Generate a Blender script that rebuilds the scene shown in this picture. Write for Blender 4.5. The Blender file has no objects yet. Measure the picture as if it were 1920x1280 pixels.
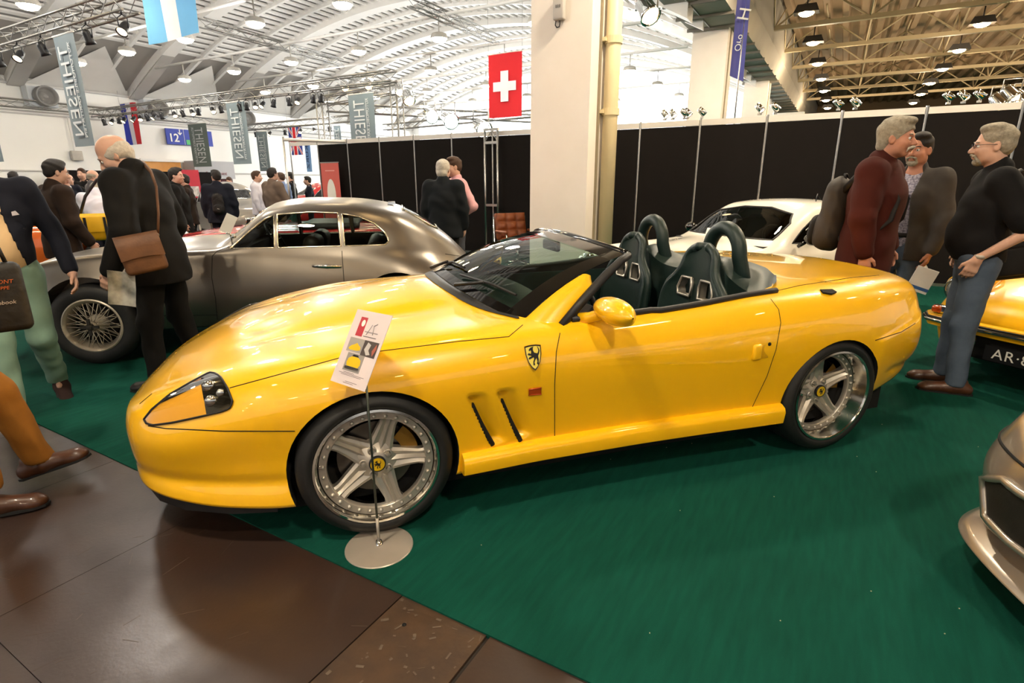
import bpy, bmesh, math, random
import numpy as np
from mathutils import Vector, Matrix
from mathutils.bvhtree import BVHTree
from mathutils.geometry import tessellate_polygon

random.seed(7)
rng = np.random.default_rng(7)
SC = bpy.context.scene
COL = SC.collection
PI = math.pi

# ------------------------------------------------------------------ camera
CAM_F, CAM_PITCH, CAM_ROLL, CAM_H, CAM_YAW = 1029.72, 0.2814, -0.0022, 1.4998, 0.5267
cd = bpy.data.cameras.new('camera')
cam = bpy.data.objects.new('camera', cd)
COL.objects.link(cam)
cd.sensor_width = 36.0
cd.lens = CAM_F / 1920 * 36.0
cd.clip_start, cd.clip_end = 0.05, 300
cam.location = (0, 0, CAM_H)
cam.rotation_euler = (Matrix.Rotation(CAM_YAW, 3, 'Z') @ Matrix.Rotation(PI / 2 - CAM_PITCH, 3, 'X') @ Matrix.Rotation(CAM_ROLL, 3, 'Z')).to_euler()
SC.camera = cam

# ------------------------------------------------------------------ world, exposure
wd = bpy.data.worlds.new('world')
SC.world = wd
wd.use_nodes = True
wbg = wd.node_tree.nodes['Background']
wbg.inputs[0].default_value = (1.0, 0.97, 0.92, 1)
wbg.inputs[1].default_value = 0.62
SC.view_settings.view_transform = 'Standard'
SC.view_settings.look = 'None'
SC.view_settings.gamma = 1.0
SC.view_settings.exposure = 0.22
SC.view_settings.use_curve_mapping = False
SC.cycles.max_bounces, SC.cycles.diffuse_bounces, SC.cycles.glossy_bounces, SC.cycles.transparent_max_bounces = 6, 3, 4, 8
SC.cycles.caustics_reflective = SC.cycles.caustics_refractive = False


def area_light(name, loc, target, size, power, col, sy=None, spread=PI):
    l = bpy.data.lights.new(name, 'AREA')
    l.energy, l.color, l.size, l.spread = power, col, size, spread
    if sy:
        l.shape, l.size_y = 'RECTANGLE', sy
    o = bpy.data.objects.new(name, l)
    COL.objects.link(o)
    o.location = loc
    o.rotation_euler = (Vector(target) - Vector(loc)).to_track_quat('-Z', 'Y').to_euler()
    return o


# daylight through the glazed far end of the hall
area_light('daylight_end_glazing', (-17, 35.0, 5.6), (-17, 20, 3.0), 22, 2600, (0.93, 0.97, 1.0), 4.0)


# ------------------------------------------------------------------ colours and materials
def lin(c):
    if isinstance(c, str):
        c = [int(c[i:i + 2], 16) / 255 for i in (0, 2, 4)]
    return tuple(x / 12.92 if x <= .04045 else ((x + .055) / 1.055) ** 2.4 for x in c) + (1,)


MATS = {}


def M(name, col=None, rough=.5, metal=0., coat=0., noise=None, col2=None, bump=None, emit=None, trans=0., alpha=1., sheen=0., ior=1.45, spec=.5, coords='Object', noise_rough=0):
    """a procedural principled material; noise=(scale, mix) blends towards col2, bump=(scale, strength)"""
    if name in MATS:
        return MATS[name]
    m = bpy.data.materials.new(name)
    MATS[name] = m
    m.use_nodes = True
    nt = m.node_tree
    b = nt.nodes['Principled BSDF']
    c = lin(col)
    b.inputs['Base Color'].default_value = c
    b.inputs['Roughness'].default_value = rough
    b.inputs['Metallic'].default_value = metal
    b.inputs['Coat Weight'].default_value = coat
    b.inputs['Coat Roughness'].default_value = .03
    b.inputs['Transmission Weight'].default_value = trans
    b.inputs['Alpha'].default_value = alpha
    b.inputs['IOR'].default_value = ior
    b.inputs['Specular IOR Level'].default_value = spec
    b.inputs['Sheen Weight'].default_value = sheen
    if emit:
        b.inputs['Emission Color'].default_value = lin(emit[0])
        b.inputs['Emission Strength'].default_value = emit[1]
    tc = None
    if noise or bump:
        tc = nt.nodes.new('ShaderNodeTexCoord')
    if noise:
        n = nt.nodes.new('ShaderNodeTexNoise')
        n.inputs['Scale'].default_value = noise[0]
        n.inputs['Detail'].default_value = 5
        nt.links.new(tc.outputs[coords], n.inputs['Vector'])
        r = nt.nodes.new('ShaderNodeMapRange')
        r.inputs[1].default_value, r.inputs[2].default_value = .3, .7
        r.inputs[4].default_value = noise[1]
        nt.links.new(n.outputs[0], r.inputs[0])
        mx = nt.nodes.new('ShaderNodeMix')
        mx.data_type = 'RGBA'
        mx.inputs[6].default_value = c
        mx.inputs[7].default_value = lin(col2) if col2 else tuple(x * .6 for x in c[:3]) + (1,)
        nt.links.new(r.outputs[0], mx.inputs[0])
        nt.links.new(mx.outputs[2], b.inputs['Base Color'])
        if noise_rough:
            rr = nt.nodes.new('ShaderNodeMapRange')
            rr.inputs[1].default_value, rr.inputs[2].default_value = .3, .7
            rr.inputs[3].default_value, rr.inputs[4].default_value = max(0, rough - noise_rough), min(1, rough + noise_rough)
            nt.links.new(n.outputs[0], rr.inputs[0])
            nt.links.new(rr.outputs[0], b.inputs['Roughness'])
    if bump:
        n2 = nt.nodes.new('ShaderNodeTexNoise')
        n2.inputs['Scale'].default_value = bump[0]
        n2.inputs['Detail'].default_value = 4
        nt.links.new(tc.outputs[coords], n2.inputs['Vector'])
        bp = nt.nodes.new('ShaderNodeBump')
        bp.inputs['Strength'].default_value = bump[1]
        bp.inputs['Distance'].default_value = bump[2] if len(bump) > 2 else .01
        nt.links.new(n2.outputs[0], bp.inputs['Height'])
        nt.links.new(bp.outputs[0], b.inputs['Normal'])
    return m


def glassmat(name, tint, gloss=.5, rough=.0, reflect=1.45):
    """thin window glass: tinted see-through plus a fresnel mirror coat"""
    if name in MATS:
        return MATS[name]
    m = bpy.data.materials.new(name)
    MATS[name] = m
    m.use_nodes = True
    nt = m.node_tree
    nt.nodes.clear()
    out = nt.nodes.new('ShaderNodeOutputMaterial')
    t = nt.nodes.new('ShaderNodeBsdfTransparent')
    t.inputs[0].default_value = lin(tint)
    g = nt.nodes.new('ShaderNodeBsdfGlossy')
    g.inputs['Roughness'].default_value = rough
    fr = nt.nodes.new('ShaderNodeFresnel')
    fr.inputs[0].default_value = reflect
    mx = nt.nodes.new('ShaderNodeMixShader')
    nt.links.new(fr.outputs[0], mx.inputs[0])
    nt.links.new(t.outputs[0], mx.inputs[1])
    nt.links.new(g.outputs[0], mx.inputs[2])
    nt.links.new(mx.outputs[0], out.inputs[0])
    return m


# ------------------------------------------------------------------ objects
def tag(o, label=None, cat=None, group=None, kind=None):
    if label: o['label'] = label
    if cat: o['category'] = cat
    if group: o['group'] = group
    if kind: o['kind'] = kind
    return o


def empty(name, loc=(0, 0, 0), rz=0., label=None, cat=None, group=None, kind=None):
    o = bpy.data.objects.new(name, None)
    o.empty_display_size = .2
    COL.objects.link(o)
    o.location = loc
    o.rotation_euler = (0, 0, rz)
    return tag(o, label, cat, group, kind)


def mesh_obj(name, me, mats=None, parent=None):
    if mats is not None:
        for m in (mats if isinstance(mats, (list, tuple)) else [mats]):
            me.materials.append(m)
    o = bpy.data.objects.new(name, me)
    COL.objects.link(o)
    if parent is not None:
        o.parent = parent
    return o


def copy_tree(o, parent=None):
    c = o.copy()
    COL.objects.link(c)
    if parent is not None:
        c.parent = parent
    for ch in list(o.children):
        copy_tree(ch, c)
    return c


class MB:
    """collects shapes; build() links them as one mesh object"""

    def __init__(s):
        s.v, s.f, s.mi, s.sm = [], [], [], []
        s.cur, s.smooth = 0, False

    def add(s, vs, fs, smooth=None):
        k = len(s.v)
        s.v.extend([tuple(map(float, p)) for p in vs])
        sm = s.smooth if smooth is None else smooth
        for f in fs:
            s.f.append([i + k for i in f])
            s.mi.append(s.cur)
            s.sm.append(sm)
        return s

    def xf(s, mat, k0=0):
        for i in range(k0, len(s.v)):
            s.v[i] = tuple(mat @ Vector(s.v[i]))
        return s

    def box(s, c, d, rz=0., taper=1., rot=None):
        x, y, z = [q / 2 for q in d]
        R = rot if rot is not None else Matrix.Rotation(rz, 3, 'Z')
        vs = []
        for sz in (-1, 1):
            t = taper if sz > 0 else 1
            for sx, sy in ((-1, -1), (1, -1), (1, 1), (-1, 1)):
                vs.append(R @ Vector((sx * x * t, sy * y * t, sz * z)) + Vector(c))
        return s.add(vs, [(3, 2, 1, 0), (4, 5, 6, 7), (0, 1, 5, 4), (1, 2, 6, 5), (2, 3, 7, 6), (3, 0, 4, 7)], False)

    def bbox(s, lo, hi):
        return s.box([(a + b) / 2 for a, b in zip(lo, hi)], [b - a for a, b in zip(lo, hi)])

    def rbox(s, c, d, r, rot=None, seg=3, pw=None):
        """rounded box: superellipse-ish, all edges rounded"""
        R = rot if rot is not None else Matrix.Identity(3)
        hx, hy, hz = [q / 2 for q in d]
        r = min(r, hx, hy, hz)
        n = seg
        vs, idx = [], {}
        ang = [i / n * PI / 2 for i in range(n + 1)]
        # build as lat/long on rounded cube: rings over elevation
        rings = []
        els = [(-PI / 2 + a, -1) for a in ang] + [(a, 1) for a in ang]
        azs = []
        for q in range(4):
            for a in ang:
                azs.append((q * PI / 2 + a, q))
        sg = [(1, 1), (-1, 1), (-1, -1), (1, -1)]
        for e, sz in els:
            ring = []
            for a, q in azs:
                sx, sy = sg[q]
                p = Vector((sx * (hx - r) + r * math.cos(e) * math.cos(a), sy * (hy - r) + r * math.cos(e) * math.sin(a), sz * (hz - r) + r * math.sin(e)))
                ring.append(len(vs))
                vs.append(R @ p + Vector(c))
            rings.append(ring)
        fs = []
        m = len(azs)
        for i in range(len(rings) - 1):
            for j in range(m):
                fs.append((rings[i][j], rings[i][(j + 1) % m], rings[i + 1][(j + 1) % m], rings[i + 1][j]))
        fs.append(tuple(reversed(rings[0])))
        fs.append(tuple(rings[-1]))
        return s.add(vs, fs, True)

    def tube(s, pts, r, n=8, closed=False, cap=True, smooth=True, flat=None):
        pts = [Vector(p) for p in pts]
        m = len(pts)
        rs = r if isinstance(r, (list, tuple)) else [r] * m
        ref = None
        rings, vs = [], []
        for i, p in enumerate(pts):
            if closed:
                t = (pts[(i + 1) % m] - pts[i - 1])
            else:
                t = pts[min(i + 1, m - 1)] - pts[max(i - 1, 0)]
            t = t.normalized() if t.length > 1e-9 else Vector((0, 0, 1))
            if ref is None:
                ref = Vector((0, 0, 1)) if abs(t.z) < .9 else Vector((1, 0, 0))
            a = ref - t * ref.dot(t)
            if a.length < 1e-6:
                a = t.orthogonal()
            a.normalize()
            ref = a
            b = t.cross(a)
            ring = []
            for k in range(n):
                th = 2 * PI * k / n
                ra = rs[i] * (flat if flat else 1)
                ring.append(len(vs))
                vs.append(p + a * (math.cos(th) * rs[i]) + b * (math.sin(th) * ra))
            rings.append(ring)
        fs = []
        for i in range(m if closed else m - 1):
            A, B = rings[i], rings[(i + 1) % m]
            for k in range(n):
                fs.append((A[k], A[(k + 1) % n], B[(k + 1) % n], B[k]))
        k0 = len(s.f)
        s.add(vs, fs, smooth)
        if cap and not closed:
            k = len(s.v) - len(vs)
            s.f.append([k + q for q in reversed(rings[0])]); s.mi.append(s.cur); s.sm.append(False)
            s.f.append([k + q for q in rings[-1]]); s.mi.append(s.cur); s.sm.append(False)
        return s

    def lathe(s, prof, n=32, axis='z', c=(0, 0, 0), smooth=True, closed=False):
        """prof = [(radius, height)...] spun about an axis through c"""
        vs, fs = [], []
        m = len(prof)
        for k in range(n):
            th = 2 * PI * k / n
            ca, sa = math.cos(th), math.sin(th)
            for r, h in prof:
                p = {'z': (r * ca, r * sa, h), 'y': (r * ca, h, r * sa), 'x': (h, r * ca, r * sa)}[axis]
                vs.append((p[0] + c[0], p[1] + c[1], p[2] + c[2]))
        for k in range(n):
            k2 = (k + 1) % n
            for i in range(m if closed else m - 1):
                j = (i + 1) % m
                fs.append((k * m + i, k2 * m + i, k2 * m + j, k * m + j))
        return s.add(vs, fs, smooth)

    def prism(s, poly, lo, hi, axis='z', smooth=False):
        """2-D outline extruded along an axis; poly given in the remaining two axes in order"""
        n = len(poly)
        tr = {'z': lambda a, b, h: (a, b, h), 'y': lambda a, b, h: (a, h, b), 'x': lambda a, b, h: (h, a, b)}[axis]
        vs = [tr(a, b, lo) for a, b in poly] + [tr(a, b, hi) for a, b in poly]
        fs = [tuple(range(n))[::-1], tuple(range(n, 2 * n))] + [(i, (i + 1) % n, n + (i + 1) % n, n + i) for i in range(n)]
        k = len(s.f)
        s.add(vs, fs, smooth)
        if smooth:
            s.sm[k] = s.sm[k + 1] = False
        return s

    def ellip(s, c, r, n=16, m=10, rot=None):
        R = rot if rot is not None else Matrix.Identity(3)
        vs, fs = [], []
        for i in range(m + 1):
            e = -PI / 2 + PI * i / m
            for k in range(n):
                a = 2 * PI * k / n
                vs.append(R @ Vector((r[0] * math.cos(e) * math.cos(a), r[1] * math.cos(e) * math.sin(a), r[2] * math.sin(e))) + Vector(c))
        for i in range(m):
            for k in range(n):
                fs.append((i * n + k, i * n + (k + 1) % n, (i + 1) * n + (k + 1) % n, (i + 1) * n + k))
        return s.add(vs, fs, True)

    def grid(s, P, smooth=True, closed_u=False, flip=False):
        """P: array (a, b, 3)"""
        P = np.asarray(P)
        a, b = P.shape[:2]
        fs = []
        for i in range(a if closed_u else a - 1):
            i2 = (i + 1) % a
            for j in range(b - 1):
                q = (i * b + j, i2 * b + j, i2 * b + j + 1, i * b + j + 1)
                fs.append(q[::-1] if flip else q)
        return s.add(P.reshape(-1, 3), fs, smooth)

    def mesh(s, name='m', weld=False):
        me = bpy.data.meshes.new(name)
        me.from_pydata(s.v, [], s.f)
        me.polygons.foreach_set('material_index', s.mi)
        me.polygons.foreach_set('use_smooth', s.sm)
        me.update()
        if weld:
            bm = bmesh.new()
            bm.from_mesh(me)
            bmesh.ops.remove_doubles(bm, verts=bm.verts, dist=1e-5)
            bmesh.ops.recalc_face_normals(bm, faces=bm.faces)
            bm.to_mesh(me)
            bm.free()
        return me

    def build(s, name, mats, parent=None, sharp=None, weld=False):
        me = s.mesh(name, weld)
        o = mesh_obj(name, me, mats, parent)
        if sharp:
            me.set_sharp_from_angle(angle=math.radians(sharp))
        return o


def shared(name, me, parent=None, loc=(0, 0, 0), rot=(0, 0, 0), scale=None):
    o = bpy.data.objects.new(name, me)
    COL.objects.link(o)
    o.parent = parent
    o.location, o.rotation_euler = loc, rot
    if scale:
        o.scale = scale
    return o


def mesh_of(mb, name, mats, sharp=None):
    me = mb.mesh(name)
    for m in (mats if isinstance(mats, (list, tuple)) else [mats]):
        me.materials.append(m)
    if sharp:
        me.set_sharp_from_angle(angle=math.radians(sharp))
    return me


def text_mesh(txt, size, extrude=.004, bold=False, spacing=1.0, align='CENTER', shear=0.):
    cu = bpy.data.curves.new('lettering', 'FONT')
    cu.body = txt
    cu.size = size
    cu.extrude = extrude
    cu.align_x = align
    cu.align_y = 'CENTER'
    cu.space_character = spacing
    cu.shear = shear
    if bold:
        cu.offset = size * .018
    cu.resolution_u = 3
    o = bpy.data.objects.new('lettering', cu)
    COL.objects.link(o)
    dg = bpy.context.evaluated_depsgraph_get()
    me = bpy.data.meshes.new_from_object(o.evaluated_get(dg))
    bpy.data.objects.remove(o)
    bpy.data.curves.remove(cu)
    return me


ORD = ['first', 'second', 'third', 'fourth', 'fifth', 'sixth', 'seventh', 'eighth', 'ninth', 'tenth', 'eleventh', 'twelfth', 'thirteenth', 'fourteenth', 'fifteenth', 'sixteenth', 'seventeenth', 'eighteenth', 'nineteenth', 'twentieth', 'twenty-first', 'twenty-second', 'twenty-third', 'twenty-fourth', 'twenty-fifth']


# camera ray helper: where the sight line of a photograph point meets a plane of the place
_cy, _sy = math.cos(CAM_YAW), math.sin(CAM_YAW)
_R = np.array([_cy, _sy, 0.]); _FW = np.array([-_sy, _cy, 0.]); _UP = np.array([0, 0, 1.])
_F = _FW * math.cos(CAM_PITCH) - _UP * math.sin(CAM_PITCH)
_U = _FW * math.sin(CAM_PITCH) + _UP * math.cos(CAM_PITCH)


def _ray(x, y):
    c, s = math.cos(CAM_ROLL), math.sin(CAM_ROLL)
    X, Y = x - 960, y - 640
    return _F + _R * (c * X + s * Y) / CAM_F - _U * (-s * X + c * Y) / CAM_F


def at(x, y, axis, val):
    d = _ray(x, y)
    k = 'xyz'.index(axis)
    o = np.array([0, 0, CAM_H])
    return Vector(o + d * ((val - o[k]) / d[k]))


# ------------------------------------------------------------------ common materials
m_white = M('white_paint', 'e9e6df', .6, noise=(1.5, .25), col2='d5d1c8')
m_alu = M('brushed_aluminium', 'b9b6b0', .32, 1.0, noise=(30, .3))
m_chrome = M('chrome', 'e8e8e8', .06, 1.0)
m_black = M('black_plastic', '17171a', .42, noise=(20, .3))
m_rubber = M('black_rubber', '131314', .62, noise=(25, .4), col2='1d1c1b')
m_gap = M('dark_gap', '050505', .9)
# ================================================================== THE SETTING
def struct(name, mb, mat, parent=None, sharp=None):
    o = mb.build(name, mat, parent, sharp)
    if parent is None:
        tag(o, kind='structure')
    return o


m_floor = M('brown_floor_plate', '38281f', .40, noise=(2.2, .75), col2='22191a', bump=(60, .12, .004), noise_rough=.12, coords='Object')
m_floor2 = M('worn_floor_plate', '4c3a2c', .38, noise=(7, .8), col2='2c201b', bump=(40, .25, .004), noise_rough=.12)
m_scr = M('pale_scratch', '5f5347', .6, noise=(30, .6), col2='42352b')


def carpet_mat():
    m = M('green_carpet', '0d463a', .97, spec=.1, noise=(.9, .7), col2='0a3a30', bump=(420, .55, .004))
    nt = m.node_tree
    b = nt.nodes['Principled BSDF']
    tc = nt.nodes.new('ShaderNodeTexCoord')
    mp = nt.nodes.new('ShaderNodeMapping')
    mp.inputs['Scale'].default_value = (22, 3.0, 1)
    mp.inputs['Rotation'].default_value = (0, 0, .5)
    n = nt.nodes.new('ShaderNodeTexNoise')
    n.inputs['Scale'].default_value = 1.6
    n.inputs['Detail'].default_value = 4
    nt.links.new(tc.outputs['Object'], mp.inputs[0])
    nt.links.new(mp.outputs[0], n.inputs['Vector'])
    mx = nt.nodes.new('ShaderNodeMix')
    mx.data_type = 'RGBA'
    mx.blend_type = 'MULTIPLY'
    mx.inputs[0].default_value = .45
    ramp = nt.nodes.new('ShaderNodeValToRGB')
    ramp.color_ramp.elements[0].position, ramp.color_ramp.elements[1].position = .3, .7
    ramp.color_ramp.elements[0].color = (.62, .62, .62, 1)
    ramp.color_ramp.elements[1].color = (1.25, 1.25, 1.25, 1)
    nt.links.new(n.outputs[0], ramp.inputs[0])
    src = b.inputs['Base Color'].links[0].from_socket
    nt.links.new(src, mx.inputs[6])
    nt.links.new(ramp.outputs[0], mx.inputs[7])
    nt.links.new(mx.outputs[2], b.inputs['Base Color'])
    return m


m_carpet = carpet_mat()
EDGE_Y = 1.286

# floor: dark slab, brown plates as pieces of it, carpet on top
fl = struct('floor', MB().bbox((-45, -14, -.3), (32, 60, -.012)), M('floor_bed', '1c1512', .8, noise=(3, .5)))
xs = [-7.02, -6.1, -5.18, -4.26, -3.34, -2.42, -1.232, -.838, .1, 1.02, 1.94, 2.86]
for i in range(len(xs) - 1):
    strip = (xs[i] == -1.232)
    ys = [-2.2, EDGE_Y + .05] if strip else [-2.2, -1.3, -.42, .43, EDGE_Y + .05]
    for j in range(len(ys) - 1):
        g = .0012 if not strip else .0035
        p = MB()
        x0, x1, y0, y1 = xs[i] + g, xs[i + 1] - g - (.012 if strip else 0), ys[j] + g, ys[j + 1] - g
        p.bbox((x0, y0, -.012), (x1, y1, 0 if not strip else -.001))
        p.build('floor_plate', m_floor2 if strip else m_floor, fl)
# scratches and a bolt hole with a shape of their own
sb = MB()
for k in range(46):
    x, y = random.uniform(-3.6, -.7), random.uniform(.45, 1.24)
    a, L = random.choice([.6, .7, 2.3, 2.2, 1.5]) + random.uniform(-.35, .35), random.uniform(.01, .16) ** 1.15
    w = random.uniform(.0006, .0018)
    sb.box((x, y, .0003), (L, w, .0004), a)
for k in range(40):
    x, y = random.uniform(-1.22, -.86), random.uniform(.9, 1.27)
    sb.box((x, y, .0002), (random.uniform(.004, .03), random.uniform(.003, .012), .0004), random.uniform(0, 3))
so = sb.build('floor_scratches', m_scr, fl)
so['kind'] = 'stuff'
MB().lathe([(0, .0006), (.008, .0006), (.0085, 0)], 14, c=(-1.13, 1.18, 0)).build('bolt_hole', m_gap, fl)

cm = MB()
cm.bbox((-11.8, EDGE_Y, -.012), (16, 60, .006))
cp = struct('floor_carpet', cm, m_carpet)
cm2 = MB().bbox((-29.9, 1.6, -.012), (-11.9, 40, .002))
struct('floor_far_hall', cm2, M('far_floor', '3d3936', .4, noise=(.6, .5), col2='292624'))
# crumbs on the carpet
cb = MB()
for k in range(26):
    x, y = random.uniform(-1.4, 2.2), random.uniform(1.45, 4)
    cb.box((x, y, .0075), (.004, .003, .002), random.uniform(0, 3))
co = cb.build('carpet_crumbs', M('pale_crumb', 'b9ae8e', .8), cp)
co['kind'] = 'stuff'

# ---- left hall wall
WX = -30.0
m_wall = M('hall_wall_paint', 'efeee9', .7, noise=(.4, .35), col2='dfddd6')
wl = MB().bbox((WX - .3, -14, 0), (WX, 36.3, 5.9))
w_left = struct('wall_left', wl, m_wall)
band = MB()
for z0, z1, d in ((5.42, 5.5, .12), (4.28, 4.34, .05), (2.0, 2.06, .06)):
    band.bbox((WX, -10, z0), (WX + d, 36, z1))
struct('trim_1', band, M('grey_trim', 'b8b6b1', .5, noise=(3, .3)))
# far end wall with glazing
m_glaze = M('glazing_daylight', 'ffffff', .4, emit=('f6faff', 2.3))
we = MB().bbox((WX - .3, 36, 0), (-2.4, 36.3, 5.2))
w_end = struct('wall_end', we, m_wall)
AX0, AX1, AZ0, AZ1 = -30.0, -3.9, 5.6, 8.9
ACX, AHW = (AX0 + AX1) / 2, (AX1 - AX0) / 2


def arch_z(x):
    """circular arc"""
    s = AZ1 - AZ0
    R = (AHW * AHW + s * s) / (2 * s)
    return AZ1 - R + math.sqrt(max(0, R * R - (x - ACX) ** 2))


def arch_n(x):
    s = AZ1 - AZ0
    R = (AHW * AHW + s * s) / (2 * s)
    return math.asin((x - ACX) / R)


xsA = [AX0 + (AX1 - AX0) * i / 48 for i in range(49)]
# glazing panes of the end wall
for i in range(12):
    x0, x1 = AX0 + .8 + i * 2.04, AX0 + .8 + (i + 1) * 2.04 - .12
    z1a, z1b = arch_z(x0) - .25, arch_z(x1) - .25
    MB().prism([(x0, 3.2), (x1, 3.2), (x1, z1b), (x0, z1a)], 35.9, 35.96, 'y').build('window_pane', m_glaze, w_end)
gl = MB()
gp = [(x, arch_z(x)) for x in xsA]
gl.prism(gp + [(AX1, 5.0), (AX0, 5.0)], 35.98, 36.25, 'y')
struct('wall_end_gable', gl, m_wall)

# ---- vaulted ceiling: shell, ribs, slats
m_shell = M('vault_shell', 'aaa6a0', .8, noise=(.5, .3), col2='8f8b86')
m_slat = M('vault_slat', 'efece6', .7, noise=(2, .2), col2='dcd8d0')
sh = MB()
P = np.array([[(x, y, arch_z(x) + .12) for y in (-14, 36.2)] for x in xsA])
sh.grid(P)
P2 = P.copy(); P2[:, :, 2] += .25
sh.grid(P2, flip=True)
vault = struct('ceiling', sh, m_shell)
RIBY = [11.0 + 4.6 * k for k in range(-5, 6)]


def rib(y, w, d, name='rib'):
    mb = MB()
    pr = []
    for x in xsA:
        z = arch_z(x)
        pr.append([(x, y - w / 2, z + .14), (x, y - w / 2, z - d), (x, y + w / 2, z - d), (x, y + w / 2, z + .14)])
    mb.grid(np.array(pr), smooth=False, flip=True)
    mb.build(name, m_slat, vault, sharp=40)


for y in RIBY:
    rib(y, .55, .22)
    for q in (1.53, 3.06):
        rib(y + q, .13, .12)
slat_me = mesh_of(MB().box((0, 0, 0), (.17, 50.2, .07)), 'slat', m_slat)
x = -26.6
while x < AX1 - .3:
    a = arch_n(x)
    shared('slat', slat_me, vault, (x, 11.1, arch_z(x) + .03), (0, a, 0))
    x += .40 * math.cos(a)
# white triangular lunettes where the vault meets the wall, one per bay
for y in RIBY[:-1]:
    mb = MB()
    ym = y + 2.3
    A, B, C = (WX + .05, y + .3, 5.5), (WX + .05, y + 4.3, 5.5), (WX + 2.9, ym, arch_z(WX + 2.9) - .02)
    T = (WX + .05, ym, 6.4)
    mb.add([A, B, C, T], [(0, 2, 1), (0, 3, 2), (1, 2, 3), (0, 1, 3)])
    mb.build('lunette', m_white, vault)
    hb = MB()
    hb.add([(WX + .05, y - .28, 5.35), (WX + .05, y + .28, 5.35), (WX + 3.4, y + .28, arch_z(WX + 3.4) - .24), (WX + 3.4, y - .28, arch_z(WX + 3.4) - .24), (WX + .05, y, 6.3)], [(3, 2, 1, 0), (0, 1, 4), (1, 2, 4), (2, 3, 4), (3, 0, 4)])
    hb.build('haunch', M('haunch_grey', 'b9b5ae', .7, noise=(1, .3)), vault)

# ---- right hall: deck, beams
m_deck = M('roof_deck', 'a48a6c', .8, noise=(.7, .5), col2='8a7258')
m_beam = M('cream_steel', 'c9b794', .55, noise=(3, .3), col2='b29f7c')
rd = MB().bbox((-3.2, -14, 8.0), (30, 60, 8.2))
deck = struct('ceiling_right', rd, m_deck)
fold_me = mesh_of(MB().prism([(-.17, .1), (-.1, -.11), (.1, -.11), (.17, .1)], -37, 37, 'y'), 'deck_fold', m_deck)
for i in range(38):
    shared('deck_fold', fold_me, deck, (-2.7 + i * .62, 23, 7.94))
bm_ = MB()
bm_.bbox((-2.9, -.09, -.07), (26, .09, .07))
beam_me = mesh_of(bm_, 'beam_chord', m_beam)
wb = MB()
for k in range(10):
    x0 = -2.9 + k * 2.9
    for a, b in (((x0, 0, 0), (x0 + 1.45, 0, 1.05)), ((x0 + 1.45, 0, 1.05), (x0 + 2.9, 0, 0))):
        wb.tube([a, b], .035, 5)
    wb.tube([(x0 + 1.45, -2.0, 1.05), (x0 + 1.45, 0, 1.05)], .03, 4)
    for s in (-1, 1):
        wb.tube([(x0, 0, 0), (x0 + .1, s * 2.0, 1.1)], .028, 4)
web_me = mesh_of(wb, 'beam_web', m_beam)
for k in range(-8, 11):
    y = 2.0 + 4.05 * k + 1.4
    b = empty('roof_beam', (0, y, 6.75), label=None)
    tag(b, 'cream lattice roof beam in the brown right hall, %s from the far wall' % ORD[10 - k], 'roof beam', 'roof beams of the right hall')
    shared('chord', beam_me, b)
    shared('web', web_me, b)
# edge gutter between the two halls
gb = MB()
gb.prism([(-4.7, 6.9), (-4.5, 5.75), (-3.1, 5.75), (-2.9, 6.3), (-2.9, 8.1), (-4.7, 8.1)], -14, 60, 'y')
struct('beam_gutter', gb, M('gutter_concrete', 'a39d92', .8, noise=(1, .4), col2='8d877c'))
ab = MB()
for k in range(30):
    y = 11.5 + k * 1.3
    ab.box((-3.8, y, 5.72), (1.5, .06, .08))
struct('beam_gutter_ribs', ab, M('gutter_rib', '7d776d', .7))
# side wall strip of the right hall, seen beyond the panels
struct('wall_far_right', MB().bbox((-3, 58, 0), (30, 58.3, 8.1)), M('far_tan_wall', '8d7558', .8, noise=(.3, .4)))

# ---- pillars
m_pil = M('pillar_plaster', 'ece4da', .75, noise=(2.5, .3), col2='ddd2c4', bump=(30, .1, .004))
for i, y in enumerate((-11.8, 8.2, 18.2, 28.2)):
    p = MB().bbox((-4.42, y, 0), (-3.43, y + .95, 5.76))
    o = struct('pillar_%d' % (i + 1), p, m_pil)
    cr = MB()
    cr.bbox((-3.43, y + .30, 0), (-3.405, y + .36, 5.75))
    cr.build('pillar_joint', M('pillar_seam', '8d8069', .8), o)
m_pipe = M('cream_pipe', 'e0cfa6', .5, noise=(2, .3), col2='d3c092')
pp = empty('downpipe', (-3.29, 8.72, 0), label='cream drainpipe with two collars running down the white pillar', cat='pipe')
MB().tube([(0, 0, 0), (0, 0, 5.8)], .115, 20).build('pipe', m_pipe, pp)
for z in (2.55, 3.55):
    MB().lathe([(.115, -.05), (.135, -.05), (.135, .05), (.115, .05)], 20, c=(0, 0, z), smooth=False).build('collar', m_pipe, pp)
    MB().box((-.12, -.02, z), (.12, .3, .05)).build('bracket', m_pipe, pp)
# small grey device box with a cable loop high on the pillar
dv = empty('junction_box', at(1052, 18, 'y', 8.2), label='small grey device box with a cable loop high on the white pillar', cat='device')
MB().rbox((0, -.055, 0), (.17, .1, .3), .02).build('housing', M('grey_device', 'b9b3ab', .5), dv)
for k in range(3):
    MB().box((-.03 + .03 * k, -.107, .02), (.008, .006, .04)).build('vent_slot', m_gap, dv)
MB().tube([(-.06, -.03, -.12), (-.075, -.03, -.2), (-.05, -.03, -.235), (-.01, -.03, -.23), (.0, -.03, -.19), (.0, -.04, -.15)], .009, 6).build('cable', m_black, dv)

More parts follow.
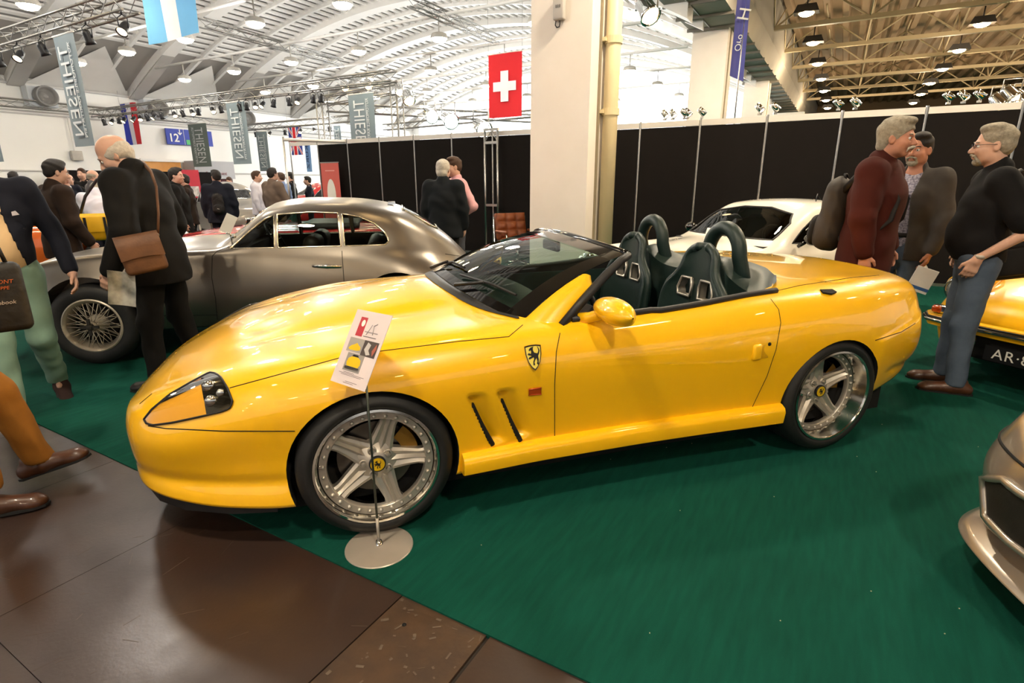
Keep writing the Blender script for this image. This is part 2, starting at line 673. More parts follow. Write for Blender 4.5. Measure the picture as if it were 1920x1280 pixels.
# ---- black panel wall
WY, PZ = 10.176, 2.5
m_panel = M('black_felt_panel', '161312', .95, noise=(8, .5), col2='1b1716', sheen=0., spec=.2, bump=(300, .2, .002))
pw = MB()
wall_b = struct('wall_panel_rear', MB().bbox((-11.6, WY + .07, .06), (7.6, WY + .085, PZ - .1)), M('panel_rear', '2a2725', .9))
post_me = mesh_of(MB().lathe([(.0, 0), (.021, 0), (.021, PZ + .03), (.0, PZ + .03)], 8, smooth=False), 'post', m_alu)
pm = MB().bbox((.022, -.012, .05), (1.0125, .012, PZ - .085))
panel_me = mesh_of(pm, 'panel', m_panel)
rail = MB().bbox((.02, -.02, PZ - .08), (1.0145, .02, PZ + .01))
rail_me = mesh_of(rail, 'rail', M('pale_rail', 'd8d3cb', .45, .2))
foot_me = mesh_of(MB().bbox((.02, -.02, .0), (1.0145, .02, .05)), 'foot_rail', m_alu)
NP = 18
for i in range(-1, NP + 1):
    x = -11.54 + 1.0345 * i
    shared('post', post_me, wall_b, (x, WY, 0))
    if i < NP:
        shared('top_rail', rail_me, wall_b, (x, WY, 0))
        if i >= 0:
            shared('panel', panel_me, wall_b, (x, WY, 0))
            shared('foot_rail', foot_me, wall_b, (x, WY, 0))
# ladder upright in front of the panels
lx0, lx1 = at(911, 400, 'y', 10.0).x, at(934, 400, 'y', 10.0).x
lu = empty('ladder_truss_upright', ((lx0 + lx1) / 2, 10.0, 0), label='tall aluminium ladder truss upright standing before the black panels', cat='truss')
w = (lx1 - lx0) / 2
for s in (-1, 1):
    MB().tube([(s * w, 0, .02), (s * w, 0, 2.55)], .025, 10).build('upright', m_alu, lu)
for z in (.08, 1.05, 2.28):
    MB().box((0, 0, z), (2 * w, .04, .05)).build('rung', m_alu, lu)
MB().box((0, 0, 2.53), (2 * w + .05, .05, .05)).build('head_rail', m_alu, lu)
MB().tube([(-w, 0, 2.3), (0, 0, 2.5), (w, 0, 2.3)], .012, 6).build('brace', m_alu, lu)
MB().box((0, 0, .012), (2 * w + .3, .3, .012)).build('base_plate', m_alu, lu)
# ================================================================== CEILING LAMPS
m_lens = M('lamp_lens_warm', 'fff2d8', .3, emit=('ffe6b8', 55))
m_lens2 = M('lamp_lens_amber', 'ffeccb', .3, emit=('ffd89a', 62))
m_lens.cycles.emission_sampling = 'NONE'
m_lens2.cycles.emission_sampling = 'NONE'
m_hous = M('lamp_housing', 'b5b0a6', .5, noise=(6, .3))
m_hous_b = M('lamp_housing_black', '2b2520', .5, noise=(6, .3))


def pendant(kind):
    r = empty('pendant_lamp', (0, 0, 0))
    if kind == 0:
        MB().lathe([(0, .20), (.12, .195), (.22, .16), (.25, .08), (.25, .03), (.235, .03)], 18).build('housing', m_hous, r)
        MB().lathe([(0, -.07), (.10, -.062), (.18, -.035), (.235, .03)], 18).build('lens', m_lens, r)
        MB().tube([(0, 0, .19), (0, 0, .598)], .02, 6).build('stem', m_hous, r)
    else:
        MB().prism([(-.33, .0), (.33, .0), (.24, .2), (-.24, .2)], -.2, .2, 'y').build('housing', m_hous_b, r)
        MB().lathe([(0, -.085), (.10, -.075), (.17, -.045), (.21, .005)], 18).build('lens', m_lens2, r)
        MB().tube([(0, 0, .18), (0, 0, .5)], .02, 6).build('stem', m_hous_b, r)
    return r


LZ = 5.6
proto = None
for ri, y in enumerate((-.5, 3.3, 7.1, 10.9, 14.7, 18.5, 22.4, 26.2, 30.0)):
    pb = MB().tube([(-26.2, y, LZ + .65), (-5.6, y, LZ + .65)], .05, 8)
    o = pb.build('lamp_pipe', m_slat)
    tag(o, 'white lamp pipe under the vault, %s pipe from the far glazing' % ORD[8 - ri], 'pipe', 'lamp pipes under the vault')
    for k in range(6):
        x = -24.2 + 3.29 * k
        if y in (13.3, 17.95) and k == 0 and False:
            continue
        if proto is None:
            proto = pendant(0)
            q = proto
        else:
            q = copy_tree(proto)
        q.location = (x, y, LZ)
        if k % 2 == 1 and y in (3.3, 10.9, 18.5, 26.2):
            pl = bpy.data.lights.new('pendant_light', 'POINT')
            pl.energy, pl.color, pl.shadow_soft_size = 300, (1.0, .97, .93), .3
            po = bpy.data.objects.new('pendant_light', pl)
            COL.objects.link(po)
            po.location = (x, y, LZ - .4)
        tag(q, 'pendant lamp %s from the left wall on the %s pipe from the far glazing' % (ORD[k], ORD[8 - ri]), 'lamp', 'pendant lamps under the vault')
proto2 = None
for k in range(-8, 11):
    y = 2.0 + 4.05 * k + 1.4
    for x in (-1.6, 3.0, 7.8, 12.6):
        if x > 8 and y < 8:
            continue
        if proto2 is None:
            proto2 = pendant(1)
            q = proto2
        else:
            q = copy_tree(proto2)
        q.location = (x, y, 6.15)
        if x < 9 and k in (2, 5, 7, 9) and x != -1.6 or (x == -1.6 and k in (6, 9)):
            wl_ = bpy.data.lights.new('flood_glow', 'POINT')
            wl_.energy, wl_.color, wl_.shadow_soft_size = 300, (1.0, .78, .52), .25
            wo_ = bpy.data.objects.new('flood_glow', wl_)
            COL.objects.link(wo_)
            wo_.location = (x, y, 5.85)
        if x < 5 and k in (-3, -1, 1, 3) :
            sl_ = bpy.data.lights.new('flood_light', 'AREA')
            sl_.shape, sl_.size = 'DISK', .45
            sl_.energy, sl_.color = (215 if k < 4 else 300), (1.0, .88, .69)
            so_ = bpy.data.objects.new('flood_light', sl_)
            COL.objects.link(so_)
            so_.location = (x, y, 6.05)
        tag(q, 'amber floodlight of the right hall, %s in from the pillars, %s beam from far wall' % (ORD[(-1.6, 3.0, 7.8, 12.6).index(x)], ORD[10 - k]), 'lamp', 'floodlights of the right hall')
# ================================================================== CAR TOOLS
def nspline(xk, yk, x):
    """natural cubic spline, vectorised"""
    xk, yk, x = np.asarray(xk, float), np.asarray(yk, float), np.asarray(x, float)
    n = len(xk)
    h = np.diff(xk)
    A = np.zeros((n, n)); r = np.zeros(n)
    A[0, 0] = A[-1, -1] = 1
    for i in range(1, n - 1):
        A[i, i - 1], A[i, i], A[i, i + 1] = h[i - 1], 2 * (h[i - 1] + h[i]), h[i]
        r[i] = 6 * ((yk[i + 1] - yk[i]) / h[i] - (yk[i] - yk[i - 1]) / h[i - 1])
    m = np.linalg.solve(A, r)
    i = np.clip(np.searchsorted(xk, x) - 1, 0, n - 2)
    a, b = xk[i + 1] - x, x - xk[i]
    H = h[i]
    return m[i] * a ** 3 / (6 * H) + m[i + 1] * b ** 3 / (6 * H) + (yk[i] / H - m[i] * H / 6) * a + (yk[i + 1] / H - m[i + 1] * H / 6) * b


def pchip(xk, yk, x):
    """monotone cubic, vectorised"""
    xk, yk, x = np.asarray(xk, float), np.asarray(yk, float), np.asarray(x, float)
    h = np.diff(xk); d = np.diff(yk) / h
    m = np.zeros(len(xk))
    m[0], m[-1] = d[0], d[-1]
    for i in range(1, len(xk) - 1):
        if d[i - 1] * d[i] > 0:
            w1, w2 = 2 * h[i] + h[i - 1], h[i] + 2 * h[i - 1]
            m[i] = (w1 + w2) / (w1 / d[i - 1] + w2 / d[i])
    i = np.clip(np.searchsorted(xk, x) - 1, 0, len(xk) - 2)
    t = (x - xk[i]) / h[i]
    return (2 * t ** 3 - 3 * t ** 2 + 1) * yk[i] + (t ** 3 - 2 * t ** 2 + t) * h[i] * m[i] + (-2 * t ** 3 + 3 * t ** 2) * yk[i + 1] + (t ** 3 - t ** 2) * h[i] * m[i + 1]


def loft_half(curves, us, nt, soften=None):
    """curves: list of ((u knots),(half-widths)),((u knots),(heights)) from sill to centre line.
    returns array (len(us), nt, 3) of (u, v, z)"""
    us = np.asarray(us)
    V = np.array([pchip(c[0][0], c[0][1], us) if isinstance(c[0], tuple) else np.full(len(us), c[0]) for c in curves])
    Z = np.array([pchip(c[1][0], c[1][1], us) if isinstance(c[1], tuple) else np.full(len(us), c[1]) for c in curves])
    k = len(curves)
    out = np.zeros((len(us), nt, 3))
    for i in range(len(us)):
        d = np.sqrt(np.hypot(np.diff(V[:, i]), np.diff(Z[:, i])) + 1e-6)
        t = np.concatenate([[0], np.cumsum(d)]); t /= t[-1]
        tt = np.linspace(0, 1, nt)
        # mirrored end condition at the centre line
        t2 = np.concatenate([t, 2 - t[-2::-1]])
        v2 = np.concatenate([V[:, i], -V[-2::-1, i]])
        z2 = np.concatenate([Z[:, i], Z[-2::-1, i]])
        out[i, :, 0] = us[i]
        out[i, :, 1] = nspline(t2, v2, tt)
        out[i, :, 2] = nspline(t2, z2, tt)
        out[i, -1, 1] = 0
    return out


def body_from_half(H):
    """closed solid from a half loft: near side is local -y"""
    a, b = H.shape[:2]
    full = np.zeros((a, 2 * b - 1, 3))
    full[:, :b, 0] = H[:, :, 0]; full[:, :b, 1] = -H[:, :, 1]; full[:, :b, 2] = H[:, :, 2]
    full[:, b:, 0] = H[:, -2::-1, 0]; full[:, b:, 1] = H[:, -2::-1, 1]; full[:, b:, 2] = H[:, -2::-1, 2]
    mb = MB()
    m = full.shape[1]
    mb.grid(full, True, flip=False)
    # underside strip and end caps
    k = 0
    idx = lambda i, j: i * m + j
    for i in range(a - 1):
        mb.f.append([idx(i, 0), idx(i, m - 1), idx(i + 1, m - 1), idx(i + 1, 0)]); mb.mi.append(0); mb.sm.append(False)
    mb.f.append([idx(0, j) for j in range(m)]); mb.mi.append(0); mb.sm.append(False)
    mb.f.append([idx(a - 1, j) for j in range(m - 1, -1, -1)]); mb.mi.append(0); mb.sm.append(False)
    me = mb.mesh('body')
    bm = bmesh.new(); bm.from_mesh(me)
    bmesh.ops.recalc_face_normals(bm, faces=bm.faces)
    bm.to_mesh(me); bm.free()
    return me


def boolean(me, cutters, op='DIFFERENCE'):
    """me minus each cutter mesh, one after the other; a result that leaves the original's bounds is redone with another solver"""
    def bounds(m):
        c = np.empty(len(m.vertices) * 3); m.vertices.foreach_get('co', c); c = c.reshape(-1, 3)
        return c.min(0), c.max(0)
    lo, hi = bounds(me)
    cur = me
    for c in cutters:
        done = None
        for solver, jit in (('MANIFOLD', 0.), ('EXACT', 0.), ('EXACT', .0007)):
            o = bpy.data.objects.new('tmp', cur); q = bpy.data.objects.new('tmpc', c)
            COL.objects.link(o); COL.objects.link(q)
            q.location = (jit, jit, jit)
            md = o.modifiers.new('b', 'BOOLEAN')
            md.operation, md.object = op, q
            md.solver = solver
            if solver == 'EXACT':
                md.material_mode = 'INDEX'
            dg = bpy.context.evaluated_depsgraph_get()
            r = bpy.data.meshes.new_from_object(o.evaluated_get(dg))
            bpy.data.objects.remove(o); bpy.data.objects.remove(q)
            if len(r.vertices) < 10:
                continue
            l2, h2 = bounds(r)
            if (l2 > lo - .004).all() and (h2 < hi + .004).all() and len(r.polygons) != len(cur.polygons):
                done = r
                break
        if done is not None:
            cur = done
        else:
            print('boolean kept uncut', len(c.polygons))
    return cur


def bvh_of(me):
    vs = [v.co.copy() for v in me.vertices]
    return BVHTree.FromPolygons(vs, [tuple(p.vertices) for p in me.polygons])


class Ref:
    """reference surface with smooth normals"""

    def __init__(s, me):
        s.me = me
        s.tree = bvh_of(me)
        me.update()
        s.vn = [v.normal.copy() for v in me.vertices]
        s.co = [v.co.copy() for v in me.vertices]
        s.pv = [tuple(p.vertices) for p in me.polygons]

    def normal(s, p, maxd=.02):
        loc, n, i, d = s.tree.find_nearest(p)
        if loc is None or d > maxd:
            return None, None
        acc = Vector((0, 0, 0)); tw = 0
        for k in s.pv[i]:
            w = 1 / ((s.co[k] - loc).length + 1e-5)
            acc += s.vn[k] * w; tw += w
        return acc.normalized(), d


def fix_normals(me, ref, eps=6e-4):
    """shade the cut surface with the uncut surface's smooth normals"""
    co = [v.co for v in me.vertices]
    cache = {}
    out = [Vector((0, 0, 1))] * len(me.loops)
    for p in me.polygons:
        fn = p.normal
        ok = True
        for vi in p.vertices:
            if vi not in cache:
                cache[vi] = ref.normal(co[vi])
            n, d = cache[vi]
            if n is None or d > eps:
                ok = False
        for li in p.loop_indices:
            n, d = cache[me.loops[li].vertex_index]
            out[li] = n if ok and (p.area < 1e-5 or n.dot(fn) > .3) else fn
    for p in me.polygons:
        p.use_smooth = True
    me.normals_split_custom_set(out)


def submesh(me, keep, name, mats):
    """new mesh from selected polygons, with the corner normals kept"""
    vs, fs, ns, mi, mp = [], [], [], [], {}
    cn = me.corner_normals
    for p in me.polygons:
        if not keep[p.index]:
            continue
        f = []
        for li in p.loop_indices:
            vi = me.loops[li].vertex_index
            if vi not in mp:
                mp[vi] = len(vs); vs.append(me.vertices[vi].co[:])
            f.append(mp[vi]); ns.append(cn[li].vector.copy())
        fs.append(f); mi.append(p.material_index)
    r = bpy.data.meshes.new(name)
    r.from_pydata(vs, [], fs)
    r.polygons.foreach_set('material_index', mi)
    r.polygons.foreach_set('use_smooth', [True] * len(fs))
    for m in mats:
        r.materials.append(m)
    r.update()
    r.normals_split_custom_set(ns)
    return r


def in_poly(x, y, poly):
    c = False
    n = len(poly)
    for i in range(n):
        x1, y1 = poly[i]; x2, y2 = poly[i - 1]
        if (y1 > y) != (y2 > y) and x < (x2 - x1) * (y - y1) / (y2 - y1) + x1:
            c = not c
    return c


class OnCar:
    """finds where sight lines of photograph points meet a car surface (car-local coordinates)"""

    def __init__(s, ref, loc, rz):
        s.ref = ref
        s.inv = (Matrix.Translation(Vector(loc)) @ Matrix.Rotation(rz, 4, 'Z')).inverted()
        s.o = s.inv @ Vector((0, 0, CAM_H))

    def hit(s, x, y):
        d = (s.inv.to_3x3() @ Vector(_ray(x, y))).normalized()
        p, n, i, dist = s.ref.tree.ray_cast(s.o, d)
        if p is None:
            return None, None
        return p, (s.ref.normal(p)[0] or n)

    def line(s, pts, step=7, off=0.):
        out = []
        for (x0, y0), (x1, y1) in zip(pts[:-1], pts[1:]):
            n = max(1, int(math.hypot(x1 - x0, y1 - y0) / step))
            for k in range(n):
                p, nn = s.hit(x0 + (x1 - x0) * k / n, y0 + (y1 - y0) * k / n)
                if p is not None:
                    out.append(p + nn * off)
        p, nn = s.hit(*pts[-1])
        if p is not None:
            out.append(p + nn * off)
        return out

    def patch(s, A, B, n=14, m=14, off=.003):
        """surface patch between two photograph polylines A and B (same sense)"""
        def res(P, t):
            d = [0]
            for a, b in zip(P[:-1], P[1:]):
                d.append(d[-1] + math.hypot(b[0] - a[0], b[1] - a[1]))
            q = t * d[-1]
            for i in range(len(P) - 1):
                if q <= d[i + 1] + 1e-9:
                    f = (q - d[i]) / max(1e-9, d[i + 1] - d[i])
                    return (P[i][0] + (P[i + 1][0] - P[i][0]) * f, P[i][1] + (P[i + 1][1] - P[i][1]) * f)
        G = np.zeros((n + 1, m + 1, 3))
        last = None
        for i in range(n + 1):
            a, b = res(A, i / n), res(B, i / n)
            for j in range(m + 1):
                p, nn = s.hit(a[0] + (b[0] - a[0]) * j / m, a[1] + (b[1] - a[1]) * j / m)
                if p is None:
                    p = last
                else:
                    p = p + nn * off
                    last = p
                G[i, j] = p
        return G


def mirror_pts(pts):
    return [Vector((p[0], -p[1], p[2])) for p in pts]


def mirror_obj(o, parent):
    """mirrored twin (own mesh) across the car's centre plane"""
    me = o.data.copy()
    for v in me.vertices:
        v.co.y = -v.co.y
    me.flip_normals()
    c = bpy.data.objects.new(o.name, me)
    COL.objects.link(c)
    c.parent = parent
    c.location = (o.location.x, -o.location.y, o.location.z)
    return c


# ------------------------------------------------------------------ wheels
m_tyre = M('tyre_rubber', '161616', .55, noise=(30, .5), col2='222120', bump=(120, .1, .003))
m_rimsil = M('rim_silver', 'c2bbb0', .38, .7, noise=(15, .25))
m_riml = M('rim_polished', 'd9d5cd', .12, 1.0)
m_disc = M('brake_disc', '6d6862', .35, 1.0, noise=(20, .4))
m_gold = M('gold_caliper', '8f6a2b', .4, .6)
m_cap_y = M('cap_yellow', 'e8bb16', .3, coat=.6)
HORSE = [(-.10, -.48), (-.02, -.50), (.02, -.44), (-.02, -.36), (.06, -.22), (.16, -.12), (.20, -.30), (.14, -.42), (.24, -.50), (.30, -.46), (.26, -.38), (.30, -.20), (.28, -.02), (.36, .10), (.42, .26), (.36, .42), (.28, .50), (.33, .36), (.34, .24), (.26, .12), (.16, .14), (.04, .18), (-.02, .30), (-.02, .40), (.04, .50), (-.08, .48), (-.20, .44), (-.30, .34), (-.28, .28), (-.16, .32), (-.14, .24), (-.18, .12), (-.32, .18), (-.40, .10), (-.34, .06), (-.22, .04), (-.14, .00), (-.30, -.04), (-.38, -.12), (-.30, -.16), (-.12, -.10), (-.02, -.06), (.0, -.16), (-.08, -.30)]


def sport_wheel(parent, c, R, near=-1, dish=.0, width=.25, rz=0., spin=1.25):
    """five-spoke split-rim wheel; outer face towards local -y"""
    w = MB()
    rr = .268
    w.lathe([(rr - .012, .0), (rr + .004, -.012), (rr + .02, -.018), (R - .035, -.012), (R - .014, .002), (R - .004, .02), (R, .05), (R, width - .05), (R - .014, width), (rr, width)], 64, 'y')
    wh = w.build('wheel', m_tyre, parent, sharp=50)
    wh.location = c
    if near > 0:
        wh.rotation_euler = (0, 0, PI + rz)
    else:
        wh.rotation_euler = (0, 0, rz)
    g = MB()
    for k in range(3):
        r0 = R + .0004
        g.lathe([(r0, .065 + k * .05), (r0 + .0003, .068 + k * .05), (r0 + .0003, .075 + k * .05), (r0, .078 + k * .05)], 48, 'y')
    g.build('tread_groove', m_gap, wh)
    b = MB()
    b.lathe([(rr - .012, .02), (rr - .002, -.006), (rr - .004, -.014), (rr - .014, -.016), (rr - .02, -.006), (rr - .024, .018 + dish), (rr - .032, .03 + dish), (rr - .03, .17), (rr - .02, width)], 64, 'y')
    b.build('rim', m_riml, wh, sharp=60)
    rg = MB()
    ro, ri = rr - .028, rr - .062
    y0 = .018 + dish
    rg.lathe([(ro, y0 + .016), (ro, y0), (ri + .004, y0), (ri, y0 + .006), (ri, y0 + .03)], 64, 'y')
    rg.build('rim_ring', m_rimsil, wh, sharp=40)
    bolt = mesh_of(MB().lathe([(0, -.009), (.006, -.008), (.0092, -.003), (.0095, 0)], 8, 'y'), 'rim_bolt', m_rimsil)
    for k in range(30):
        a = 2 * PI * (k + .5) / 30
        rb = (ro + ri) / 2
        shared('rim_bolt', bolt, wh, (rb * math.cos(a), y0, rb * math.sin(a)))
    # spoke: tapered, ridged
    s = MB()
    prof = []
    n = 9
    for i in range(n):
        t = i / (n - 1)
        r = .055 + (ri + .012 - .055) * t
        hw = .056 - .026 * t ** .8 + (.02 * max(0, (t - .75) / .25) ** 2)
        yy = y0 + .034 - .026 * t + .006 * math.sin(t * PI)
        ridge = .012
        prof.append([(r, yy + .035, -hw), (r, yy + .004, -hw), (r, yy - ridge * .2, -hw * .72), (r, yy + ridge * .45, -hw * .3), (r, yy - ridge * .8, -.0001), (r, yy + ridge * .45, hw * .3), (r, yy - ridge * .2, hw * .72), (r, yy + .004, hw), (r, yy + .035, hw)])
    s.grid(np.array(prof))
    sp = mesh_of(s, 'spoke', m_rimsil, 35)
    for k in range(5):
        a = spin + 2 * PI * k / 5
        shared('spoke', sp, wh, (0, 0, 0), (0, -a, 0))
    h = MB()
    h.lathe([(0, y0 + .012), (.042, y0 + .012), (.05, y0 + .02), (.085, y0 + .036), (.09, y0 + .08)], 32, 'y')
    h.build('hub', m_rimsil, wh, sharp=50)
    cp_ = MB()
    cp_.lathe([(0, y0 - .004), (.03, y0 - .003), (.033, y0 + .002), (.033, y0 + .014)], 28, 'y')
    hc = cp_.build('hub_cap', m_cap_y, wh, sharp=40)
    em = MB().prism([(q[0] * .036, q[1] * .036) for q in HORSE], y0 - .0055, y0 - .002, 'y')
    em.build('emblem', m_black, wh)
    MB().lathe([(.031, y0 - .0045), (.035, y0 - .004), (.036, y0 + .004), (.036, y0 + .01)], 28, 'y').build('cap_ring', m_black, wh)
    nut = mesh_of(MB().lathe([(0, -.012), (.009, -.011), (.011, .01)], 6, 'y', smooth=False).lathe([(.012, .004), (.019, .001), (.019, .012)], 14, 'y'), 'lug_nut', m_rimsil)
    for k in range(5):
        a = spin + 2 * PI * (k + .5) / 5
        shared('lug_nut', nut, wh, (.058 * math.cos(a), y0 + .016, .058 * math.sin(a)))
    d = MB().lathe([(.06, .1 + dish), (.165, .1 + dish), (.165, .125 + dish), (.06, .125 + dish)], 40, 'y')
    d.build('brake_disc', m_disc, wh, sharp=40)
    cl = MB()
    n = 8
    pr = []
    for i in range(n + 1):
        a = -.1 + i / n * .95
        pr.append([(r * math.cos(a), y, r * math.sin(a)) for r, y in ((.115, .098 + dish), (.118, .07 + dish), (.185, .07 + dish), (.19, .11 + dish))])
    cl.grid(np.array(pr))
    cl.build('brake_caliper', m_gold, wh, sharp=40)
    MB().tube([(rr * -.86, .0, .04), (rr * -.86, -.012, .04)], .006, 8).build('tyre_valve', m_chrome, wh)
    MB().lathe([(0, width - .01), (rr, width - .01)], 32, 'y').build('wheel_back', m_gap, wh)
    return wh


def grooves(name, lines, mat, parent, r=.0022, n=5, mirror=False):
    mb = MB()
    for l in lines:
        if len(l) > 1:
            mb.tube(l, r, n)
            if mirror:
                mb.tube(mirror_pts(l), r, n)
    return mb.build(name, mat, parent)
# ================================================================== YELLOW ROADSTER
FX, FY, FA = -2.2487, 2.1384, .8529
m_yel = M('yellow_paint', 'f8bc0c', .32, coat=1.0, noise=(3, .12), col2='efae05', spec=.5)
m_grn = M('dark_green_leather', '192b27', .45, noise=(40, .4), col2='14221f', bump=(160, .25, .003))
m_glass = glassmat('windscreen_glass', 'b9d6cc', reflect=1.6)
m_cblack = M('gloss_black', '08080a', .12, coat=.8)
m_matblk = M('matt_black_trim', '1b1a1b', .5, noise=(12, .3))


def curv(u, v, z):
    return ((tuple(u), tuple(v)), (tuple(u), tuple(z)))


U = [-1.05, -1.02, -.94, -.8, -.6, -.35, 0, .4, .8, 1.2, 1.6, 2.0, 2.35, 2.7, 3.0, 3.2, 3.33, 3.42, 3.45]
W = [.36, .49, .64, .76, .855, .92, .958, .945, .925, .925, .935, .955, .968, .963, .925, .865, .765, .575, .34]
ZB = [.255, .245, .23, .215, .20, .195, .20, .22, .215, .215, .215, .22, .25, .285, .335, .38, .42, .45, .47]
ZC = [.46, .46, .465, .48, .54, .60, .66, .68, .69, .69, .69, .695, .70, .68, .64, .62, .61, .61, .61]
ZS = [.525, .545, .59, .65, .728, .787, .835, .85, .855, .86, .88, .91, .925, .93, .92, .905, .885, .855, .80]
WS = [.30, .42, .55, .66, .75, .81, .845, .84, .83, .83, .835, .85, .855, .843, .80, .745, .66, .485, .28]
Z1 = [.53, .555, .61, .68, .765, .823, .862, .885, .91, .93, .95, .965, .965, .96, .95, .942, .935, .89, .81]
Z2 = [.535, .56, .62, .70, .793, .857, .908, .947, .97, .985, .995, .995, .985, .975, .962, .955, .95, .90, .815]
Z3 = [.535, .561, .623, .705, .80, .864, .918, .962, .985, .995, 1.0, 1.0, .99, .98, .967, .96, .955, .903, .817]
WA = [a * .3 + b * .7 for a, b in zip(WS, W)]
ZA = [a * .42 + b * .58 for a, b in zip(ZC, ZS)]
WL = [w - d for w, d in zip(W, [.01, .012, .02, .03, .03, .025, .02, .02, .022, .022, .022, .02, .012, .012, .012, .012, .012, .01, .01])]
ZL = [b + (c - b) * .5 for b, c in zip(ZB, ZC)]
WB = [w - d for w, d in zip(W, [.03, .03, .03, .03, .025, .02, .04, .045, .05, .05, .05, .045, .04, .045, .055, .06, .06, .05, .05])]
curves = [curv(U, WB, ZB), curv(U, WL, ZL), curv(U, W, ZC), curv(U, WA, ZA), curv(U, WS, ZS),
          curv(U, [w * .70 for w in WS], Z1), curv(U, [w * .34 for w in WS], Z2), (0., curv(U, U, Z3)[1])]
us = np.concatenate([np.linspace(-1.05, -.8, 18), np.linspace(-.78, .34, 50), np.linspace(.35, .86, 64), np.linspace(.88, 3.1, 84), np.linspace(3.12, 3.45, 26)])
H = loft_half(curves, us, 108)
# local sculpting: side-vent scoops, hood channels, rear quarter intake
uu, vv, zz = H[:, :, 0].copy(), H[:, :, 1].copy(), H[:, :, 2].copy()


def sstep(a, b, x):
    t = np.clip((x - a) / (b - a), 0, 1)
    return t * t * (3 - 2 * t)


side = sstep(.80, .88, vv)
for (ut, zt, ub, zb_) in ((.405, .60, .515, .345), (.54, .603, .65, .35)):
    f = np.clip((zt - zz) / (zt - zb_), 0, 1)
    uc = ut + (ub - ut) * f
    d = uu - uc
    along = sstep(zb_ - .005, zb_ + .02, zz) * (1 - sstep(zt - .01, zt + .012, zz))
    ramp = np.where(d < 0, sstep(-.012, 0, d), 1 - sstep(0, .095, d))
    H[:, :, 1] -= .036 * side * along * ramp
# shallow channels along the hood
ch = np.exp(-((vv - .46) / .055) ** 2) * sstep(-.62, -.35, uu) * (1 - sstep(.25, .5, uu)) * (zz > .6)
H[:, :, 2] -= .016 * ch
hump = np.exp(-((vv - .0) / .30) ** 2) * sstep(-.55, -.2, uu) * (1 - sstep(.30, .5, uu)) * (zz > .6)
H[:, :, 2] += .012 * hump
nostril = np.exp(-((vv - .30) / .075) ** 2) * np.exp(-((uu + .42) / .1) ** 2) * (zz > .6)
H[:, :, 2] -= .018 * nostril
# lower bumper ledge
ldg = sstep(-.25, -.42, uu) * np.exp(-((zz - .30) / .035) ** 2) * (vv > .3)
H[:, :, 1] -= .014 * ldg
ldr = sstep(2.88, 3.0, uu) * np.exp(-((zz - .43) / .03) ** 2) * (vv > .3)
H[:, :, 1] -= .012 * ldr
bmp = sstep(2.74, 2.80, uu) * (1 - sstep(.63, .66, zz - .2 * (uu - 2.76))) * (vv > .2)
H[:, :, 1] += .012 * bmp
# rear quarter intake
rq = np.exp(-((uu - 2.62) / .075) ** 2) * np.exp(-((vv - .735) / .035) ** 2) * (zz > .8)
H[:, :, 2] -= .02 * rq
body0 = body_from_half(H)
REF = Ref(body0)
FER = empty('roadster', (FX, FY, 0.006), FA, 'bright yellow open two-seat roadster with its nose to the left, largest car', 'car')
SURF = OnCar(REF, (FX, FY, 0.006), FA)


def cyl_y(c, r, y0, y1, n=56, mi=1):
    mb = MB(); mb.cur = mi
    mb.prism([(c[0] + r * math.cos(2 * PI * k / n), c[1] + r * math.sin(2 * PI * k / n)) for k in range(n)], y0, y1, 'y')
    me = mb.mesh('cut')
    bm = bmesh.new(); bm.from_mesh(me); bmesh.ops.recalc_face_normals(bm, faces=bm.faces); bm.to_mesh(me); bm.free()
    return me


def prism_cut(poly, lo, hi, axis, mi=1):
    mb = MB(); mb.cur = mi
    mb.prism(poly, lo, hi, axis)
    me = mb.mesh('cut')
    bm = bmesh.new(); bm.from_mesh(me); bmesh.ops.recalc_face_normals(bm, faces=bm.faces); bm.to_mesh(me); bm.free()
    return me


tubh = [(.50, 0), (.52, .2), (.57, .4), (.64, .55), (.72, .66), (.83, .75), (1.0, .79), (1.4, .80), (1.8, .81), (2.02, .80), (2.16, .75), (2.3, .62), (2.42, .40), (2.47, .2), (2.48, 0)]
tub = [(u, -v) for u, v in tubh] + [(u, v) for u, v in tubh[-2:0:-1]]
cuts = []
for s in (-1, 1):
    ya, yb = (s * .58, s * 1.2) if s > 0 else (s * 1.2, s * .58)
    cuts.append(cyl_y((-.004, .322), .362, ya, yb))
    cuts.append(cyl_y((2.492, .325), .345, ya, yb))
cuts.append(prism_cut(tub, .36, 1.5, 'z'))
bme = boolean(body0.copy(), cuts)
fix_normals(bme, REF)
fm = [m_yel, m_gap]
cen = [p.center.copy() for p in bme.polygons]
isy = [p.material_index == 0 for p in bme.polygons]
door_poly = [(.815, .30), (.815, .60), (.83, .90), (1.0, 1.0), (2.1, 1.0), (2.065, .84), (2.06, .64), (1.96, .335), (1.96, .30)]


def classify(p, ok):
    if not ok:
        return 'body'
    if abs(p.y) > .76 and in_poly(p.x, p.z, door_poly) and p.z > .30:
        return 'door_near' if p.y < 0 else 'door_far'
    if p.x < -.30 and p.z < .555 - .02 * (p.x + .3) and p.z > .15:
        return 'front_bumper'
    if p.x > 2.76 and p.z < .645 + .2 * (p.x - 2.76) and p.z > .2:
        return 'rear_bumper'
    hv = float(np.interp(p.x, [-.85, -.6, 0, .6, .78], [.40, .55, .735, .765, .72]))
    if -.86 < p.x < .80 and abs(p.y) < hv and p.z > .5:
        return 'hood'
    tv = float(np.interp(p.x, [2.2, 2.6, 3.0, 3.4], [.80, .70, .66, .62]))
    if 2.2 < p.x < 3.34 and abs(p.y) < tv and p.z > .85:
        return 'boot_lid'
    return 'body'


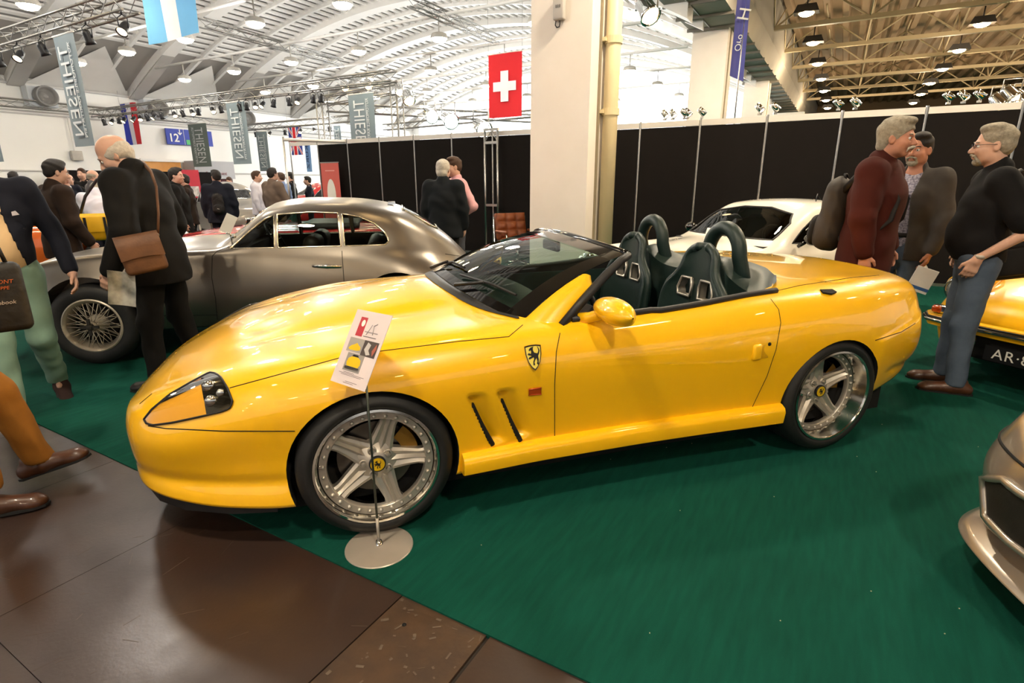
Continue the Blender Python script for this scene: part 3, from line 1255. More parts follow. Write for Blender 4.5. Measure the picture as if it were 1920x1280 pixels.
cls = [classify(p, k) for p, k in zip(cen, isy)]
for nm in ('body', 'hood', 'door_near', 'door_far', 'front_bumper', 'rear_bumper', 'boot_lid'):
    keep = [c == nm for c in cls]
    if any(keep):
        mesh_obj(nm.split('_near')[0].split('_far')[0] if nm.startswith('door') else nm, submesh(bme, keep, nm, fm), None, FER)

# --- shut lines, traced on the body
L = SURF.line
sl = [L([(1050, 624), (1043, 660), (1040, 720), (1040, 828)]),
      L([(1040, 828), (1200, 802), (1408, 768)]),
      L([(1445, 560), (1460, 580), (1464, 605), (1455, 655), (1438, 705), (1408, 768)]),
      L([(431, 727), (530, 700), (636, 671), (714, 658), (858, 640), (954, 631), (980, 609)]),
      L([(262, 757), (285, 738)]),
      L([(278, 798), (310, 803), (420, 808), (553, 808)]),
      L([(1452, 546), (1500, 535), (1600, 520), (1648, 516)], 5),
      L([(1641, 638), (1690, 622), (1716, 606)])]
for l_ in sl:
    grooves('shut_line', [l_], m_gap, FER, .0022)
    grooves('shut_line', [mirror_pts(l_)], m_gap, FER, .0022)

# --- side skirt
sk = MB()
st = []
for u in np.linspace(.37, 2.15, 24):
    w = float(pchip(U, W, np.array([u]))[0])
    e = min(1, (u - .37) / .05 + .3) * min(1, (2.15 - u) / .02 + .75)
    zt = .318 + .012 * (u - .37) / 1.78
    st.append([(u, -w + .06, zt + .012), (u, -w + .018, zt + .002), (u, -w - .004, zt - .012), (u, -w - .012, zt - .035), (u, -w - .004, .235 - .003), (u, -w + .02, .222), (u, -w + .12, .222)])
for s in (1, -1):
    S = np.array(st); S[:, :, 1] *= s
    sk2 = MB(); sk2.grid(S, flip=(s > 0))
    sk2.f.append(list(range(7))); sk2.mi.append(0); sk2.sm.append(False)
    sk2.f.append([len(sk2.v) - 7 + k for k in range(7)]); sk2.mi.append(0); sk2.sm.append(False)
    sk2.build('side_skirt', m_yel, FER, sharp=50)
# underbody tray and black splitter
MB().bbox((-.5, -.78, .12), (3.1, .78, .3)).build('underbody', m_gap, FER)
sp = MB()
ring = []
for u, w in ((-1.03, .30), (-.995, .45), (-.915, .60), (-.79, .72), (-.6, .815), (-.42, .86)):
    ring.append((u, w))
pl = [(u, -w) for u, w in ring] + [(u, w) for u, w in ring[::-1]]
sp.prism(pl, .16, .222, 'z')
sp.build('splitter', m_matblk, FER)

# --- wheels
sport_wheel(FER, (0, -.925, .334), .334, -1, .0, .24, rz=.0)
sport_wheel(FER, (0, .925, .334), .334, 1, .0, .24)
sport_wheel(FER, (2.5, -.94, .336), .336, -1, .055, .30, spin=1.66)
sport_wheel(FER, (2.5, .94, .336), .336, 1, .055, .30)

# --- side vents: dark slots
for A, B in ((((884, 757), (889, 790), (904, 820)), ((923, 838), (928, 834), (927, 826))),):
    pass
slots = []
for pts in ([(884, 758), (893, 779), (907, 808), (924, 834)], [(939, 750), (948, 772), (961, 800), (976, 826)]):
    a_, b_ = SURF.hit(*pts[0]), SURF.hit(*pts[-1])
    slots.append([a_[0].lerp(b_[0], t) + Vector((.012 * math.sin(PI * t) * -.3, .004, 0)) for t in np.linspace(0, 1, 7)])
for l in slots:
    MB().tube(l, .0125, 8).build('vent_slot', m_gap, FER)
    MB().tube(mirror_pts(l), .0125, 8).build('vent_slot', m_gap, FER)
# side marker
mk = SURF.patch([(991, 729), (1014, 726)], [(991, 740), (1014, 738)], 6, 4, .004)
g = MB(); g.grid(mk)
m_amber = M('amber_lens', 'b1420c', .15, coat=1.0)
g.tube([mk[0, 0], mk[-1, 0], mk[-1, -1], mk[0, -1]], .004, 6, closed=True)
o = g.build('side_marker', m_amber, FER); mirror_obj(o, FER)
# door handle and lock
hp, hn = SURF.hit(1421, 660)
hd = MB().rbox((hp.x - .005, hp.y + .004, hp.z), (.055, .03, .085), .012)
o = hd.build('door_handle', m_yel, FER); mirror_obj(o, FER)
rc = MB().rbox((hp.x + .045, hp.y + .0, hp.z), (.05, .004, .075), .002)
o = rc.build('handle_recess', M('yellow_recess_shade', 'd69c06', .4, coat=.5), FER); mirror_obj(o, FER)  # flat plate; the recess's shade is put into its darker yellow
lp, ln = SURF.hit(1443, 645)
o = MB().lathe([(0, -.003), (.009, -.003), (.011, .003)], 14, 'y', (lp.x, lp.y, lp.z)).build('lock', m_gap, FER); mirror_obj(o, FER)
# shield emblem
ep, en = SURF.hit(1000, 668)
SH = [(-.5, .46), (-.2, .5), (.2, .5), (.5, .46), (.48, .1), (.36, -.25), (.16, -.5), (0, -.6), (-.16, -.5), (-.36, -.25), (-.48, .1)]
for sgn in (-1, 1):
    def place(poly, d0, d1, mat, nm, sc=.086):
        mb = MB()
        mb.prism([(q[0] * sc * .92, q[1] * sc * 1.22) for q in poly], d0, d1, 'y')
        o = mb.build(nm, mat, FER)
        o.location = (ep.x, sgn * (abs(ep.y) + .001), ep.z)
        tilt = math.asin(max(-1, min(1, en.z)))
        o.rotation_euler = (0, 0, math.atan2(en.x, -en.y)) if sgn < 0 else (0, 0, PI - math.atan2(en.x, -en.y))
        o.rotation_euler.x = -tilt if sgn < 0 else -tilt
        return o
    place(SH, -.004, .004, m_chrome, 'shield_rim')
    place([(x * .87, y * .88 - .005) for x, y in SH], -.0055, 0, M('shield_yellow', 'ecd45a', .3, coat=1), 'shield_field')
    place([(x * .85, y * .75 + .02) for x, y in HORSE], -.007, 0, m_black, 'shield_horse', .092)
# --- headlights
A = [(272, 790), (300, 757), (350, 724), (400, 698)]
B = [(278, 795), (300, 796), (360, 787), (430, 766)]
Am = [(272, 786), (286, 768), (320, 740), (360, 717), (394, 699), (406, 701), (416, 709), (428, 728)]
Bm = [(276, 793), (287, 797), (325, 792), (380, 780), (414, 772), (426, 768), (434, 763), (437, 752)]
gp_ = SURF.patch(Am, Bm, 26, 16, .005)
gb_ = SURF.patch(Am, Bm, 26, 16, .0015)
bl = MB()
k0 = 17
bl.grid(gb_[k0:, :], True)
o = bl.build('headlight_bucket', m_cblack, FER, None); mirror_obj(o, FER)
ly = MB(); ly.grid(gb_[:k0 + 1, :])
o = ly.build('headlight_panel', M('headlight_tan', 'd9a636', .5), FER); mirror_obj(o, FER)
cv = MB(); cv.grid(gp_)
o = cv.build('headlight_cover', glassmat('headlight_glass', 'fff6df', reflect=1.16), FER); mirror_obj(o, FER)
edge = list(gp_[:, 0]) + list(gp_[-1, 1:]) + list(gp_[::-1, -1]) + list(gp_[0, ::-1])
ed = MB().tube([Vector(p) for p in edge], .0042, 6)
o = ed.build('headlight_seal', m_matblk, FER); mirror_obj(o, FER)
lm = MB()
for (a, b, r) in ((19, 5, .026), (19, 11, .026), (22, 8, .018)):
    p = Vector(gb_[a, b])
    lm.ellip(p, (r, r * .6, r), 12, 8)
o = lm.build('headlamp', M('lamp_reflector', 'c9c9c6', .1, 1.0), FER); mirror_obj(o, FER)

# --- cowl panel: black band along the base of the windscreen
cowl = []
basec = []
for k in range(33):
    a = -1 + 2 * k / 32
    v = a * .74
    u = .475 + .235 * abs(a) ** 2.3
    z = .985 - .125 * abs(a) ** 2
    basec.append(Vector((u, v, z)))
cg = []
for p in basec:
    a = p.y / .74
    du = .06 * (1 - .75 * abs(a) ** 3)
    q, n_, _, _ = REF.tree.find_nearest(Vector((p.x - du, p.y, p.z)))
    cg.append([q + Vector((0, 0, .004)), Vector((p.x - du * .6, p.y, max(q.z, p.z - .02) + .012)), Vector((p.x - du * .15, p.y, p.z + .004)), Vector((p.x + .035, p.y, p.z - .03))])
c = MB(); c.grid(np.array([[tuple(q) for q in r] for r in cg]))
c.build('cowl_trim', m_matblk, FER)
# --- windscreen
topc = []
for k in range(33):
    a = -1 + 2 * k / 32
    topc.append(Vector((1.195 + .11 * abs(a) ** 2.2, a * .655, 1.205 - .058 * abs(a) ** 2)))
rows = []
for t in np.linspace(0, 1, 15):
    r = []
    for b, tp in zip(basec, topc):
        p = b.lerp(tp, t)
        p = p + Vector((-.02, 0, .035)) * math.sin(PI * t)
        r.append(tuple(p))
    rows.append(r)
WSG = np.array(rows)
ws = MB(); ws.grid(WSG)
ws.build('windscreen', m_glass, FER)
# black ceramic border on the glass
bd = MB()
inn = WSG + np.array([-.002, 0, .003])
def strip(A_, B_):
    bd.grid(np.array([A_, B_]))
def wcol(f):
    """column at fractional width f (0..1)"""
    x = f * 32; i = min(31, int(x)); g_ = x - i
    return inn[:, i] * (1 - g_) + inn[:, i + 1] * g_
for f0, f1 in ((0, .055), (.945, 1)):
    bd.grid(np.array([wcol(f0), wcol(f1)]))
bd.grid(inn[:2, :]); bd.grid(inn[12:, :])
bd.build('glass_border', m_cblack, FER)
# frame: header rail and pillars
fr = MB()
fr.tube([p + Vector((.012, 0, 0)) for p in topc], .017, 10)
fr.build('windscreen_frame', m_cblack, FER)
for s in (0, -1):
    sg = -1 if s == 0 else 1
    ap = []
    T1 = topc[s]
    for t in np.linspace(0, 1, 16):
        g0 = WSG[:, 0 if s == 0 else -1]
        y = t * .60 * 14; j = min(13, int(y)); h_ = y - j
        Fp = Vector(g0[j] * (1 - h_) + g0[j + 1] * h_)
        Rr = Vector((.875, sg * .822, .835)).lerp(Vector((1.145, sg * .715, 1.046)), t) + Vector((-.012, 0, .006)) * math.sin(PI * t)
        k = (1 - t) ** .5 if t < 1 else 0
        Rr = Fp.lerp(Rr, 1 if t < .8 else 1 - .6 * (t - .8) / .2)
        row = []
        for q in np.linspace(0, 1, 7):
            p = Fp.lerp(Rr, q) + Vector((-.012, sg * .018, .012)) * math.sin(PI * q) * (.5 + .5 * (1 - t))
            row.append(tuple(p))
        row.append(tuple(Rr + Vector((0, -sg * .03, -.012))))
        ap.append(row)
    low = [tuple(np.array(q) + np.array([-.02, sg * .012, -.06])) for q in ap[0]]
    am = MB(); am.grid(np.array([low] + ap), flip=(sg > 0))
    am.build('windscreen_pillar', m_yel, FER)
    br = [Vector((.885, sg * .815, .85)), Vector((1.02, sg * .768, .956)), Vector((1.16, sg * .716, 1.058)), Vector((1.26, sg * .685, 1.122)), T1 + Vector((.012, sg * .004, -.004))]
    MB().tube(br, [.02, .022, .022, .02, .018], 10).build('pillar_trim', m_matblk, FER)
# door-top rubber and quarter trim
dt = MB()
dl = []
for u in np.linspace(.94, 2.13, 26):
    w = .80 + (.01 if u > 1.4 else 0)
    q, n_, _, _ = REF.tree.ray_cast(Vector((u, -w - .006, 1.6)), Vector((0, 0, -1)))
    dl.append(q + Vector((0, 0, .006)))
for s in (1, -1):
    g = MB()
    g.tube([Vector((p.x, p.y * s, p.z)) for p in dl], .017, 8)
    g.build('door_seal', m_matblk, FER)
    pts = [Vector((.86, -.80 * s, .868)), Vector((.98, -.785 * s, .93)), Vector((1.10, -.76 * s, 1.0))]
    g = MB()
    g.add([(.905, -.80 * s, .862), (1.18, -.812 * s, .878), (1.01, -.775 * s, .945), (.905, -.775 * s, .862), (1.18, -.787 * s, .878), (1.01, -.752 * s, .945)], [(0, 1, 2), (5, 4, 3), (0, 3, 4, 1), (1, 4, 5, 2), (2, 5, 3, 0)])
    g.build('mirror_sail', m_matblk, FER)
# door mirrors
for s in (1, -1):
    rows = []
    n = 20
    prof = [(0, .0), (.02, .026), (.05, .047), (.09, .062), (.13, .066), (.165, .060), (.19, .045), (.2, .03)]
    mg = MB()
    st_ = []
    for d, r in prof:
        ring = []
        for k in range(n):
            a = 2 * PI * k / n
            ring.append((math.cos(a) * r * 1.0, 0, 0))
        st_.append(ring)
    # mirror pod: blunt egg, long axis across the car
    P_ = []
    for i in range(15):
        t = i / 14
        yy = -.115 + .245 * t
        r = math.sqrt(max(0, 1 - ((t - .55) / (.552 if t < .55 else .4502)) ** 2)) ** .8
        ring = []
        for k in range(n + 1):
            a = 2 * PI * k / n
            rx = (.072 if math.cos(a) < 0 else .040) * r
            rz = .062 * r
            ring.append((math.cos(a) * rx, yy, math.sin(a) * rz))
        P_.append(ring)
    P_ = np.array(P_)
    P_[:, :, 1] *= -s * 1.0
    base = np.array([1.09, -s * .945, .935])
    P_ = P_ * np.array([1.12, 1.24, .98])
    mm = MB(); mm.grid(P_ + base, flip=(s < 0))
    o = mm.build('door_mirror', m_yel, FER)
    # stalk
    a0 = Vector((.985, -s * .80, .872)); a1 = Vector((1.06, -s * .875, .905)); a2 = Vector((1.085, -s * .92, .932))
    MB().tube([a0, a0.lerp(a1, .5) + Vector((0, 0, -.004)), a1, a2], [.03, .026, .028, .036], 12, flat=.7).build('mirror_stalk', m_yel, o)
    MB().ellip(tuple(base + np.array([.026, -s * .01, 0])), (.022, .085, .048), 16, 8).build('mirror_glass', m_chrome, o)
# wipers
for pa in ([(858, 536), (885, 553), (913, 578)], [(865, 530), (893, 548), (905, 566)]):
    pass
wp = MB()
def on_ws(f, t, lift=.012):
    x = f * 32; i = min(31, int(x)); g_ = x - i
    y = t * 14; j = min(13, int(y)); h_ = y - j
    p = (WSG[j, i] * (1 - g_) + WSG[j, i + 1] * g_) * (1 - h_) + (WSG[j + 1, i] * (1 - g_) + WSG[j + 1, i + 1] * g_) * h_
    return Vector(p) + Vector((-.010, 0, .014)) * (lift / .012)
for f0, f1 in ((.30, .05), (.70, .36)):
    w1 = MB()
    w1.tube([on_ws(f0 - .02, .0, .02), on_ws((f0 + f1) / 2 + .02, .13, .022)], [.011, .007], 6)
    wo = w1.build('wiper_arm', m_black, FER)
    w2 = MB()
    w2.tube([on_ws(f0 + .04, .10), on_ws((f0 + f1) / 2, .16), on_ws(f1 + .02, .17)], .007, 6)
    w2.build('wiper_blade', m_rubber, wo)
# --- cockpit
MB().bbox((.55, -.78, .34), (2.3, .78, .38)).build('cabin_floor', M('black_mat', '101010', .9), FER)
ds = []
for v in np.linspace(-.78, .78, 15):
    k = 1 - .12 * abs(v) ** 2
    ds.append([(.50 + .3 * (abs(v) / .78) ** 2.3, v, .945 - .1 * abs(v) ** 2), (.72 + .12 * (abs(v) / .78) ** 2, v, .93 * k), (.98, v, .90 * k), (1.06, v, .84), (1.04, v, .66), (.9, v, .5)])
d_ = MB(); d_.grid(np.array(ds)); d_.build('dashboard', m_grn, FER, sharp=60)
for s in (-1, 1):
    MB().bbox((.9, s * .775 - .012, .38), (2.1, s * .775 + .012, .84)).build('door_card', m_grn, FER)
MB().rbox((1.35, 0, .45), (1.0, .2, .2), .04).build('centre_tunnel', m_grn, FER)
sw = MB().lathe([(.165, -.014), (.18, -.014), (.18, .014), (.165, .014)], 28, 'x', closed=True)
for a in (.5, 2.6, 4.7):
    sw.tube([(0, 0, 0), (0, .17 * math.cos(a), .17 * math.sin(a))], .012, 6)
sw.lathe([(0, .02), (.05, .015), (.06, -.01)], 16, 'x')
so_ = sw.build('steering_wheel', m_black, FER)
so_.location = (1.2, -.37, .86); so_.rotation_euler = (0, -.4, 0)
# interior mirror
MB().rbox((1.17, 0, 1.13), (.03, .22, .06), .012).build('rear_view_mirror', m_black, FER)
# seats: bucket with two framed harness holes
for s in (-1, 1):
    cy = s * .385
    seat = empty('seat', (0, 0, 0)); seat.parent = FER
    hv = [(.40, .20, .0), (.50, .235, .0), (.60, .28, .0), (.70, .285, .0), (.80, .285, 0), (.88, .26, 0), (.945, .19, 0), (1.0, .15, 0), (1.05, .135, 0), (1.10, .105, 0), (1.128, .05, 0)]
    nU, nV = 40, 28
    zz_ = np.linspace(.40, 1.128, nU)
    hw = pchip([h[0] for h in hv], [h[1] for h in hv], zz_)
    front = np.zeros((nU, nV + 1, 3)); back = np.zeros((nU, nV + 1, 3))
    for i, z in enumerate(zz_):
        t = (z - .40) / .715
        u0 = 1.905 + .07 * t
        for j in range(nV + 1):
            a = -1 + 2 * j / nV
            bol = .085 * (abs(a) ** 3) * (1 - .75 * t ** 3)
            front[i, j] = (u0 - bol + (.02 if abs(a) > .97 else 0), cy + a * hw[i], z)
            back[i, j] = (u0 + .075 - .05 * a * a - .02 * t, cy + a * hw[i] * .99, z)
    hole_c = [(-.5, .905), (.5, .905)]
    def hole(a_y, z, zc=.885):
        for sx in (-1, 1):
            yc = sx * .10
            dx, dz = (a_y - yc) * sx, z - zc
            # trapezoid
            if abs(dz) < .05 and -.06 < dx < .056 - max(0, dz) * .35:
                return True
        return False
    sm_ = MB()
    for G, fl_ in ((front, True), (back, False)):
        vs = G.reshape(-1, 3); fs = []
        for i in range(nU - 1):
            for j in range(nV):
                c_ = (G[i, j] + G[i + 1, j + 1]) / 2
                if hole(c_[1] - cy, c_[2]):
                    continue
                q = [i * (nV + 1) + j, (i + 1) * (nV + 1) + j, (i + 1) * (nV + 1) + j + 1, i * (nV + 1) + j + 1]
                fs.append(q[::-1] if fl_ else q)
        sm_.add(vs, fs, True)
    # rim joining front and back shells
    rimf = [front[i, 0] for i in range(nU)] + [front[-1, j] for j in range(1, nV)] + [front[i, -1] for i in range(nU - 1, -1, -1)]
    rimb = [back[i, 0] for i in range(nU)] + [back[-1, j] for j in range(1, nV)] + [back[i, -1] for i in range(nU - 1, -1, -1)]
    sm_.grid(np.array([rimf, rimb]))
    mid = [Vector((np.array(a) + np.array(b)) / 2) for a, b in zip(rimf, rimb)]
    sm_.tube(mid, .026, 8)
    sm_.build('seat_back', m_grn, seat)
    for sx in (-1, 1):
        yc, zc = cy + sx * .10, .885
        tt = (zc - .40) / .715
        ub = 1.905 + .07 * tt
        poly = [(-.062, -.055), (.054, -.055), (.066, -.015), (.036, .055), (-.054, .055), (-.064, .012)]
        fm_ = MB()
        pts = [Vector((ub - .014 + .1 * dz, yc + sx * dx, zc + dz)) for dx, dz in poly]
        fm_.tube(pts, .0085, 8, closed=True)
        pts2 = [p + Vector((.06, 0, 0)) for p in pts]
        fm_.grid(np.array([[tuple(p) for p in pts + pts[:1]], [tuple(p) for p in pts2 + pts2[:1]]]))
        fm_.build('harness_frame', m_rimsil, seat)
    cu = MB()
    cu.rbox((1.48, cy, .475), (.56, .42, .15), .06)
    for q in (-1, 1):
        cu.rbox((1.48, cy + q * .21, .53), (.54, .09, .17), .04)
    cu.build('seat_cushion', m_grn, seat)
# leather tonneau with fairings and roll hoops
ton = []
for v in np.linspace(-.775, .775, 41):
    av = abs(v)
    ub = float(np.interp(av, [0, .2, .40, .62, .75, .79], [2.50, 2.49, 2.44, 2.31, 2.19, 2.12]))
    col = []
    for t in np.linspace(0, 1, 14):
        u = 2.05 + (ub - 2.05) * t
        hump_ = .125 * math.exp(-((av - .385) / .17) ** 2) * math.exp(-((t - .25) / .42) ** 2)
        z = .90 + .055 * (1 - (av / .8) ** 2) + hump_
        q, n_, _, _ = REF.tree.ray_cast(Vector((u, v, 1.6)), Vector((0, 0, -1)))
        zb2 = q.z + (.010 if av < .6 else .018)
        k = t ** 2.5
        z = z * (1 - k) + zb2 * k
        if t == 0:
            col.append((u + .01, v, .5))
        col.append((u, v, z))
    ton.append(col)
tn = MB(); tn.grid(np.array(ton)); tn.build('tonneau', m_grn, FER, sharp=70)
for s in (-1, 1):
    cy = s * .385
    pts = []
    for k in range(21):
        a = PI * k / 20
        x, z = -math.cos(a) * .135, math.sin(a) * .15
        pts.append(Vector((2.12, cy + x, 1.085 + z)))
    pts = [Vector((2.17, cy - .15, .90)), Vector((2.145, cy - .142, 1.0))] + pts + [Vector((2.145, cy + .142, 1.0)), Vector((2.17, cy + .15, .90))]
    MB().tube(pts, .042, 14).build('roll_hoop', m_grn, FER)
# fuel-flap style intake opening on the rear wing
ip, in_ = SURF.hit(1552, 547)
for s in (1, -1):
    g = MB()
    g.prism([(-.045, -.012), (.0, -.03), (.05, -.014), (.045, .016), (-.04, .018)], -.004, .004, 'z')
    o = g.build('wing_intake', m_gap, FER)
    o.location = (ip.x, s * ip.y, ip.z + .003)
    o.rotation_euler = (-.35 * -s, .02, .0)
# ================================================================== OTHER CARS
def full_pts(us_, cols, nt):
    return loft_half(cols, us_, nt)


def proj_patch(ref, poly, axis, sgn, off=.003, maxlen=.05):
    """flat outline laid onto the body: poly in (u,z) for axis 'y', (y,z) for axis 'x'; returns mesh data and rim points"""
    bm = bmesh.new()
    vs = [bm.verts.new((a, b, 0)) for a, b in poly]
    bm.faces.new(vs)
    bmesh.ops.triangulate(bm, faces=bm.faces)
    for _ in range(6):
        long_ = [e for e in bm.edges if e.calc_length() > maxlen]
        if not long_:
            break
        bmesh.ops.subdivide_edges(bm, edges=long_, cuts=1, use_grid_fill=False)
        bmesh.ops.triangulate(bm, faces=bm.faces)
    def drop(a, b):
        if axis == 'y':
            o, d = Vector((a, sgn * 2, b)), Vector((0, -sgn, 0))
        elif axis == 'x':
            o, d = Vector((sgn * 6, a, b)), Vector((-sgn, 0, 0))
        else:
            o, d = Vector((a, b, 3)), Vector((0, 0, -1))
        p, n, i, dist = ref.tree.ray_cast(o, d)
        if p is None:
            p, n, i, dist = ref.tree.find_nearest(o + d * (2 - .8))
        n2 = ref.normal(p)[0] or n
        return p + n2 * off, n2
    bm.verts.ensure_lookup_table()
    co, ns = [], []
    for v in bm.verts:
        p, n = drop(v.co.x, v.co.y)
        co.append(p); ns.append(n)
    fs = []
    for f in bm.faces:
        q = [v.index for v in f.verts]
        fn = (co[q[1]] - co[q[0]]).cross(co[q[2]] - co[q[0]])
        fs.append(q if fn.dot(ns[q[0]]) > 0 else q[::-1])
    bm.verts.index_update()
    rim = []
    for (a, b), (c, d) in zip(poly, poly[1:] + poly[:1]):
        n = max(1, int(math.hypot(c - a, d - b) / .04))
        for k in range(n):
            rim.append(drop(a + (c - a) * k / n, b + (d - b) * k / n)[0])
    bm.free()
    return co, fs, rim


def pane(name, ref, poly, axis, sgn, mat, parent, rimmat=None, rimr=.008, off=.003):
    co, fs, rim = proj_patch(ref, poly, axis, sgn, off)
    mb = MB(); mb.add(co, fs, True)
    o = mb.build(name, mat, parent)
    if rimmat:
        MB().tube(rim, rimr, 6, closed=True).build(name + '_frame', rimmat, o)
    return o


def wire_wheel(parent, c, R, near=-1):
    w = MB()
    rr = .215
    w.lathe([(rr - .01, 0), (rr + .012, -.012), (R - .06, -.022), (R - .02, -.01), (R - .003, .02), (R, .05), (R, .12), (R - .02, .165), (rr, .17)], 56, 'y')
    wh = w.build('wheel', m_tyre, parent, sharp=60)
    wh.location = c
    wh.rotation_euler = (0, 0, 0 if near < 0 else PI)
    m_wire = M('wire_rim_cream', 'c9bfae', .4, .35, noise=(12, .4), col2='9d917f')
    MB().lathe([(rr + .004, -.008), (rr + .014, -.016), (rr + .004, -.022), (rr - .008, -.01), (rr - .02, .02), (rr - .035, .05), (rr - .03, .12), (rr - .01, .165)], 56, 'y').build('rim', m_wire, wh, sharp=60)
    MB().lathe([(0, -.05), (.026, -.048), (.034, -.03), (.04, .0), (.06, .012), (.075, .05), (.08, .12)], 24, 'y').build('hub', m_wire, wh, sharp=50)
    sp = MB().lathe([(0, -.085), (.02, -.083), (.028, -.07), (.03, -.045)], 14, 'y')
    sp.box((0, -.065, 0), (.14, .016, .022)); sp.box((0, -.065, 0), (.022, .016, .14))
    sp.build('spinner', M('dark_spinner', '3a3733', .4, .6), wh, sharp=40)
    def spoke(y0, r0, y1, tw):
        return mesh_of(MB().tube([(r0, y0, 0), ((rr - .02) * math.cos(tw), y1, (rr - .02) * math.sin(tw))], .0028, 5), 'wire_spoke', m_wire)
    for (y0, r0, y1, tw, ph) in ((-.02, .036, .0, .32, 0), (-.02, .036, .0, -.32, .1), (.08, .07, .03, .4, .05), (.08, .07, .03, -.4, .15)):
        sm_ = spoke(y0, r0, y1, tw)
        for k in range(14):
            shared('wire_spoke', sm_, wh, (0, 0, 0), (0, ph + 2 * PI * k / 14, 0))
    MB().lathe([(0, .13), (rr, .13)], 30, 'y').build('wheel_back', m_gap, wh)
    MB().lathe([(0, .1), (.15, .1), (.15, .13)], 30, 'y').build('brake_drum', M('drum_dark', '2a2622', .6, .4), wh)
    return wh


def plain_wheel(parent, c, R, near=-1, rim_mat=None):
    w = MB()
    rr = R * .66
    w.lathe([(rr - .01, 0), (rr + .012, -.012), (R - .05, -.018), (R - .015, -.006), (R, .04), (R, .15), (R - .02, .18), (rr, .18)], 40, 'y')
    wh = w.build('wheel', m_tyre, parent, sharp=60)
    wh.location = c
    wh.rotation_euler = (0, 0, 0 if near < 0 else PI)
    rm = rim_mat or m_rimsil
    MB().lathe([(rr, -.008), (rr - .015, -.01), (rr - .02, .02), (rr - .03, .05)], 40, 'y').build('rim', rm, wh, sharp=50)
    sp = mesh_of(MB().prism([(.03, -.03), (rr - .02, -.045), (rr - .02, .045), (.03, .03)], .015, .05, 'y'), 'spoke', rm)
    for k in range(5):
        shared('spoke', sp, wh, (0, 0, 0), (0, 2 * PI * k / 5, 0))
    MB().lathe([(0, .0), (.05, .005), (.06, .03)], 20, 'y').build('hub', rm, wh)
    MB().lathe([(0, .12), (rr, .12)], 30, 'y').build('wheel_back', m_gap, wh)
    return wh


def cabin_void(Hs, u0, u1, zfloor, dv=.92, dz=.035, nt=24):
    """inner solid following the greenhouse, for hollowing the cabin"""
    sel = [i for i in range(Hs.shape[0]) if u0 <= Hs[i, 0, 0] <= u1]
    Q = Hs[sel].copy()
    Q[:, :, 1] *= dv
    Q[:, :, 2] -= dz
    Q[:, :, 2] = np.maximum(Q[:, :, 2], zfloor)
    Q = Q[::2, ::2] if Q.shape[1] % 2 else Q[::2]
    me = body_from_half(Q)
    me.polygons.foreach_set('material_index', [1] * len(me.polygons))
    return me


def make_coupe(name, label, loc, rz, U_, cols, paint, arches, glass_polys, ws_cut, wheels, inner, nt=70, nu=110, tintmat=None, trim=None, arch_r=.40, wheel_fn=None, wv=.74):
    us_ = np.concatenate([np.linspace(U_[0], U_[0] + .2, 16), np.linspace(U_[0] + .22, U_[-1] - .22, nu), np.linspace(U_[-1] - .2, U_[-1], 16)])
    Hc = loft_half(cols, us_, nt)
    b0 = body_from_half(Hc)
    ref = Ref(b0)
    car = empty(name, loc, rz, label, 'car')
    cuts = []
    for (uc, zc, r) in arches:
        for s in (-1, 1):
            ya, yb = (s * .5, s * 1.2) if s > 0 else (s * 1.2, s * .5)
            cuts.append(cyl_y((uc, zc), r, ya, yb, 40))
    if inner:
        cuts.append(cabin_void(Hc, *inner))
    if glass_polys and inner:
        for poly in glass_polys:
            cuts.append(prism_cut(poly, -1.2, 1.2, 'y'))
    if ws_cut and inner:
        poly, x0, x1 = ws_cut
        mb = MB(); mb.cur = 1
        mb.prism(poly, x0, x1, 'x')
        me = mb.mesh('cut')
        bm = bmesh.new(); bm.from_mesh(me); bmesh.ops.recalc_face_normals(bm, faces=bm.faces); bm.to_mesh(me); bm.free()
        cuts.append(me)
    bme_ = boolean(b0.copy(), cuts) if cuts else b0.copy()
    fix_normals(bme_, ref)
    bme_.materials.clear()
    bme_.materials.append(paint); bme_.materials.append(m_gap)
    mesh_obj('body', bme_, None, car)
    if glass_polys:
        for poly in glass_polys:
            for s in (-1, 1):
                pane('side_window', ref, poly, 'y', s, tintmat, car, trim, .009, -.006 if inner else .003)
    if ws_cut:
        poly, x0, x1 = ws_cut
        pane('windscreen', ref, poly, 'x', -1, tintmat, car, trim, .012, -.004 if inner else .003)
    for i, (uc, zc, r) in enumerate(wheels):
        for s in (-1, 1):
            wheel_fn(car, (uc, s * wv, zc), r, s)
    return car, ref, Hc


# ---------------- bare-metal grey fastback coupe behind the roadster
m_bare = M('bare_metal', '7c756c', .30, .85, noise=(.7, .35), col2='67615a')
U2 = [-.78, -.74, -.62, -.45, -.2, .1, .45, .8, 1.0, 1.2, 1.45, 1.75, 2.1, 2.5, 2.8, 3.05, 3.25, 3.36, 3.4]
W2 = [.25, .42, .60, .71, .78, .80, .80, .80, .80, .80, .80, .81, .82, .83, .81, .74, .60, .42, .25]
ZB2 = [.36, .33, .31, .30, .29, .28, .28, .28, .28, .28, .28, .28, .28, .29, .32, .36, .41, .45, .47]
ZS2 = [.60, .66, .76, .83, .89, .925, .935, .935, .935, .935, .94, .94, .94, .93, .88, .78, .67, .60, .56]
WS2 = [.19, .33, .50, .61, .675, .70, .715, .725, .735, .735, .735, .735, .73, .70, .63, .53, .41, .29, .17]
GV2 = [.14, .25, .38, .45, .49, .51, .53, .56, .60, .61, .595, .585, .58, .56, .50, .42, .32, .22, .13]
GZ2 = [.61, .67, .775, .84, .885, .91, .94, .955, .965, 1.06, 1.215, 1.255, 1.25, 1.18, 1.04, .87, .72, .62, .57]
RV2 = [.07, .13, .20, .24, .26, .27, .28, .29, .33, .39, .43, .43, .41, .37, .33, .28, .2, .13, .07]
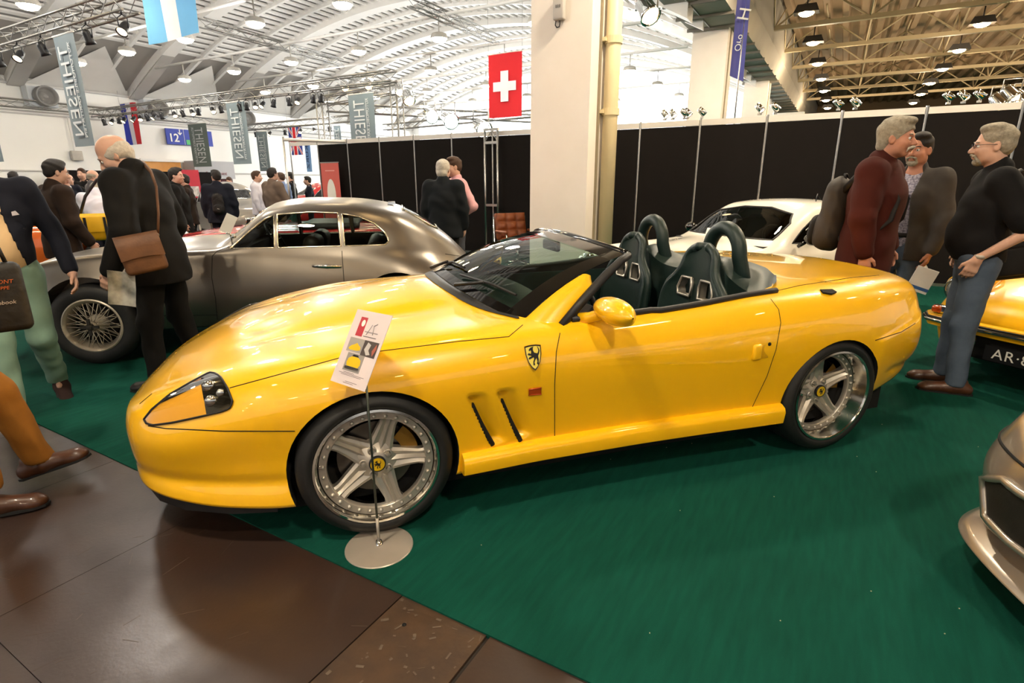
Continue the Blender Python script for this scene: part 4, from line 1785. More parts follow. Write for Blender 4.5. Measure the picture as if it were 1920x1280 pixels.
RZ2 = [.615, .68, .785, .86, .905, .93, .97, .995, 1.0, 1.11, 1.28, 1.325, 1.325, 1.265, 1.13, .95, .765, .64, .575]
R02 = [.615, .68, .79, .865, .912, .937, .98, 1.01, 1.02, 1.13, 1.32, 1.36, 1.355, 1.305, 1.18, .99, .79, .655, .58]
cols2 = [curv(U2, [w - .06 for w in W2], ZB2), curv(U2, [w - .01 for w in W2], [b + .16 for b in ZB2]), curv(U2, W2, [b + .5 * (s - b) + .04 for b, s in zip(ZB2, ZS2)]),
         curv(U2, [(w * .45 + s * .55) for w, s in zip(W2, WS2)], [b + .86 * (s - b) for b, s in zip(ZB2, ZS2)]), curv(U2, WS2, ZS2), curv(U2, GV2, GZ2), curv(U2, RV2, RZ2), (0., curv(U2, U2, R02)[1])]
gp2 = [[(1.13, .955), (1.27, 1.08), (1.42, 1.195), (1.50, 1.225), (1.50, .955)], [(1.525, .955), (1.525, 1.232), (1.8, 1.25), (2.04, 1.238), (2.055, .955)],
       [(2.085, .955), (2.075, 1.232), (2.22, 1.205), (2.36, 1.14), (2.45, 1.05), (2.475, .985), (2.44, .955)]]
wsp2 = [(-.46, 1.03), (.46, 1.03), (.44, 1.16), (.37, 1.25), (0, 1.275), (-.37, 1.25), (-.44, 1.16)]
m_sideglass = glassmat('clear_side_glass', 'cfd6cf', reflect=1.5)
m_dullchr = M('brassy_chrome', 'c9bfa8', .2, 1.0)
DB, DREF, DH = make_coupe('fastback_coupe', 'bare-metal grey vintage fastback coupe with wire wheels behind the yellow roadster', (-5.811, 2.665, .006), .735, U2, cols2, m_bare,
                          [(0.0, .37, .385), (2.515, .36, .355)], gp2, (wsp2, .7, 1.65), [(0, .345, .345), (2.515, .345, .345)], (1.06, 2.8, .5, .93, .03), tintmat=m_sideglass, trim=m_dullchr, wheel_fn=wire_wheel, wv=.755)
DS = OnCar(DREF, (-5.811, 2.665, .006), .735)
for l_ in ([DS.line([(430, 462), (408, 470), (398, 480), (397, 520), (404, 560), (408, 600)], 6), DS.line([(641, 470), (643, 500), (646, 540)], 6), DS.line([(300, 592), (408, 590)], 8), DS.line([(835, 476), (862, 480), (880, 492)], 5)]):
    grooves('shut_line', [l_], m_gap, DB, .003)
# door handle
h0, n0 = DS.hit(586, 499); h1, n1 = DS.hit(640, 500)
hm = MB()
hm.tube([h0 + n0 * .012, h0.lerp(h1, .25) + n0 * .03, h0.lerp(h1, .6) + n0 * .032, h1 + n1 * .02], [.008, .013, .012, .009], 8)
hm.build('door_handle', m_chrome, DB)
MB().tube([h0 + n0 * .004, h0.lerp(h1, .5) + n0 * .006, h1 + n1 * .004], [.012, .02, .014], 8, flat=.4).build('handle_plate', m_chrome, DB)
# wing mirror bracket on the scuttle, rear window, boot hinge
b0_, _n = DS.hit(436, 458)
if b0_ is not None:
    MB().tube([b0_, b0_ + Vector((.0, -.02, .09)), b0_ + Vector((-.03, -.03, .1))], .007, 6).tube([b0_ + Vector((0, -.02, .06)), b0_ + Vector((.04, -.03, .07))], .012, 6).build('spot_mirror', m_chrome, DB)
pane('rear_window', DREF, [(2.62, -.26), (2.86, -.30), (2.95, -.22), (2.95, .22), (2.86, .30), (2.62, .26)], 'z', 1, m_cblack, DB, m_dullchr, .01)
for s in (-.3, .3):
    q, _, _, _ = DREF.tree.ray_cast(Vector((2.52, s * .6, 3)), Vector((0, 0, -1)))
    MB().box((q.x, q.y, q.z + .012), (.07, .025, .02)).build('boot_hinge', m_chrome, DB)
# cabin: seats, wheel, parcel shelf
m_dkleather = M('dark_brown_leather', '2a211c', .5, noise=(25, .4), bump=(90, .2, .003))
for s in (-1, 1):
    MB().rbox((1.72, s * .30, .72), (.16, .42, .62), .07, Matrix.Rotation(.22, 3, 'Y')).rbox((1.5, s * .30, .5), (.48, .42, .14), .05).build('seat', m_dkleather, DB)
MB().rbox((2.3, 0, .72), (.2, 1.1, .5), .08, Matrix.Rotation(.35, 3, 'Y')).build('rear_bench', m_dkleather, DB)
MB().bbox((1.06, -.62, .80), (1.2, .62, .93)).build('dashboard', m_dkleather, DB)
sw = MB().lathe([(.185, -.01), (.2, -.01), (.2, .01), (.185, .01)], 28, 'x', closed=True)
for a in (0, 2.1, 4.2):
    sw.tube([(0, 0, 0), (0, .19 * math.cos(a), .19 * math.sin(a))], .006, 5)
o = sw.build('steering_wheel', m_black, DB); o.location = (1.33, .3, .93); o.rotation_euler = (0, -.5, 0)
# headlamp, grille and bumper at the nose
for s in (-1, 1):
    MB().lathe([(0, -.06), (.06, -.05), (.085, -.01), (.09, .03)], 20, 'x', (-.60, s * .48, .72)).build('headlamp', m_chrome, DB)
MB().rbox((-.77, 0, .48), (.06, .5, .24), .03).build('grille', m_chrome, DB)
MB().tube([(-.66, -.74, .40), (-.80, -.45, .40), (-.85, 0, .40), (-.80, .45, .40), (-.66, .74, .40)], .03, 8).build('bumper', m_chrome, DB)

# ---------------- rear-engined coupes (white behind the roadster, yellow at the right edge)
U3 = [-.87, -.83, -.72, -.5, -.25, 0, .35, .6, .8, 1.05, 1.35, 1.7, 2.1, 2.5, 2.8, 3.05, 3.2, 3.28]
W3 = [.55, .66, .745, .79, .80, .805, .80, .80, .80, .80, .80, .81, .825, .83, .81, .75, .64, .5]
ZB3 = [.28, .26, .25, .25, .24, .24, .24, .24, .24, .24, .24, .24, .24, .25, .28, .31, .35, .38]
ZS3 = [.50, .58, .68, .745, .785, .80, .815, .825, .835, .845, .85, .855, .855, .84, .79, .70, .60, .52]
WS3 = [.42, .54, .63, .675, .69, .695, .70, .705, .71, .71, .71, .71, .71, .69, .63, .53, .43, .32]
GV3 = [.30, .38, .44, .47, .49, .51, .545, .58, .60, .60, .585, .57, .56, .54, .49, .42, .33, .24]
GZ3 = [.49, .555, .635, .69, .735, .765, .815, .845, .93, 1.07, 1.19, 1.22, 1.19, 1.05, .90, .77, .64, .54]
RV3 = [.15, .19, .22, .24, .25, .27, .30, .33, .38, .42, .43, .42, .40, .37, .33, .28, .21, .15]
RZ3 = [.49, .55, .625, .68, .73, .775, .85, .885, .985, 1.14, 1.265, 1.29, 1.26, 1.12, .95, .80, .66, .555]
R03 = [.49, .55, .625, .68, .733, .78, .858, .895, 1.0, 1.155, 1.285, 1.31, 1.28, 1.14, .965, .81, .67, .56]


def cols_from(U_, W_, ZB_, ZS_, WS_, GV_, GZ_, RV_, RZ_, R0_, k=1.0):
    W_, WS_, GV_, RV_ = [[x * k for x in q] for q in (W_, WS_, GV_, RV_)]
    return [curv(U_, [w - .05 for w in W_], ZB_), curv(U_, [w - .01 for w in W_], [b + .14 for b in ZB_]), curv(U_, W_, [b + .5 * (s - b) + .02 for b, s in zip(ZB_, ZS_)]),
            curv(U_, [(w * .45 + s * .55) for w, s in zip(W_, WS_)], [b + .86 * (s - b) for b, s in zip(ZB_, ZS_)]), curv(U_, WS_, ZS_), curv(U_, GV_, GZ_), curv(U_, RV_, RZ_), (0., curv(U_, U_, R0_)[1])]


m_wht = M('ivory_white_paint', 'efe9da', .3, coat=1.0, noise=(3, .1))
gp3 = [[(.95, .885), (1.12, 1.02), (1.30, 1.135), (1.45, 1.175), (1.8, 1.18), (2.05, 1.13), (2.3, 1.0), (2.36, .91), (2.2, .885)]]
k3 = 1.09
wsp3 = [(-.60 * k3, .92), (.60 * k3, .92), (.575 * k3, 1.08), (.50 * k3, 1.17), (.2, 1.225), (-.2, 1.225), (-.50 * k3, 1.17), (-.575 * k3, 1.08)]
m_dkglass = glassmat('dark_tinted_glass', '4a4f4b', reflect=1.5)
WHL = (-1.13 - .52 * math.cos(.899) - .10, 6.385 - .52 * math.sin(.899) + .12, .006)
WC, WREF, WH_ = make_coupe('white_coupe', 'ivory white sports coupe parked beyond the yellow roadster by the black panels', WHL, .899, U3, cols_from(U3, W3, ZB3, ZS3, WS3, GV3, GZ3, RV3, RZ3, R03, k3), m_wht,
                           [(0, .33, .35), (2.27, .33, .36)], gp3, (wsp3, .3, 1.42), [(0, .325, .325), (2.27, .33, .33)], (.78, 2.6, .5, .93, .03), tintmat=m_dkglass, trim=m_matblk, wheel_fn=plain_wheel, wv=.80)
for s in (-1, 1):
    MB().ellip((1.02, s * .93, .94), (.055, .105, .06), 16, 10).build('door_mirror', m_cblack, WC)
    MB().tube([(.98, s * .80, .86), (1.0, s * .86, .905)], [.02, .018], 8).build('mirror_arm', m_cblack, WC)
    MB().rbox((1.6, s * .36, .78), (.14, .44, .66), .06, Matrix.Rotation(.2, 3, 'Y')).build('seat', m_black, WC)
    MB().ellip((-.66, s * .62, .62), (.10, .11, .10), 16, 10).build('headlamp', m_chrome, WC)
sw = MB().lathe([(.17, -.014), (.19, -.014), (.19, .014), (.17, .014)], 24, 'x', closed=True)
o = sw.build('steering_wheel', M('pale_steering_wheel', 'a9b3b8', .5), WC); o.location = (1.15, -.36, .88); o.rotation_euler = (0, -.45, 0)
MB().bbox((.62, -.70, .74), (1.0, .70, .86)).build('dashboard', m_black, WC)
MB().rbox((.52, -.05, .935), (.02, .2, .14), .008, Matrix.Rotation(.3, 3, 'Y')).build('price_card', m_white, WC)
# flower-red dashboard card seen behind the glass is left plain
# yellow classic coupe at the right edge
a3 = math.radians(53)
YL = (1.24 + .93 * math.cos(a3) + .05, 4.80 + .93 * math.sin(a3) + .22, .006)
YC, YREF, YH_ = make_coupe('yellow_classic_coupe', 'yellow classic coupe with round headlamp and chrome bumper at the right edge', YL, a3, U3, cols_from(U3, W3, ZB3, ZS3, WS3, GV3, GZ3, RV3, RZ3, R03), m_yel,
                           [(0, .32, .345), (2.22, .32, .345)], gp3, (wsp3, .3, 1.42), [(0, .315, .315), (2.22, .315, .315)], None, tintmat=m_cblack, trim=m_chrome, wheel_fn=plain_wheel, wv=.72)
m_lampglass = M('headlamp_glass', 'dfe3e2', .12, .6, noise=(60, .5), col2='8d9494')
for s in (-1, 1):
    R_ = Matrix.Rotation(-.35, 3, 'Y')
    hl = MB()
    hl.lathe([(0, -.045), (.06, -.035), (.095, -.012), (.1, 0)], 28, 'x')
    hl.xf(Matrix.Translation((-.745, s * .60, .655)) @ R_.to_4x4())
    hl.build('headlamp', m_lampglass, YC)
    rg = MB()
    rg.lathe([(.098, .0), (.104, -.014), (.115, -.012), (.12, .01), (.125, .10), (.10, .3)], 28, 'x')
    rg.xf(Matrix.Translation((-.745, s * .60, .655)) @ R_.to_4x4())
    rgo = rg.build('headlamp_ring', m_chrome, YC)
    rg2 = MB(); rg2.lathe([(.121, .02), (.128, .03), (.13, .12), (.09, .45)], 28, 'x')
    rg2.xf(Matrix.Translation((-.745, s * .60, .655)) @ R_.to_4x4())
    rg2.build('headlamp_bowl', m_yel, YC)
    MB().rbox((-.83, s * .62, .505), (.06, .2, .07), .02).build('indicator', m_chrome, YC)
    MB().rbox((-.84, s * .68, .505), (.06, .08, .06), .02).build('indicator_lens', m_amber, YC)
    MB().rbox((-.93, s * .42, .33), (.06, .2, .07), .025).build('fog_lamp', m_chrome, YC)
bp_ = [(-.60, -.815), (-.78, -.79), (-.90, -.70), (-.945, -.5), (-.96, -.2), (-.96, .2), (-.945, .5), (-.90, .70), (-.78, .79), (-.60, .815)]
bb = MB()
st = []
for u, v in bp_:
    st.append([(u + .06, v * .93, .47), (u, v, .465), (u - .012, v * 1.01, .43), (u, v, .385), (u + .06, v * .93, .37)])
bb.grid(np.array(st)); bb.build('bumper', m_yel, YC, sharp=60)
MB().tube([(u - .014, v * 1.012, .43) for u, v in bp_], .016, 8).build('bumper_strip', m_chrome, YC)
MB().tube([(u - .008, v * 1.005, .452) for u, v in bp_], .007, 6).build('bumper_bead', m_black, YC)
MB().bbox((-.9, -.55, .2), (-.6, .55, .37)).build('valance', m_gap, YC)
pl_ = MB().bbox((-.975, -.30, .225), (-.965, .24, .335)); po = pl_.build('number_plate', m_black, YC)
tm = text_mesh('AR\u00b781\u00b762', .105, .001, spacing=1.1); tm.materials.append(m_white)
to = mesh_obj('plate_lettering', tm, None, po)
to.rotation_euler = (PI / 2, 0, -PI / 2); to.location = (-.978, -.03, .28)

# ---------------- champagne silver car, only its nose in view
m_chamSilver = M('champagne_silver_paint', 'a99f94', .28, .55, coat=1.0, noise=(400, .15))
a4 = math.radians(28)
U4 = [-.98, -.94, -.84, -.6, -.3, 0, .4, .8, 1.2, 1.6, 2.1, 2.6, 3.0, 3.3, 3.4]
W4 = [.45, .60, .74, .86, .90, .91, .90, .89, .89, .89, .91, .92, .88, .7, .5]
ZB4 = [.25, .23, .21, .20, .2, .2, .2, .2, .2, .2, .2, .22, .28, .34, .4]
ZS4 = [.56, .61, .68, .75, .80, .83, .85, .86, .87, .88, .89, .89, .86, .8, .7]
WS4 = [.36, .48, .61, .72, .78, .80, .80, .80, .80, .80, .8, .8, .76, .6, .4]
R04 = [.57, .63, .70, .78, .84, .88, .92, 1.05, 1.2, 1.26, 1.2, 1.05, .95, .88, .75]
RZ4 = [z - .012 for z in R04]
GZ4 = [.565, .625, .69, .765, .82, .855, .885, .98, 1.1, 1.16, 1.1, .98, .92, .85, .72]
GV4 = [w * .72 for w in WS4]; RV4 = [w * .4 for w in WS4]
SL = (1.74, 2.43, .006)
SLV, SREF, _ = make_coupe('silver_car', 'champagne silver car with a lip spoiler, only its nose showing at right', SL, a4, U4, cols_from(U4, W4, ZB4, ZS4, WS4, GV4, GZ4, RV4, RZ4, R04), m_chamSilver,
                          [(0, .33, .36), (2.6, .33, .36)], [[(.95, .92), (1.2, 1.06), (1.6, 1.1), (2.1, 1.05), (2.4, .95)]], ([(-.6, .95), (.6, .95), (.5, 1.12), (-.5, 1.12)], 0, 1), [(0, .33, .33), (2.6, .33, .33)], None, tintmat=m_cblack, trim=m_matblk, wheel_fn=plain_wheel, wv=.80)
lipc = [(-.66, -.86), (-.84, -.77), (-.96, -.61), (-1.02, -.3), (-1.03, 0), (-1.02, .3), (-.96, .61), (-.84, .77), (-.66, .86)]
_t = np.linspace(0, 8, 49)
lipc = list(zip(nspline(np.arange(9), [q[0] for q in lipc], _t), nspline(np.arange(9), [q[1] for q in lipc], _t)))
lp_ = MB()
lp_.grid(np.array([[(u + .16, v * .86, .215), (u + .03, v * .985, .158), (u - .004, v, .146), (u - .006, v, .138), (u + .01, v * .99, .128), (u + .16, v * .86, .125)] for u, v in lipc]))
lp_.build('lip_spoiler', m_chamSilver, SLV, sharp=60)
pane('lower_grille', SREF, [(-.56, .27), (.56, .27), (.62, .40), (.5, .46), (-.5, .46), (-.62, .40)], 'x', -1, M('dark_mesh', '14130f', .6, .4, noise=(500, .9), col2='2c2a26', bump=(700, .9, .003)), SLV, m_chamSilver, .016, .006)
for s in (-1, 1):
    pane('headlight', SREF, [(-.60, s * .40), (-.42, s * .52), (-.38, s * .66), (-.58, s * .70), (-.78, s * .60), (-.80, s * .50)], 'z', 1, m_lampglass, SLV, m_matblk, .006)
cr_ = [(u + .055, v * .955, .50) for u, v in lipc]
pts = []
for u, v, z in cr_:
    p, n, _, _ = SREF.tree.find_nearest(Vector((u, v, z + .04)))
    pts.append(p)
MB().tube(pts, .006, 6).build('bumper_strip', m_gap, SLV)


# ---------------- simple cars further off
def far_car(name, label, loc, rz, paint, kind, sc=1.0, tint=None):
    if kind == 'roadster':
        Uf = [-.9, -.85, -.7, -.4, 0, .5, .9, 1.4, 2.0, 2.5, 2.9, 3.15, 3.25]
        Wf = [.3, .5, .66, .76, .79, .78, .77, .77, .78, .79, .74, .6, .4]
        Zs = [.55, .62, .70, .77, .82, .83, .83, .83, .84, .85, .8, .7, .6]
        R0 = [.56, .64, .74, .82, .88, .92, .93, .93, .93, .92, .86, .76, .64]
    else:
        Uf = [-.9, -.85, -.7, -.4, 0, .5, .9, 1.4, 2.0, 2.5, 2.9, 3.15, 3.25]
        Wf = [.3, .5, .66, .76, .80, .80, .80, .80, .80, .80, .76, .6, .4]
        Zs = [.62, .70, .80, .86, .90, .91, .92, .93, .94, .93, .86, .74, .62]
        R0 = [.64, .76, .90, .96, 1.0, 1.06, 1.24, 1.50, 1.54, 1.46, 1.16, .84, .68]
    Zb = [.34, .32, .3, .28, .27, .27, .27, .27, .27, .28, .3, .36, .42]
    Ws = [w * .88 for w in Wf]
    cabin = [0 if r < 1.0 else 1 for r in R0]
    cols_ = [curv(Uf, [w - .05 for w in Wf], Zb), curv(Uf, Wf, [b + .5 * (s - b) for b, s in zip(Zb, Zs)]), curv(Uf, Ws, Zs),
             curv(Uf, [w * .74 for w in Ws], [s + (r - s) * (.7 if c else .5) for s, r, c in zip(Zs, R0, cabin)]), curv(Uf, [w * .4 for w in Ws], [s + (r - s) * .93 for s, r in zip(Zs, R0)]), (0., curv(Uf, Uf, R0)[1])]
    gl = None if kind == 'roadster' else [[(.95, .98), (1.2, 1.2), (1.4, 1.34), (2.0, 1.38), (2.4, 1.3), (2.6, 1.1), (2.6, .98)]]
    wsx = None if kind == 'roadster' else ([(-.5, 1.1), (.5, 1.1), (.45, 1.32), (-.45, 1.32)], 0, 1)
    car, ref, _ = make_coupe(name, label, loc, rz, Uf, cols_, paint, [(0, .34, .36), (2.4, .34, .36)], gl, wsx, [(0, .33, .33), (2.4, .33, .33)], None, nt=40, nu=50, tintmat=m_cblack, trim=m_chrome, wheel_fn=plain_wheel, wv=.72)
    for s in (-1, 1):
        MB().ellip((-.68, s * .52, .70), (.09, .1, .1), 16, 10).build('headlamp', m_lampglass, car)
    MB().tube([(-.8, -.74, .42), (-.95, -.4, .42), (-.97, 0, .42), (-.95, .4, .42), (-.8, .74, .42)], .04, 8).build('bumper', m_chrome, car)
    MB().rbox((-.86, 0, .56), (.1, .4, .24), .03).build('grille', m_chrome, car)
    if kind == 'roadster':
        g = MB()
        g.grid(np.array([[(.86 + .05 * abs(a) ** 2, a * .66, .90), (1.02 + .05 * abs(a) ** 2, a * .62, 1.08), (1.13 + .05 * abs(a) ** 2, a * .58, 1.20)] for a in np.linspace(-1, 1, 13)]))
        wo = g.build('windscreen', glassmat('roadster_glass', 'bfe0e8', reflect=1.7), car)
        MB().tube([(1.13 + .05 * abs(a) ** 2, a * .58, 1.20) for a in np.linspace(-1, 1, 13)], .014, 6).build('windscreen_frame', m_chrome, car)
        MB().rbox((1.55, 0, .90), (.8, 1.2, .12), .05).build('cockpit_cover', m_black, car)
    return car


m_red = M('red_paint', 'b3141a', .3, coat=1.0, noise=(3, .15))
m_orange = M('orange_paint', 'd8641c', .3, coat=1.0, noise=(3, .15))
m_gunmetal = M('old_silver_paint', '8f8880', .3, .4, coat=.7, noise=(3, .2))
far_car('red_roadster', 'low red roadster parked just beyond the grey fastback', (-7.68, 4.88, .006), .735, m_red, 'roadster', tint=1)
ORG = far_car('orange_roadster', 'orange open car behind the black-clad man with the leather bag', (-12.19, 3.23, .006), .735, m_orange, 'roadster')
_l = MB(); _l.add([(2.45, -.55, 1.34), (2.45, .55, 1.34), (2.75, .6, 1.12), (3.2, .5, .80), (3.2, -.5, .80), (2.75, -.6, 1.12), (2.45, -.55, 1.31), (2.45, .55, 1.31), (2.75, .6, 1.09), (3.2, .5, .77), (3.2, -.5, .77), (2.75, -.6, 1.09)], [(0, 5, 2, 1), (5, 4, 3, 2), (7, 8, 11, 6), (8, 9, 10, 11), (0, 1, 7, 6), (1, 2, 8, 7), (2, 3, 9, 8), (4, 5, 11, 10), (5, 0, 6, 11)])
_l.build('raised_boot_lid', m_orange, ORG)
far_car('silver_saloon', 'silver pre-war saloon with big round headlamps in the far aisle', (-13.4, 9.2, .006), 2.75, m_gunmetal, 'saloon')
far_car('red_saloon', 'small red saloon in the far aisle behind the silver one', (-16.5, 12.6, .006), 1.2, m_red, 'saloon')
# ================================================================== FIGURES: smooth-blended volumes turned into one continuous skin
def surface_nets(F, xs, ys, zs):
    S = F < 0
    nx, ny, nz = F.shape
    c = np.zeros((nx - 1, ny - 1, nz - 1), np.uint8)
    for dx in (0, 1):
        for dy in (0, 1):
            for dz in (0, 1):
                c += S[dx:nx - 1 + dx, dy:ny - 1 + dy, dz:nz - 1 + dz]
    act = (c > 0) & (c < 8)
    idx = -np.ones(act.shape, np.int64)
    I, J, K = np.nonzero(act)
    idx[I, J, K] = np.arange(len(I))
    acc = np.zeros((len(I), 3)); cnt = np.zeros(len(I))
    cs = [(a, b, d) for a in (0, 1) for b in (0, 1) for d in (0, 1)]
    val = {q: F[I + q[0], J + q[1], K + q[2]] for q in cs}
    X = [xs[I], xs[I + 1]]; Y = [ys[J], ys[J + 1]]; Z = [zs[K], zs[K + 1]]
    for p in cs:
        for ax in range(3):
            if p[ax]:
                continue
            q = list(p); q[ax] = 1; q = tuple(q)
            a, b = val[p], val[q]
            m = (a < 0) != (b < 0)
            t = np.where(m, a / np.where(m, a - b, 1), 0)
            px = X[p[0]] + (X[q[0]] - X[p[0]]) * t
            py = Y[p[1]] + (Y[q[1]] - Y[p[1]]) * t
            pz = Z[p[2]] + (Z[q[2]] - Z[p[2]]) * t
            acc[m, 0] += px[m]; acc[m, 1] += py[m]; acc[m, 2] += pz[m]; cnt[m] += 1
    V = acc / np.maximum(cnt, 1)[:, None]
    Q = []
    for ax in range(3):
        sl0 = [slice(None)] * 3; sl1 = [slice(None)] * 3
        sl0[ax] = slice(0, -1); sl1[ax] = slice(1, None)
        ch = S[tuple(sl0)] != S[tuple(sl1)]
        i, j, k = np.nonzero(ch)
        o = [a for a in range(3) if a != ax]
        P = np.stack([i, j, k], 1)
        ok = np.all([(P[:, a] > 0) & (P[:, a] < F.shape[a] - 1) for a in o], 0)
        P = P[ok]
        ins = S[P[:, 0], P[:, 1], P[:, 2]]
        def g(d0, d1):
            R = P.copy(); R[:, o[0]] -= d0; R[:, o[1]] -= d1
            return idx[R[:, 0], R[:, 1], R[:, 2]]
        q = np.stack([g(1, 1), g(0, 1), g(0, 0), g(1, 0)], 1)
        flip = ins if ax != 1 else ~ins
        q[~flip] = q[~flip][:, ::-1]
        Q.append(q)
    Q = np.concatenate(Q)
    Q = Q[(Q >= 0).all(1)]
    return V, Q


def np_mesh(name, V, Q):
    me = bpy.data.meshes.new(name)
    me.vertices.add(len(V)); me.vertices.foreach_set('co', V.astype(np.float32).ravel())
    me.loops.add(Q.size); me.loops.foreach_set('vertex_index', Q.astype(np.int32).ravel())
    me.polygons.add(len(Q))
    me.polygons.foreach_set('loop_start', np.arange(0, Q.size, 4, dtype=np.int32))
    me.polygons.foreach_set('use_smooth', np.ones(len(Q), bool))
    me.update(calc_edges=True)
    me.validate()
    return me


def C(a, b, ra, rb=None, k=.02, s=(1, 1, 1), sub=False):
    return ('c', np.array(a, float), np.array(b, float), ra, ra if rb is None else rb, k, np.array(s, float), sub)


def E(c, r, k=.02, R=None, sub=False):
    return ('e', np.array(c, float), np.array(r, float), R, k, sub)


def sculpt(name, prims, dx, dz=None, fine=(), post=None, wr=0., wf=1.):
    """union of tapered capsules / ellipsoids with smooth blends on a rectilinear grid"""
    dz = dz or dx
    lo = np.full(3, 1e9); hi = -lo
    for p in prims:
        if p[-1]:
            continue
        if p[0] == 'c':
            r = max(p[3], p[4]) * p[6]
            lo = np.minimum(lo, np.minimum(p[1], p[2]) - r); hi = np.maximum(hi, np.maximum(p[1], p[2]) + r)
        else:
            r = max(p[2]) if p[3] is not None else p[2]
            lo = np.minimum(lo, p[1] - r); hi = np.maximum(hi, p[1] + r)
    pad = dx * 2.5 + wr
    lo -= pad; hi += pad
    xs = np.arange(lo[0], hi[0] + dx, dx); ys = np.arange(lo[1], hi[1] + dx, dx)
    zs = [lo[2] - dz]
    while zs[-1] < hi[2] + dz:
        z = zs[-1]; step = dz
        for z0, z1, d in fine:
            if z0 - d <= z <= z1:
                step = min(step, d)
            elif z < z0 < z + step:
                step = max(min(step, z0 - z), d)
        zs.append(z + step)
    zs = np.array(zs)
    F = np.full((len(xs), len(ys), len(zs)), .25, np.float32)
    for p in prims:
        if p[0] == 'c':
            _, a, b, ra, rb, k, s, sub = p
            r = max(ra, rb) * s + k + dx * 2
            l, h = np.minimum(a, b) - r, np.maximum(a, b) + r
        else:
            _, c, rr, R, k, sub = p
            r = (np.full(3, max(rr)) if R is not None else rr) + k + dx * 2
            l, h = c - r, c + r
        i0, i1 = np.searchsorted(xs, l[0]), np.searchsorted(xs, h[0])
        j0, j1 = np.searchsorted(ys, l[1]), np.searchsorted(ys, h[1])
        k0, k1 = np.searchsorted(zs, l[2]), np.searchsorted(zs, h[2])
        if i1 <= i0 or j1 <= j0 or k1 <= k0:
            continue
        gx = xs[i0:i1, None, None]; gy = ys[None, j0:j1, None]; gz = zs[None, None, k0:k1]
        if p[0] == 'c':
            q = [(g - a[m]) / s[m] for m, g in enumerate((gx, gy, gz))]
            ba = (b - a) / s
            L2 = max(1e-9, float(ba @ ba))
            t = np.clip((q[0] * ba[0] + q[1] * ba[1] + q[2] * ba[2]) / L2, 0, 1)
            d = np.sqrt((q[0] - t * ba[0]) ** 2 + (q[1] - t * ba[1]) ** 2 + (q[2] - t * ba[2]) ** 2) - (ra + (rb - ra) * t)
            d = d * float(min(s))
        else:
            q = [gx - c[0], gy - c[1], gz - c[2]]
            if R is not None:
                q = [R[0][m] * q[0] + R[1][m] * q[1] + R[2][m] * q[2] for m in range(3)]
            n = np.sqrt((q[0] / rr[0]) ** 2 + (q[1] / rr[1]) ** 2 + (q[2] / rr[2]) ** 2)
            n2 = np.sqrt((q[0] / rr[0] ** 2) ** 2 + (q[1] / rr[1] ** 2) ** 2 + (q[2] / rr[2] ** 2) ** 2) + 1e-6
            d = n * (n - 1) / n2
        f = F[i0:i1, j0:j1, k0:k1]
        if sub:
            d = -d
            h = np.clip(.5 - .5 * (d - f) / -k, 0, 1) if False else np.clip(.5 + .5 * (d - f) / k, 0, 1)
            F[i0:i1, j0:j1, k0:k1] = f + (d - f) * h + k * h * (1 - h)
        else:
            h = np.clip(.5 + .5 * (f - d) / k, 0, 1)
            F[i0:i1, j0:j1, k0:k1] = f + (d - f) * h - k * h * (1 - h)
    if wr:
        gx = xs[:, None, None]; gy = ys[None, :, None]; gz = zs[None, None, :]
        w = np.sin(gz * 38 * wf + 3 * np.sin(gx * 17 + gy * 9) + gx * 25) * .5 + np.sin(gz * 21 * wf - gy * 30 + 2 * np.sin(gz * 11 + gx * 12)) * .5
        F += (wr * w).astype(np.float32)
    if post:
        F = post(F, xs[:, None, None], ys[None, :, None], zs[None, None, :])
    V, Q = surface_nets(F, xs, ys, zs)
    return np_mesh(name, V, Q)


def rotm(yaw=0., pitch=0., roll=0.):
    """yaw to the left, pitch downwards, roll"""
    return np.array(Matrix.Rotation(yaw, 3, 'Z') @ Matrix.Rotation(pitch, 3, 'Y') @ Matrix.Rotation(roll, 3, 'X'))


def head_prims(hc, Rm):
    T = lambda p: Rm @ np.array(p, float) + hc
    P = [E(T((-.014, 0, .036)), (.098, .077, .086), .02, Rm.tolist()), E(T((.028, 0, -.03)), (.066, .061, .084), .03, Rm.tolist()),
         E(T((.052, 0, -.098)), (.03, .03, .023), .025, Rm.tolist())]
    for s in (-1, 1):
        P += [E(T((.012, s * .043, -.068)), (.045, .024, .036), .03, Rm.tolist()), E(T((.06, s * .038, -.032)), (.03, .026, .026), .025, Rm.tolist())]
    P += [C(T((.080, -.03, .014)), T((.080, .03, .014)), .014, k=.018), C(T((.088, 0, .006)), T((.113, 0, -.036)), .0085, .0145, .012)]
    for s in (-1, 1):
        P += [E(T((.102, s * .012, -.042)), (.012, .009, .008), .008), E(T((.096, s * .032, -.006)), (.016, .02, .0125), .012, sub=True)]
        P += [E(T((-.004, s * .077, -.012)), (.02, .011, .032), .008, (Rm @ rotm(-s * .35)).tolist()), E(T((.004, s * .086, -.01)), (.009, .006, .017), .006, sub=True)]
    P += [E(T((.089, 0, -.067)), (.014, .025, .0075), .008, Rm.tolist()), E(T((.087, 0, -.079)), (.014, .022, .008), .008, Rm.tolist())]
    return P


